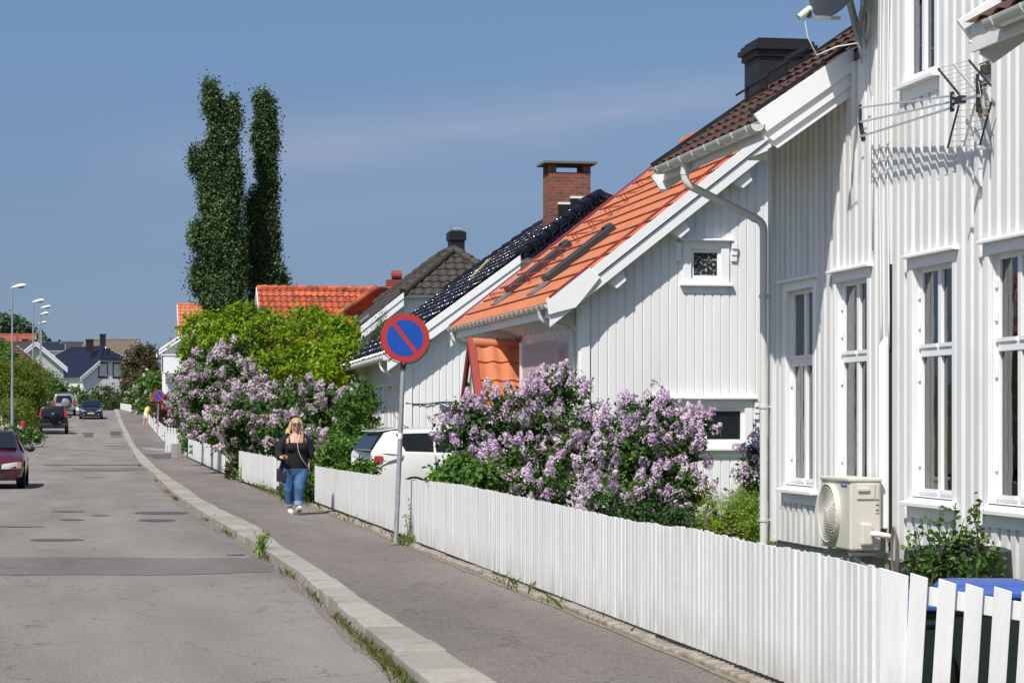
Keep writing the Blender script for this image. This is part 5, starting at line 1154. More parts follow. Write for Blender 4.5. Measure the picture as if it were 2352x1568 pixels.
PL = [lobe(496, 275, 16, 67.68, 110), lobe(534, 265, 10.1, 65.8, 110), lobe(492, 370, 25.2, 65.8, 110), lobe(536, 370, 11.8, 75.2, 110), lobe(478, 440, 21.8, 84.6, 110), lobe(530, 470, 23.5, 84.6, 110), lobe(505, 520, 38.6, 94, 110), lobe(535, 590, 27.7, 75.2, 110), lobe(478, 600, 23.5, 94, 110), lobe(510, 680, 48.7, 65.8, 110), lobe(452, 372, 4, 18, 110), lobe(455, 540, 8.4, 37.6, 110), lobe(455, 640, 10.1, 37.6, 110), lobe(485, 225, 10.1, 20.68, 110)]
poplar('left of two tall dark poplars, with two spires at the top', (6.2, 110, .1), PL, 41, 980)
PR = [lobe(606, 250, 20.2, 45.12, 112), lobe(622, 300, 15.1, 56.4, 112), lobe(598, 330, 12.6, 56.4, 112), lobe(614, 400, 22.7, 75.2, 112), lobe(618, 500, 25.2, 84.6, 112), lobe(596, 520, 14.3, 84.6, 112), lobe(622, 600, 25.2, 75.2, 112), lobe(600, 640, 25.2, 56.4, 112), lobe(645, 655, 15.1, 28.2, 112), lobe(585, 470, 6.72, 47, 112), lobe(612, 700, 33.6, 47, 112), lobe(574, 600, 8.4, 112.8, 112)]
poplar('right of two tall dark poplars, a single slim column', (8.4, 112, .1), PR, 42, 760)
# ground cover and weeds
grm = leafmat("kerb_grass", (.11, .15, .035), col2=(.18, .16, .06), isl=.4)
def blades(P, h, w, seed, mat, name, label=None, cat=None, kind='stuff', parent=None):
    rs = np.random.RandomState(seed); n = len(P); a = rs.random(n) * 6.28; hh = h * (.4 + .9 * rs.random(n)); ln = rs.normal(size=(n, 2)) * .45
    d = np.stack([np.cos(a), np.sin(a), np.zeros(n)], 1) * (w * .5); tp = P + np.stack([ln[:, 0] * hh, ln[:, 1] * hh, hh], 1); md = P + np.stack([ln[:, 0] * hh * .3, ln[:, 1] * hh * .3, hh * .55], 1)
    V = np.stack([P - d, P + d, md + d * .8, tp], 1); 
    o = rawmesh(name, V, 4, mat, parent, base=(0, 0, 0) if not parent else None)
    if not parent: o['kind'] = kind
    return o
rs = np.random.RandomState(8); P = []
for yc_, hw, n in [(12.3, .6, 260), (14.2, 1.2, 900), (15.6, .9, 600), (17.2, .7, 300), (18.8, .4, 160), (21.5, .5, 120), (24.5, .3, 120), (27.5, .4, 90), (33.5, .5, 160), (38, .3, 60), (48, .6, 220), (52.5, .5, 160), (62, .5, 80), (80, .7, 160), (10.5, .8, 300), (95, 1.2, 60)]:
    y = yc_ + rs.normal(size=n) * hw; x = np.array([kl(v) for v in y]) - np.abs(rs.normal(size=n)) * .035 - .01; P.append(np.stack([x, y, np.array([gz(v) for v in y]) + .0], 1))
P = np.concatenate(P); blades(P[::2], .07, .007, 1, grm, 'kerb_grass')
P = []
for yc_, hw, n in [(28.8, .3, 90), (46, 1.5, 200), (50, 3, 400), (60, 4, 300), (72, 7, 700), (85, 5, 300), (36, 3, 60), (20, 2, 40)]:
    y = yc_ + rs.normal(size=n) * hw; x = 3.88 - np.abs(rs.normal(size=n)) * (.05 if yc_ < 40 else .1) - (.08 if yc_ > 48 else 0); P.append(np.stack([x, y, np.array([gz(v) for v in y]) + .1], 1))
blades(np.concatenate(P), .12, .014, 2, grm, 'verge_grass')
P = np.stack([4.1 + rs.random(26000) ** 1.3 * 8, 9 + rs.random(26000) * 70, np.zeros(26000)], 1); P[:, 2] = [gz(v) - .03 for v in P[:, 1]]
blades(P, .12, .02, 3, leafmat("lawn_grass", (.06, .12, .02), isl=.4), 'lawn_grass')
P = np.stack([-3.9 - rs.random(5000) ** 1.5 * 4, 70 + rs.random(5000) * 120, np.zeros(5000)], 1); P[:, 2] = [gz(v) - .03 for v in P[:, 1]]
blades(P, .3, .05, 4, grm, 'left_verge_grass')
def weed(label, base, h, n, seed, leaf=.05, mat=None, spread=.1, name='weed_plant'):
    t = thing(name, label, 'weed', V3(base)); r_ = random.Random(seed); rs = np.random.RandomState(seed); mb = MB(); PP = []
    for k in range(n):
        tp = V3(base) + V3((r_.uniform(-spread, spread), r_.uniform(-spread, spread), h * r_.uniform(.55, 1))); b = V3(base) + V3((r_.uniform(-.03, .03), r_.uniform(-.03, .03), 0)); mb.tube([b, b.lerp(tp, .5) + V3((.01, 0, 0)), tp], [.006, .004, .002], 5)
        for j in range(int(22 * h / .4)):
            q = b.lerp(tp, .1 + .9 * r_.random()); PP.append(np.array(q) + rs.normal(size=3) * leaf * .4)
    mb.build('stems', mid, t); rawmesh('leaves', leafverts(np.array(PP), leaf, rs, .3, .5), 4, mat or mid, t); return t
weed('tall leafy weed growing at the kerb edge in the road gutter', onG(600, 1276, .02), .34, 6, 1, leaf=.075, mat=lime)
weed('small weed in a crack of the kerb, nearest the walking woman', onG(492, 1196, .02), .1, 4, 2)
weed('thin climbing weed on the fence right of the sign pole', V3((3.88, 28.75, .12)), .52, 3, 3, spread=.05)
weed('small weed at the foot of the fence right of the sign pole', V3((3.86, 28.3, .12)), .12, 4, 4, spread=.09, mat=lime)
weed('weed in front of the fence panel left of the woman', onG(604, 1128, .1), .22, 3, 5)
weed('vine leaves hanging on the far end of the fence panel left of the woman', onG(553, 1108, .1), .55, 4, 6, leaf=.1, mat=lime, spread=.15)
weed('green weed climbing the weathered white fence', onG(497, 1078, .1), .5, 4, 7, leaf=.1, spread=.25)
# hill with a far-off wood
mb = MB(); hx = [(-220, 0), (-120, 26), (-60, 33), (-34, 24), (-22, 17), (-12, 8), (-2, 2), (10, 0)]
mb.rings([[(x, Y_, 2 + z * f) for x, z in hx] for Y_, f in ((480, 0), (560, .8), (620, 1), (760, .6), (900, 0))], closed=False); h_ = mb.build('hill', M("hill_grass", (.04, .07, .03), rough=.95), None, base=(0, 0, 0)); h_['kind'] = 'structure'
HL = []; r_ = random.Random(2)
for i in range(130):
    px = r_.uniform(-60, 165); yt = np.interp(px, [-60, 0, 25, 50, 75, 100, 135, 165], [712, 728, 728, 738, 760, 777, 792, 806]) + r_.uniform(-3, 26); w = r_.uniform(9, 16); HL.append(lobe(px, yt + w, w, w * 1.1, 560 + r_.uniform(-20, 30)))
P, N, _, _ = crown(HL, 2400, 16, 1.1, 51, .1); o = rawmesh('forest', leafverts(P, 1.0, np.random.RandomState(3), .8, .3, N), 4, leafmat("far_leaf", (.085, .14, .075), isl=.25), None, base=(0, 0, 0)); o['kind'] = 'stuff'
# ================================================================== cars
carglass = M("car_glass", (.012, .016, .018), rough=.03, spec=.45)
def paint(name, c, rough=.25): return M(name, c, rough=rough, coat=.8, spec=.5, metal=.0, var=.03)
chrome = M("chrome", (.7, .7, .72), rough=.12, metal=1); tailred = M("tail_lamp_red", (.45, .015, .015), rough=.2, coat=.5); headl = M("headlamp_glass", (.55, .55, .52), rough=.12, coat=.6); amber = M("amber_lamp", (.6, .22, .03), rough=.2)
platem = M("licence_plate", (.6, .6, .58), rough=.5)
class Car:
    """body lofted from stations; local x forward from the rear bumper, y left, z up"""
    def __init__(s, name, label, pos, head, st, body, group='cars'):
        s.T = Matrix.Translation(V3(pos)) @ Matrix.Rotation(head, 4, 'Z'); s.st = st; s.t = thing(name, label, 'car', V3(pos), group); s.t.rotation_euler = (0, 0, 0)
        mb = MB(s.T); rr = []
        for i in range(len(st)): rr.append([s.pt(st[i][0], k, stn=st[i]) for k in range(17)])
        mb.rings(rr, cap=True); s.body = mb.build('body', body, s.t, smooth=38)
    def stn(s, x):
        xs = [q[0] for q in s.st]; return [float(np.interp(x, xs, [q[j] for q in s.st])) for j in range(8)]
    def pt(s, x, k, stn=None, off=0):
        # station: (x_low, x_shift_top, z_low, z_belt, z_top, w_low, w_belt, w_top)
        q = stn or s.stn(x); kk = k if k <= 8 else 16 - k; sg = 1 if k <= 8 else -1
        zl, zb, zt, wl, wb, wt = q[2:]
        P = [(0, zl), (wl * .86, zl), (wl * .98, zl + .09), (wl * 1.02, zl + (zb - zl) * .5), (wb, zb - .02), (wb * .985, zb + .01), (wt, zt - .045 - .0), (wt * .84, zt), (0, zt + .025)][kk]
        f = max(0, (P[1] - zb) / max(.01, zt - zb)); return V3((q[0] + q[1] * f, sg * P[0], P[1]))
    def side_glass(s, xa, xb, sg, zlo=.06, zhi=.1, n=6, sl0=0, sl1=0, name='side_window', mat=None):
        mb = MB(s.T); rr = [[], []]
        for i in range(n + 1):
            for j, (f, sh) in enumerate(((zlo, 0), (1 - zhi, 1))):
                x = xa + (xb - xa) * i / n; x += sh * (sl0 * (1 - i / n) + sl1 * i / n)
                a = s.pt(x, 5); b = s.pt(x, 6); a.x = x; b.x = x; p = a.lerp(b, f); p.y += .006; rr[j].append(V3((p.x, sg * p.y, p.z)))
        mb.rings(rr, closed=False); return mb.build(name, mat or carglass, s.t)
    def top_glass(s, xa, xb, inset=.08, name='windscreen', mat=None):
        mb = MB(s.T); rr = []
        for x in (xa, (xa + xb) / 2, xb):
            row = []
            for k in (6, 7, 8, 9, 10):
                p = s.pt(x, k); p = V3((p.x, p.y * (1 - inset), p.z + .008 + (.012 if k in (6, 10) else 0))); row.append(p)
            rr.append(row)
        mb.rings(rr, closed=False); return mb.build(name, mat or carglass, s.t, smooth=60)
    def quad(s, name, pts, mat, th=.012, parent=None, bevel=0):
        P = [V3(p) for p in pts]; n = (P[1] - P[0]).cross(P[2] - P[0]).normalized(); mb = MB(s.T); mb.prism([p - n * abs(th) * .6 for p in P], n * abs(th) * 1.2); return mb.build(name, mat, parent or s.t, recalc=True, bevel=bevel)
    def box(s, name, a, b, mat, parent=None, bevel=.01, smooth=None):
        mb = MB(s.T); mb.box2(a, b); return mb.build(name, mat, parent or s.t, bevel=bevel)
    def wheel(s, x, sg, r=.32, w=.2, y=None, y0=.82, spokes=5):
        R3 = s.T.to_3x3(); ax = R3 @ V3((0, sg, 0)); c = s.T @ V3((x, sg * (y0 - w), r)); mb = MB()
        mb.lathe([(r * .6, 0), (r * .9, 0), (r, w * .12), (r, w * .88), (r * .92, w), (r * .62, w)], c, ax, 28); ty = mb.build('wheel', rubber, s.t, smooth=50)
        mb = MB(); mb.lathe([(0, w * .78), (r * .12, w * .8), (r * .16, w * .72), (r * .5, w * .74), (r * .6, w * .95), (r * .64, w * .97)], c, ax, 28)
        mb.build('rim', steel, ty, smooth=40)
        mb = MB(); mb.lathe([(r * 1.02, w * .6), (r * 1.14, w * 1.02), (r * 1.02, w * .985)], c, ax, 28); mb.build('wheel_arch', blackpl, s.t, smooth=40)
def mirror(c, x, z, sg, w, mat): 
    mb = MB(c.T); mb.sphere((x, sg * (w + .12), z), (.06, .11, .075), 12, 8); mb.bar((x, sg * (w - .02), z - .03), (x, sg * (w + .06), z - .01), .04, .03); return mb.build('mirror', mat, c.t, smooth=60)
# --- white MPV, side on, nose away from the street
whitecar = paint("white_car_paint", (.72, .72, .70), .2)
st = [(0, .26, .42, 1.14, 1.46, .70, .74, .62), (.05, .26, .30, 1.15, 1.53, .80, .82, .66), (.3, .14, .2, 1.14, 1.57, .87, .87, .69), (.8, .1, .2, 1.13, 1.595, .88, .88, .70), (1.6, .0, .2, 1.10, 1.61, .88, .88, .70), (2.5, 0, .2, 1.06, 1.58, .88, .88, .70), (2.95, -.1, .2, 1.03, 1.45, .88, .88, .68), (3.5, -.1, .2, .98, 1.14, .88, .87, .68), (3.75, 0, .2, .86, .95, .87, .85, .70), (4.2, 0, .24, .74, .82, .82, .78, .62), (4.4, 0, .3, .6, .66, .65, .6, .45)]
wc = Car('white_car', 'white family car parked with its tail towards the fence, partly behind the lilacs', (5.12, 44.7, -.12), R(8), st, whitecar)
for sg in (-1, 1):
    wc.side_glass(.66, 1.22, sg, sl0=-.16, sl1=.02, n=4); wc.side_glass(1.27, 2.1, sg); wc.side_glass(2.16, 2.95, sg, sl1=-.35)
    wc.wheel(.82, sg, y0=.9); wc.wheel(3.5, sg, y0=.9)
    mb = MB(wc.T); pass
    for xh in (1.5, 2.45): wc.box('door_handle', (xh, sg * .885 - .02, .93), (xh + .22, sg * .885 + .02, .965), chrome, bevel=.012)
    # wrap-round tail lamps
    wc.quad('tail_lamp', [(-.01, sg * .70, .88), (.0, sg * .76, 1.10), (.28, sg * .875, 1.13), (.60, sg * .895, 1.10), (.58, sg * .90, 1.04), (.32, sg * .90, .98), (.12, sg * .85, .86)], headl, th=.02)
    wc.quad('lamp_lens', [(.03, sg * .82, .94), (.05, sg * .835, 1.08), (.20, sg * .875, 1.08), (.17, sg * .88, .96)], tailred, th=.03)
    for xv in (1.245, 2.13): wc.quad('door_seam', [(xv, sg * .902, .32), (xv, sg * .893, 1.08), (xv + .012, sg * .893, 1.08), (xv + .012, sg * .902, .32)], rubber, th=.004)
    mirror(wc, 3.05, 1.1, sg, .9, whitecar)
wc.quad('rear_window', [(.02, -.66, 1.19), (.02, .66, 1.19), (.25, .58, 1.50), (.25, -.58, 1.50)], carglass, th=-.03)
mb = MB(wc.T); mb.prism([(.16, -.60, 1.535), (.16, .60, 1.535), (.6, .64, 1.60), (.6, -.64, 1.60)], (0, 0, .022)); mb.build('spoiler', whitecar, wc.t, bevel=.008, recalc=True)
mb = MB(wc.T); mb.tube([(.9, -.1, 1.6), (.55, -.1, 1.95)], [.008, .004], 6); mb.sphere((.9, -.1, 1.61), (.05, .03, .025), 8, 6); mb.build('aerial', blackpl, wc.t)
wc.quad('windscreen', [(3.62, -.62, 1.0), (3.62, .62, 1.0), (2.95, .56, 1.5), (2.95, -.56, 1.5)], carglass, th=.05)
wc.box('licence_plate', (-.03, -.26, .62), (-.01, .26, .73), platem)
# --- SUVs seen from behind with a spare wheel
def suv(label, X, Y, col, bodymat, trim, wd=.87, high_lamps=False, rails=False):
    sx = wd / .87
    st = [(0, .16, .42, 1.0, 1.62, .80 * sx, .82 * sx, .62 * sx), (.05, .16, .36, 1.02, 1.68, .85 * sx, .86 * sx, .66 * sx), (.4, .1, .34, 1.02, 1.72, .87 * sx, .87 * sx, .68 * sx), (1.2, 0, .34, 1.0, 1.74, .87 * sx, .87 * sx, .69 * sx), (2.3, 0, .34, .99, 1.73, .87 * sx, .87 * sx, .69 * sx), (2.75, -.1, .34, .98, 1.62, .87 * sx, .87 * sx, .66 * sx), (3.25, -.1, .34, .97, 1.12, .87 * sx, .86 * sx, .68 * sx), (3.5, 0, .34, .95, 1.02, .86 * sx, .85 * sx, .70 * sx), (4.2, 0, .38, .84, .92, .82 * sx, .8 * sx, .66 * sx), (4.4, 0, .45, .7, .76, .7 * sx, .66 * sx, .5 * sx)]
    c = Car('suv', label, (X, Y, gz(Y + 2)), R(90), st, bodymat, 'cars parked along the left side'); W = .87 * sx
    c.t['category'] = 'suv'
    for sg in (-1, 1):
        c.side_glass(.45, 1.1, sg, sl0=.1); c.side_glass(1.17, 1.95, sg); c.side_glass(2.02, 2.8, sg, sl1=-.3); c.wheel(.85, sg, r=.35, y0=W + .02); c.wheel(3.4, sg, r=.35, y0=W + .02); mirror(c, 2.85, 1.05, sg, W, trim)
        if high_lamps: c.quad('tail_lamp', [(.0, sg * (W - .14), 1.02), (.0, sg * (W - .02), 1.02), (.12, sg * (W - .17), 1.56), (.12, sg * (W - .24), 1.56)], tailred, th=.05)
        else: c.quad('tail_lamp', [(-.02, sg * (W - .2), .82), (-.02, sg * (W - .02), .82), (.0, sg * (W - .04), 1.14), (.0, sg * (W - .17), 1.14)], tailred, th=.04)
        c.box('reflector', (-.06, sg * (W - .2) - .07, .52), (-.03, sg * (W - .2) + .07, .58), tailred)
    c.quad('rear_window', [(-.0, -.62 * sx, 1.06), (-.0, .62 * sx, 1.06), (.13, .53 * sx, 1.55), (.13, -.53 * sx, 1.55)], carglass, th=-.045)
    c.box('bumper', (-.1, -W + .02, .4), (.1, W - .02, .64), trim, bevel=.04)
    c.box('licence_plate', (-.03, -.48 if high_lamps else .2, .68), (-.012, .02 if high_lamps else .68, .79), platem)
    mb = MB(); cc = c.T @ V3((-.04, -.14, .98)); ax = c.T.to_3x3() @ V3((-1, 0, 0)); mb.lathe([(.33, 0), (.35, .05), (.34, .16), (.28, .2), (.0, .21)], cc, ax, 28); mb.build('spare_wheel_cover', bodymat, c.t, smooth=50)
    if rails:
        for sg in (-1, 1):
            mb = MB(c.T); mb.tube([(.35, sg * .6, 1.74), (.5, sg * .6, 1.8), (2.2, sg * .6, 1.8), (2.35, sg * .6, 1.75)], .02, 6); mb.build('roof_rail', blackpl, c.t)
        mb = MB(c.T); mb.bar((.25, -.62, 1.82), (.25, .62, 1.82), .12, .02); mb.build('roof_spoiler', trim, c.t)
    return c
xb = atY(122, 997, 147); suv('black off-road car with a spare wheel, parked in the shade of the left hedge', xb.x, 146, None, M("black_car_paint", (.004, .005, .006), rough=.35, spec=.3), blackpl, wd=.89, high_lamps=True)
xb = atY(147, 960, 190); suv('silver-grey off-road car with a round spare wheel cover, parked behind the black one', xb.x, 189, None, paint("silver_car_paint", (.22, .23, .24), .3), paint("silver_car_trim", (.18, .18, .18), .4), wd=.9, rails=True)
# --- cars seen from the front
def front_car(name, label, X, Y, bodymat, wd=.88, ht=1.45, z0=None, lamps_on=False, old=False, group='cars facing down the street', hd=0):
    s = wd / .88; h = ht / 1.45
    st = [(0, .1, .35, .9 * h, 1.02 * h, .75 * s, .76 * s, .62 * s), (.1, .1, .26, .92 * h, 1.06 * h, .84 * s, .84 * s, .64 * s), (.8, .3, .2, .93 * h, 1.32 * h, .88 * s, .87 * s, .62 * s), (1.4, 0, .2, .92 * h, 1.44 * h, .88 * s, .87 * s, .60 * s), (2.1, 0, .2, .91 * h, 1.45 * h, .88 * s, .87 * s, .60 * s), (2.45, -.1, .2, .90 * h, 1.38 * h, .88 * s, .87 * s, .60 * s), (3.05, -.1, .2, .89 * h, 1.0 * h, .88 * s, .86 * s, .70 * s), (3.2, 0, .2, .87 * h, .94 * h, .88 * s, .86 * s, .72 * s), (3.7, 0, .2, .80 * h, .88 * h, .87 * s, .85 * s, .70 * s), (4.1, 0, .2, .70 * h, .77 * h, .84 * s, .82 * s, .66 * s), (4.3, 0, .22, .60 * h, .66 * h, .76 * s, .74 * s, .6 * s), (4.36, 0, .3, .5 * h, .56 * h, .66 * s, .64 * s, .5 * s)]
    c = Car(name, label, (X, Y + 4.36, (gz(Y) if z0 is None else z0)), R(-90 + hd), st, bodymat, group); W = .88 * s
    for sg in (-1, 1):
        c.side_glass(.75, 1.35, sg, sl0=.3); c.side_glass(1.4, 2.0, sg); c.side_glass(2.06, 2.7, sg, sl1=-.35); c.wheel(.8, sg, y0=W + .01); c.wheel(3.5, sg, y0=W + .01); mirror(c, 2.75, .98 * h, sg, W, blackpl if old else bodymat)
        if old:
            hl = c.quad('headlight', [(4.38, sg * .34 * s, .50 * h), (4.35, sg * .36 * s, .62 * h), (4.29, sg * .72 * s, .67 * h), (4.20, sg * .81 * s, .67 * h), (4.27, sg * .80 * s, .51 * h), (4.35, sg * .66 * s, .50 * h)], headl, th=.04)
            c.quad('indicator', [(4.31, sg * .70 * s, .52 * h), (4.29, sg * .70 * s, .66 * h), (4.21, sg * .81 * s, .66 * h), (4.28, sg * .80 * s, .52 * h)], M("clear_orange", (.4, .28, .2), rough=.2), th=.05, parent=hl)
            c.quad('air_intake', [(4.37, sg * .26 * s, .34 * h), (4.37, sg * .26 * s, .45 * h), (4.30, sg * .62 * s, .45 * h), (4.30, sg * .62 * s, .35 * h)], rubber, th=.03)
        else:
            c.quad('headlight', [(4.32, sg * .40 * s, .60 * h), (4.30, sg * .42 * s, .66 * h), (4.1, sg * .80 * s, .78 * h), (4.12, sg * .84 * s, .68 * h)], headl, th=.05)
            c.quad('fog_lamp', [(4.36, sg * .52 * s, .36 * h), (4.36, sg * .52 * s, .41 * h), (4.32, sg * .68 * s, .42 * h), (4.32, sg * .68 * s, .37 * h)], headl, th=.03)
        if lamps_on: c.quad('indicator', [(4.2, sg * .70 * s, .71 * h), (4.2, sg * .70 * s, .75 * h), (4.13, sg * .80 * s, .76 * h), (4.13, sg * .80 * s, .72 * h)], amber, th=.09)
    # windscreen and the dark cabin seen through it
    c.quad('windscreen', [(3.10, -.66 * s, .985 * h), (3.10, .66 * s, .985 * h), (2.50, .55 * s, 1.375 * h), (2.50, -.55 * s, 1.375 * h)], carglass, th=.06)
    c.quad('grille', [(4.38, -.34 * s, .52 * h), (4.38, .34 * s, .52 * h), (4.33, .34 * s, .62 * h), (4.33, -.34 * s, .62 * h)], rubber, th=.03)
    c.box('grille_bar', (4.36, -.3 * s, .57 * h), (4.41, .3 * s, .59 * h), chrome)
    c.quad('lower_intake', [(4.40, -.45 * s, .28), (4.40, .45 * s, .28), (4.39, .45 * s, .38), (4.39, -.45 * s, .38)], rubber, th=.02)
    c.box('licence_plate', (4.39, -.26, .42 * h), (4.415, .26, .50 * h), platem)
    mb = MB(); e = V3((4.405, 0, .6 * h)); mb.lathe([(.0, 0), (.055, .0), (.05, .015), (0, .018)], c.T @ e, c.T.to_3x3() @ V3((1, 0, 0)), 16); mb.build('badge', chrome, c.t)
    return c
xb = atY(209, 950, 181); front_car('dark_car', 'dark blue car with glinting headlights facing down the street at its crest', xb.x, 181, paint("midnight_blue_paint", (.008, .012, .03), .12), wd=.89, ht=1.48, lamps_on=True)
p = onG(58, 1121, 0); rc = front_car('dark_red_car', 'dark red car with a black wing mirror, facing down the street', p.x - .86, p.y - .75, paint("dark_red_paint", (.085, .006, .016), .22), wd=.84, ht=1.38, old=True)

# ================================================================== remeshed figures
def fuse(name, mb, mat, parent, voxel=.012, smooth_it=4, fac=.6):
    """join overlapping volumes into one continuous skin"""
    me = bpy.data.meshes.new(name); me.from_pydata([V3(v) for v in mb.v], [], mb.f); bm = bmesh.new(); bm.from_mesh(me); bmesh.ops.recalc_face_normals(bm, faces=bm.faces); bm.to_mesh(me); bm.free()
    o = bpy.data.objects.new(name, me); C.objects.link(o); m = o.modifiers.new('r', 'REMESH'); m.mode = 'VOXEL'; m.voxel_size = voxel; s = o.modifiers.new('s', 'SMOOTH'); s.iterations = smooth_it; s.factor = fac
    dg = bpy.context.evaluated_depsgraph_get(); dg.update(); me2 = bpy.data.meshes.new_from_object(o.evaluated_get(dg)); bpy.data.objects.remove(o)
    me2.name = name; b = worldbase(parent); me2.transform(Matrix.Translation(-b)); me2.materials.clear(); me2.materials.append(mat); me2.shade_smooth()
    o2 = bpy.data.objects.new(name, me2); C.objects.link(o2); o2.parent = parent; return o2
def ell(c, a, b, n=20): return [V3((c[0] + a * math.cos(t), c[1] + b * math.sin(t), c[2])) for t in [2 * math.pi * k / n for k in range(n)]]
def cloth(name, col, **k): return M(name, col, rough=.85, spec=.25, **k)
skin = M("skin", (.52, .27, .18), rough=.55, var=.06, vs=12)
hairm = M("blonde_hair", (.55, .43, .22), rough=.5, var=.25, vs=18, vstretch=(3, 3, .5), bump=.5, bs=60, col2=(.34, .23, .10), c2s=16, c2t=(.45, .7))
def person_woman():
    X0, Y0 = 3.28, 38.0; Z0 = gz(38) + .1; t = thing('person', 'person in black top, dark cardigan and blue jeans walking on the pavement with earphones', 'person', V3((X0, Y0, Z0)))
    T = Matrix.Translation(V3((X0, Y0, Z0)))
    def L(*a): return [V3(p) for p in a]
    # --- body: torso, neck, head, arms, legs
    b = MB(T)
    b.rings([ell((0, .01, z), a, d) for z, a, d in ((.70, .15, .12), (.78, .185, .145), (.86, .175, .135), (.96, .165, .14), (1.06, .175, .15), (1.14, .18, .155), (1.22, .185, .12), (1.285, .15, .09), (1.32, .09, .07), (1.34, .055, .055))], cap=True)
    b.tube(L((0, .015, 1.28), (0, -.0, 1.40)), [.062, .055], 12)
    b.sphere((0, -.005, 1.475), (.075, .095, .108), 20, 14); b.sphere((0, -.035, 1.43), (.056, .065, .062), 16, 10)
    b.sphere((0, -.103, 1.455), (.013, .017, .022), 10, 8); b.sphere((0, -.096, 1.468), (.010, .012, .03), 8, 6)   # nose
    b.sphere((0, -.095, 1.418), (.026, .012, .010), 10, 6); b.sphere((0, -.085, 1.385), (.026, .02, .018), 10, 6)
    for s in (-1, 1):
        b.sphere((s * .076, .005, 1.465), (.01, .02, .03), 8, 6); b.sphere((s * .03, -.085, 1.445), (.024, .018, .022), 10, 6)
    armL = L((-.16, .01, 1.255), (-.225, .03, 1.15), (-.275, .03, 1.04), (-.268, -.06, .955), (-.245, -.15, .925))
    armR = L((.16, .01, 1.255), (.205, .02, 1.15), (.225, .03, 1.02), (.205, .0, .92), (.198, -.03, .84))
    b.tube(armL, [.058, .052, .042, .034, .027], 12); b.tube(armR, [.058, .052, .042, .034, .027], 12)
    def hand(c, d, side, curl):
        c = V3(c); d = V3(d).normalized(); sd = V3(side).normalized(); nn_ = d.cross(sd)
        b.tube([c - d * .02, c + d * .03, c + d * .07], [.024, .032, .028], 10, e=.65)
        for k, (o, ln) in enumerate(((-.024, .058), (-.008, .066), (.008, .062), (.023, .05))):
            p0 = c + d * .065 + sd * o; p1 = p0 + d * ln * .5 + nn_ * curl * .4 * ln; p2 = p1 + d * ln * .3 * (1 - curl) + nn_ * curl * .6 * ln; b.tube([p0, p1, p2], [.0095, .0085, .007], 8)
        p0 = c + d * .02 - sd * .028; b.tube([p0, p0 + d * .03 - sd * .018 + nn_ * curl * .02, p0 + d * .05 - sd * .01 + nn_ * curl * .045], [.012, .010, .008], 8)
    hand((-.24, -.155, .922), (.35, -.75, .1), (.2, .1, -1), .8); hand((.198, -.032, .83), (0, -.12, -1), (0, 1, -.1), .45)
    legL = L((-.09, .01, .80), (-.10, .01, .62), (-.125, -.02, .40), (-.105, .03, .25), (-.095, .06, .10)); legR = L((.09, .0, .80), (.07, -.06, .62), (.035, -.13, .42), (.03, -.13, .25), (.025, -.16, .12))
    b.tube(legL, [.105, .088, .062, .055, .038], 14); b.tube(legR, [.105, .09, .064, .056, .038], 14)
    b.tube(L((-.095, .07, .10), (-.09, .03, .06), (-.085, -.08, .035)), [.04, .04, .03], 10); b.tube(L((.025, -.155, .12), (.027, -.2, .09), (.03, -.30, .13)), [.04, .04, .03], 10)
    body = fuse('body', b, skin, t, voxel=.008, smooth_it=3)
    # --- tank top
    k = MB(T)
    k.rings([ell((0, .01, z), a, d, 28) for z, a, d in ((.745, .205, .165), (.80, .212, .17), (.87, .205, .172), (.94, .192, .168), (1.0, .185, .16), (1.05, .19, .17), (1.10, .196, .185), (1.145, .192, .18), (1.175, .172, .15), (1.185, .155, .12))], cap=True)
    for s in (-1, 1): k.sphere((s * .085, -.10, 1.09), (.088, .082, .075), 16, 10); k.tube(L((s * .115, -.105, 1.16), (s * .12, -.085, 1.23), (s * .118, -.02, 1.30), (s * .115, .06, 1.27), (s * .11, .12, 1.18)), .014, 8)
    fuse('tank_top', k, cloth("black_jersey", (.012, .012, .013), bump=.4, bs=22), t, voxel=.01, smooth_it=3)
    # --- jeans
    k = MB(T); k.rings([ell((0, .01, z), a, d, 28) for z, a, d in ((.60, .15, .12), (.66, .195, .15), (.72, .212, .165), (.77, .205, .165), (.80, .19, .155))], cap=True)
    k.tube(L((-.10, .01, .74), (-.108, .01, .62), (-.118, -.005, .50), (-.128, -.02, .40), (-.112, .02, .28), (-.10, .05, .155)), [.115, .112, .092, .08, .073, .058], 16)
    k.tube(L((.095, .0, .74), (.078, -.05, .62), (.055, -.10, .50), (.035, -.135, .42), (.03, -.135, .30), (.026, -.155, .165)), [.115, .115, .098, .083, .075, .062], 16)
    for z in (.62, .585, .54, .50, .46, .425, .39): 
        f = (.74 - z) / .56; k.tube(L((.095 - .07 * f - .09, -.03 - .11 * f, z - .008), (.06 - .03 * f, -.13 - .09 * f, z + .01), (.095 - .07 * f + .08, -.02 - .11 * f, z)), .017, 6)
    jeans = fuse('jeans', k, cloth("denim", (.028, .070, .165), var=.25, vs=9, bump=.6, bs=22, col2=(.06, .135, .27), c2s=5, c2t=(.4, .62)), t, voxel=.009, smooth_it=2)
    k = MB(T); k.tube(L((-.10, .05, .21), (-.098, .055, .145)), .066, 18); k.tube(L((.028, -.15, .225), (.025, -.157, .155)), .069, 18); k.build('cuff', cloth("turned_denim", (.22, .30, .42)), jeans, smooth=50)
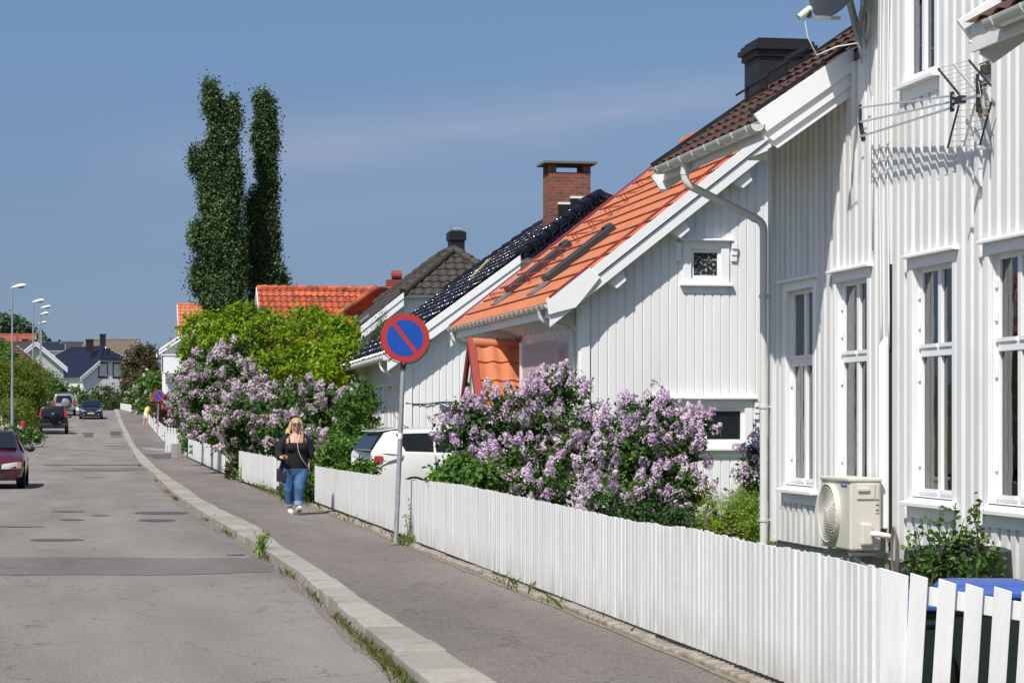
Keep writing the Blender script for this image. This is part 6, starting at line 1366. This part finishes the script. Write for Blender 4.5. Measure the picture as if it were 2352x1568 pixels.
    # --- shoes
    for (pts, rr) in (([(-.095, .085, .05), (-.09, .03, .052), (-.085, -.05, .042), (-.082, -.115, .034)], [.042, .045, .045, .03]), ([(.024, -.15, .075), (.026, -.20, .08), (.029, -.27, .105), (.032, -.33, .135)], [.042, .045, .045, .03])):
        k = MB(T); k.tube(L(*pts), rr, 14, e=.85); sh = fuse('shoe', k, cloth("white_canvas", (.7, .7, .69)), t, voxel=.008, smooth_it=2)
        P = L(*pts); k = MB(T)
        for q0, q1 in zip(P[:-1], P[1:]): k.bar(q0 - V3((0, 0, .036)), q1 - V3((0, 0, .03)), .078, .016, up=(0, 0, 1))
        k.build('sole', cloth("grey_sole", (.35, .34, .32)), sh)
    # --- cardigan: sleeves and long open fronts
    card = M("sheer_navy_knit", (.018, .014, .03), rough=.9, var=.2, vs=20, trans=.25)
    k = MB(T); k.tube(L((-.13, .02, 1.29), (-.20, .03, 1.20), (-.262, .035, 1.08), (-.285, .02, 1.0), (-.27, -.06, .94), (-.262, -.10, .925)), [.062, .08, .085, .078, .062, .052], 14)
    k.tube(L((.13, .02, 1.29), (.185, .025, 1.20), (.225, .035, 1.08), (.232, .02, .98), (.215, .0, .90)), [.062, .078, .074, .062, .05], 14)
    k.tube(L((-.12, .02, 1.30), (-.04, .085, 1.315), (.04, .085, 1.315), (.12, .02, 1.30)), [.05, .045, .045, .05], 10)
    for s, zz, xo in ((-1, .54, -.245), (1, .70, .215)):
        k.rings([[V3((s * .125 + (xo - s * .125) * f + s * w * .055 * (.7 + .5 * f), .02 + .10 * math.sin(w * 1.5) * 1.0 - .02 * f, 1.27 + (zz - 1.27) * f)) for w in (-1, -.5, 0, .5, 1)] + [V3((s * .125 + (xo - s * .125) * f + s * w * .055 * (.7 + .5 * f), .05 + .10 * math.sin(w * 1.5) - .02 * f, 1.27 + (zz - 1.27) * f)) for w in (1, .5, 0, -.5, -1)] for f in (0, .15, .3, .5, .7, .85, 1)], cap=True)
    k.rings([[V3((x, .165 + .03 * math.cos(x * 9), z)) for x in (-.2, -.1, 0, .1, .2)] + [V3((x, .19 + .03 * math.cos(x * 9), z)) for x in (.2, .1, 0, -.1, -.2)] for z in (1.27, 1.0, .8, .62)], cap=True)
    fuse('cardigan', k, card, t, voxel=.01, smooth_it=3)
    # --- hair
    k = MB(T); k.sphere((0, .022, 1.492), (.088, .092, .10), 20, 14); k.sphere((0, .07, 1.40), (.085, .055, .11), 14, 10)
    for s, pts in ((-1, [(-.02, -.04, 1.585), (-.082, -.045, 1.52), (-.092, -.03, 1.46), (-.098, -.025, 1.40), (-.13, -.02, 1.345), (-.185, -.01, 1.325)]), (-1, [(-.03, .0, 1.58), (-.09, -.0, 1.50), (-.105, -.0, 1.42), (-.115, -.02, 1.35), (-.10, -.06, 1.31)]), (-1, [(-.08, .02, 1.50), (-.115, .02, 1.42), (-.15, .02, 1.37), (-.17, .03, 1.34)]), (1, [(.02, -.04, 1.585), (.082, -.045, 1.52), (.09, -.03, 1.45), (.095, -.035, 1.38), (.10, -.05, 1.32), (.115, -.06, 1.27)]), (1, [(.03, .0, 1.58), (.09, 0, 1.5), (.10, .0, 1.42), (.105, -.01, 1.35)])):
        k.tube(L(*pts), [.014, .02, .022, .022, .018, .01][:len(pts)] if len(pts) == 6 else [.016, .024, .024, .016, .009][:len(pts)], 10)
    fuse('hair', k, hairm, t, voxel=.008, smooth_it=2)
    # --- sunglasses, lips, earphones, keys
    k = MB(T)
    for s in (-1, 1): k.lathe([(0, .006), (.018, .006), (.027, .002), (.027, -.004)], (s * .032, -.105, 1.478), (s * .12, -1, .05), 18); k.bar((s * .055, -.095, 1.485), (s * .08, -.0, 1.485), .004, .006)
    k.bar((-.008, -.112, 1.484), (.008, -.112, 1.484), .005, .005); k.build('sunglasses', M("mirror_lens", (.05, .05, .06), rough=.15, spec=.8), t, smooth=40)
    k = MB(T); k.sphere((0, -.107, 1.418), (.022, .005, .0075), 10, 6); k.build('lips', M("lips", (.42, .10, .09), rough=.4), t, smooth=60)
    k = MB(T); cab = L((.0, -.175, 1.185), (.012, -.195, 1.12), (.014, -.20, 1.06), (.045, -.195, .98), (.085, -.185, .90), (.14, -.17, .83), (.175, -.13, .785))
    k.tube(L((-.068, -.05, 1.44), (-.062, -.07, 1.36), (-.045, -.125, 1.25), (-.015, -.165, 1.20), (0, -.175, 1.185)), .0025, 6); k.tube(L((.07, -.05, 1.44), (.055, -.08, 1.36), (.035, -.125, 1.25), (.012, -.165, 1.20), (0, -.175, 1.185)), .0025, 6); k.tube(cab, .0035, 6); k.box((.0, -.18, 1.18), (.008, .008, .03))
    k.build('earphone_cable', whitetrim, t, smooth=60)
    k = MB(T); k.box((-.215, -.225, .93), (.03, .05, .065)); k.top('key_case', blackpl, 'small dark object held in the hand of the walking person', 'keys', bevel=.006)
person_woman()
def person_yellow():
    g = onG(335, 982, .1); X0, Y0, Z0 = g.x, g.y, g.z; s = 1.0
    t = thing('person', 'person in a yellow sleeveless top and white shorts leaning over the far fence', 'person', V3((X0, Y0, Z0))); T = Matrix.Translation(V3((X0, Y0, Z0))) @ Matrix.Rotation(R(-60), 4, 'Z')
    def L(*a): return [V3(p) for p in a]
    b = MB(T)   # faces local +y, leaning forward
    b.tube(L((0, 0, .86), (0, .05, 1.05), (0, .12, 1.25), (0, .2, 1.40)), [.15, .135, .15, .07], 14, e=.75); b.tube(L((0, .2, 1.38), (0, .27, 1.46)), .055, 10); b.sphere((0, .33, 1.52), (.078, .10, .11), 16, 10); b.sphere((0, .43, 1.49), (.012, .02, .02), 8, 6)
    for sg in (-1, 1):
        b.tube(L((sg * .17, .17, 1.34), (sg * .2, .22, 1.15), (sg * .17, .36, 1.0), (sg * .15, .5, .95)), [.05, .042, .035, .027], 10)
        for k in range(4): b.tube(L((sg * .15 + (k - 1.5) * .018, .5, .95), (sg * .15 + (k - 1.5) * .02, .56, .93), (sg * .15 + (k - 1.5) * .02, .58, .90)), [.012, .009, .008], 6)
        b.tube(L((sg * .15 - sg * .03, .5, .95), (sg * .1, .53, .94)), [.012, .009], 6)
        b.tube(L((sg * .09, .0, .88), (sg * .1, sg * .05 - .0, .48), (sg * .1, sg * .1 - .06, .08)), [.095, .062, .038], 12); b.tube(L((sg * .1, sg * .1 - .07, .06), (sg * .1, sg * .1 + .1, .03)), [.042, .03], 10)
    fuse('body', b, skin, t, voxel=.014, smooth_it=3)
    k = MB(T); k.tube(L((0, -.01, .88), (0, .045, 1.03), (0, .12, 1.24), (0, .17, 1.37)), [.17, .155, .172, .13], 16, e=.8); fuse('top', k, cloth("yellow_cotton", (.72, .66, .22)), t, voxel=.014)
    k = MB(T); k.tube(L((0, .0, .92), (0, .0, .78)), [.165, .185], 16, e=.8)
    for sg in (-1, 1): k.tube(L((sg * .09, 0, .84), (sg * .1, .01 + sg * .02, .64)), [.115, .11], 12)
    fuse('shorts', k, cloth("cream_cotton", (.68, .67, .55)), t, voxel=.014)
    k = MB(T); k.sphere((0, .31, 1.55), (.09, .11, .11), 14, 10); k.sphere((0, .25, 1.48), (.07, .06, .09), 12, 8); fuse('hair', k, cloth("dark_hair", (.04, .025, .015)), t, voxel=.014)
person_yellow()

# ================================================================== heat pump
T = Matrix.Translation(V3((6.60, 20.42, .505)))
hp = thing('heat_pump', 'cream heat pump unit with a round fan grille on the near house wall', 'heat pump', V3((6.75, 20.0, .5)))
cream = M("cream_enamel", (.60, .575, .50), rough=.4, var=.03)
t0 = V3((6.6, 19.6, .505)); W_, D_, H_ = .82, .29, .635     # length along Y, depth along X, height
mb = MB(); mb.box2((6.6, 19.6, .505), (6.89, 20.42, 1.14)); case = mb.build('casing', cream, hp, bevel=.018)
mb = MB(); mb.box2((6.585, 19.59, 1.115), (6.90, 20.43, 1.150)); mb.build('top_cover', cream, case, bevel=.01)
fc = V3((6.6, 20.12, .82)); fr_ = MB(); ax = V3((-1, 0, 0))
fr_.lathe([(.255, 0), (.255, .045), (.262, .05), (.268, .04), (.268, 0)], fc, ax, 40); fr_.build('fan_ring', cream, case, smooth=40)
mb = MB(); mb.lathe([(0, .004), (.25, .004)], fc, ax, 32); mb.build('fan_recess', rubber, case)
mb = MB()
for k in range(9):
    r_ = .045 + k * .0235; mb.tube([fc + ax * (.046 + .012 * (1 - (r_ / .25) ** 2)) + V3((0, math.cos(a) * r_, math.sin(a) * r_)) for a in [2 * math.pi * j / 36 for j in range(37)]], .0035, 4)
for k in range(28):
    a0 = 2 * math.pi * k / 28; mb.tube([fc + ax * (.044 + .012 * (1 - f * f)) + V3((0, math.cos(a0 + f * .7) * .25 * f, math.sin(a0 + f * .7) * .25 * f)) for f in (.18, .4, .6, .8, 1.0)], .003, 4)
mb.lathe([(0, .062), (.045, .06), (.048, .05)], fc, ax, 20); mb.build('fan_grille', cream, case, smooth=60)
mb = MB(); mb.box2((6.66, 19.588, .96), (6.83, 19.6, 1.10)); mb.box2((6.665, 19.57, 1.03), (6.775, 19.59, 1.065)); hd2 = mb.build('handle_recess', cream, case, bevel=.012)
mb = MB(); mb.prism([(6.69, 19.60, .55), (6.80, 19.60, .55), (6.80, 19.60, .74), (6.69, 19.60, .76)], (0, -.05, 0)); mb.build('pipe_cover', cream, case, bevel=.02, recalc=True)
mb = MB(); mb.tube([(6.78, 19.56, .655), (6.85, 19.54, .65), (6.93, 19.53, .635), (6.965, 19.56, .615), (6.97, 19.62, .60)], .026, 12); mb.build('pipe', whitetrim, hp, smooth=50)
mb = MB(); mb.box2((6.835, 19.592, .84), (6.865, 19.6, 1.09)); mb.build('label', M("printed_label", (.55, .54, .50), rough=.5), case)
mb = MB()
for z in (.86, .905, .95): mb.box2((6.837, 19.5895, z), (6.863, 19.592, z + .009))
mb.build('label_print', rubber, case)
def lettering(txt, size, loc, rot, mat, parent, name='lettering'):
    cu = bpy.data.curves.new(name, 'FONT'); cu.body = txt; cu.size = size; cu.extrude = .0008; o = bpy.data.objects.new(name, cu); C.objects.link(o); o.matrix_world = Matrix.Translation(V3(loc)) @ rot
    bpy.context.view_layer.update(); dg = bpy.context.evaluated_depsgraph_get(); me = bpy.data.meshes.new_from_object(o.evaluated_get(dg)); me.transform(o.matrix_world); me.transform(Matrix.Translation(-worldbase(parent))); bpy.data.objects.remove(o)
    me.name = name; me.materials.clear(); me.materials.append(mat); q = bpy.data.objects.new(name, me); C.objects.link(q); q.parent = parent; return q
rotm = Matrix(((0, 0, -1, 0), (-1, 0, 0, 0), (0, 1, 0, 0), (0, 0, 0, 1)))
lettering('Panasonic', .045, (6.597, 19.85, 1.065), rotm, M("blue_panel_colour2", (.02, .05, .4)), case)
mb = MB()
for y in (19.68, 20.34): 
    mb.bar((6.62, y, .47), (6.99, y, .47), .04, .03); mb.bar((6.97, y, .2), (6.97, y, .5), .03, .03); mb.bar((6.66, y, .44), (6.96, y, .25), .02, .02)
    for x in (6.66, 6.84): mb.tube([(x, y, .48), (x, y, .51)], .022, 10)
mb.build('wall_bracket', steel, hp)
mb = MB()
for k in range(4):
    mb.tube([(6.955 + .008 * k, 19.46 + .06 * math.cos(a), .52 + .2 * math.sin(a) - .02 * k) for a in [2 * math.pi * j / 20 for j in range(21)]], .008, 5)
mb.top('cable_coil', M("grey_cable", (.16, .14, .12), rough=.6), 'coil of grey cable hanging behind the heat pump', 'cable', smooth=60)
# ================================================================== TV aerial on the facade
an = thing('tv_aerial', 'long television aerial with grid reflectors sticking out from the near facade', 'aerial', V3((6.98, 17.5, 4.25))); alu = M("aluminium", (.6, .61, .62), rough=.35, metal=.6)
mb = MB(); mb.bar((7.0, 17.45, 4.34), (6.78, 17.05, 4.30), .022, .022); mb.bar((6.98, 17.5, 4.1), (6.98, 17.5, 4.38), .03, .02); mb.bar((6.98, 17.5, 4.1), (6.80, 17.08, 4.1), .014, .014); mb.tube([(6.78, 17.05, 4.36), (6.78, 17.05, 4.06)], .014, 8); mb.build('wall_arm', blackpl, an)
tip = V3((6.80, 19.9, 4.345)); root = V3((6.78, 17.1, 4.19)); bd_ = (tip - root).normalized(); 
for off, ln in (((0, 0, .13), 1), ((0, 0, 0), 1), ((0, 0, -.13), 1)):
    a = root + V3(off) * .35 + bd_ * .45; b = tip + V3(off); mb = MB(); mb.bar(a, b, .016, .016); boom = mb.build('boom', alu, an)
    mb = MB(); n_ = 13
    for k in range(n_):
        q = a.lerp(b, (k + .5) / n_); w = .035; mb.tube([q + V3((-w, 0, 0)), q + V3((w, 0, 0))], .0035, 5)
    mb.build('director_elements', alu, boom)
mb = MB(); mb.bar(root - bd_ * .1, root + bd_ * .5, .022, .022); mb.build('boom', alu, an)
mb = MB(); mb.bar(tip + V3((0, .01, .16)), tip + V3((0, .01, -.02)), .02, .045); mb.bar(tip + V3((0, .01, .0)), tip + V3((.03, .0, -.17)), .02, .04); mb.build('end_bracket', blackpl, an, bevel=.004)
q = root + bd_ * .5; mb = MB(); mb.bar(q + V3((0, 0, .08)), q + V3((0, 0, -.08)), .025, .05); mb.box(root + bd_ * .32, (.06, .12, .06)); mb.build('dipole_box', blackpl, an, bevel=.005)
for sg, hh in ((1, .33), (-1, .33)):
    hx = V3((1, -.12, .28 if sg > 0 else .1)).normalized(); dn = V3((0, .46, .27)) if sg > 0 else V3((0, .24, -.31)); o_ = root + V3((0, 0, sg * .05)); mb = MB()
    for f in (-1, 1): mb = MB(); mb.bar(o_ + hx * (.13 * f), o_ + hx * (.13 * f) + dn, .011, .018); mb.build('reflector_bar', blackpl, an)
    mb = MB(); mb.bar(o_, o_ + dn, .014, .014)
    for k in range(8):
        c_ = o_ + dn * (k / 7); mb.tube([c_ - hx * .14, c_ + hx * .14], .003, 5)
    mb.build('reflector_grid', alu, an)
mb = MB()
for dy_ in (0, .1, .22): mb.tube([(6.78, 17.1 - dy_ * .3, 4.3), (6.80, 17.1 - dy_ * .5, 4.2 - dy_ * .5), (6.9, 17.2 - dy_ * .4, 4.05), (6.97, 17.45, 4.1)], .004, 5)
mb.build('lead', M("beige_cable", (.5, .36, .2), rough=.6), an)
wl = atX(2257, 158, 6.93); mb = MB(); mb.box2((6.92, wl.y - .035, wl.z - .045), (6.98, wl.y + .035, wl.z + .03)); mb.prism([(6.91, wl.y - .04, wl.z + .03), (6.99, wl.y - .04, wl.z + .06), (6.99, wl.y + .04, wl.z + .06), (6.91, wl.y + .04, wl.z + .03)], (0, 0, .012)); mb.top('wall_lamp', M("brown_glass", (.06, .05, .03), rough=.3), 'small brown wall lamp above the aerial bracket', 'lamp', bevel=.01, recalc=True)
# ================================================================== satellite dish
dc = atX(1940, -48, 6.72); sd_ = thing('satellite_dish', 'dark satellite dish with a white receiver arm above the brown roof edge', 'satellite dish', V3((6.95, 20.45, 5.4)))
ax = V3((-.90, -.32, .28)).normalized(); mb = MB(); mb.lathe([(0.0, 0), (.12, .006), (.25, .03), (.36, .065), (.40, .085), (.405, .08), (.36, .055), (.25, .018), (0, -.012)], dc, ax, 40); mb.build('dish', M("dark_grey_enamel", (.02, .024, .032), rough=.5), sd_, smooth=60)
lnb = atX(1846, 34, 6.25); low = dc + V3((-.05, 0, -.36)); mb = MB(); mb.bar(low, lnb + V3((.05, 0, -.02)), .03, .03); mb.build('arm', alu, sd_)
mb = MB(); mb.tube([lnb + V3((.03, 0, .03)), lnb + V3((-.05, -.01, -.03))], [.035, .03], 12); mb.sphere(lnb + V3((.05, 0, .045)), .036, 12, 8); mb.build('receiver', M("lnb_plastic", (.6, .59, .5), rough=.4), sd_, smooth=60)
mb = MB(); mb.box(lnb + V3((.05, 0, .01)), (.03, .06, .07)); mb.build('clamp', blackpl, sd_)
mb = MB(); mb.tube([dc, (6.9, 20.42, dc.z - .25), (6.98, 20.3, 4.95)], .035, 10); mb.tube([(6.98, 20.25, 5.6), (6.93, 20.2, 5.15), (6.98, 20.25, 5.05)], .02, 8); mb.build('mount', steel, sd_, smooth=50)
mb = MB(); mb.tube([lnb, lnb + V3((.03, -.02, -.2)), lnb + V3((.12, 0, -.36)), lnb + V3((.3, 0, -.28)), lnb + V3((.5, .0, -.24)), V3((6.98, 20.3, lnb.z - .3))], .006, 6); mb.build('cable', M("white_cable", (.6, .6, .56), rough=.5), sd_, smooth=60)
cl = atX(1992, 52, 6.94); mb = MB()
for k in range(5): mb.tube([(cl.x - .01 * k, cl.y + math.cos(a) * (.09 + .012 * k), cl.z + math.sin(a) * (.13 + .012 * (k % 3))) for a in [2 * math.pi * j / 24 for j in range(25)]], .006, 5)
mb.top('cable_coil', M("beige_cable2", (.45, .43, .38), rough=.6), 'coil of pale cable hanging below the satellite dish', 'cable', smooth=60)
# ================================================================== wheeled bins
def bin_(label, x, y, w, d, h, body, lid, ang, off=0):
    T = Matrix.Translation(V3((x, y, off))) @ Matrix.Rotation(ang, 4, 'Z'); t = thing('wheeled_bin', label, 'bin', V3((x, y, off)), 'blue lidded bins')
    mb = MB(T); mb.rings([[(sx * w * f, sy * d * f, z) for sx, sy in ((-.5, -.5), (.5, -.5), (.5, .5), (-.5, .5))] for z, f in ((0.06, .82), (h * .8, .97), (h, 1.0))], cap=True); mb.box2((-w * .52, -d * .52, h - .1), (w * .52, d * .52, h - .04)); mb.build('bin_body', body, t, bevel=.02)
    mb = MB(T); lidr = [[(sx * w * f, sy * d * f - (.02 if sy < 0 else 0), z) for sx, sy in ((-.54, -.56), (.54, -.56), (.54, .54), (-.54, .54))] for z, f in ((h - .005, 1.0), (h + .03, 1.0), (h + .075, .86), (h + .085, .5))]; mb.rings(lidr, cap=True); mb.build('lid', lid, t, bevel=.012)
    mb = MB(T); mb.tube([(-w * .4, d * .6, h - .02), (w * .4, d * .6, h - .02)], .02, 8); mb.build('handle', body, t)
    for s in (-1, 1):
        mb = MB(T); mb.tube([(s * w * .42, d * .42, .1), (s * w * .5, d * .42, .1)], .1, 16); mb.build('wheel', rubber, t)
binb = M("dark_green_bin", (.012, .022, .018), rough=.5); lidb = M("blue_lid", (.035, .09, .34), rough=.45, spec=.5)
b1 = atY(2250, 1345, 12.8); b2 = atY(2080, 1370, 12.2)
bin_('larger dark green bin with a blue lid behind the leaning picket fence', b1.x + .02, 12.75, .5, .54, b1.z - .085, binb, lidb, R(-12), .04)
bin_('smaller blue lidded bin close behind the first wide picket', b2.x + .02, 12.3, .42, .5, b2.z - .08, binb, lidb, R(-10), .02)

for o in list(bpy.data.objects):
    b_ = o.name.split('.')[0]
    if b_ in ('eave_underside', 'verge_trim', 'rafter_end', 'purlin_end', 'wall_bracket', 'gable_wall', 'gable_cheek', 'bracket', 'roof_hoop', 'cable', 'lead', 'fascia', 'flashing', 'flashing_strip', 'roof_rail', 'dipole_box'): splitparts(o)
    elif b_ == 'pickets': splitparts(o, 'picket')
    elif b_ == 'director_elements': splitparts(o, 'director_element')
    elif b_ == 'ironmongery': splitparts(o, 'hinge')
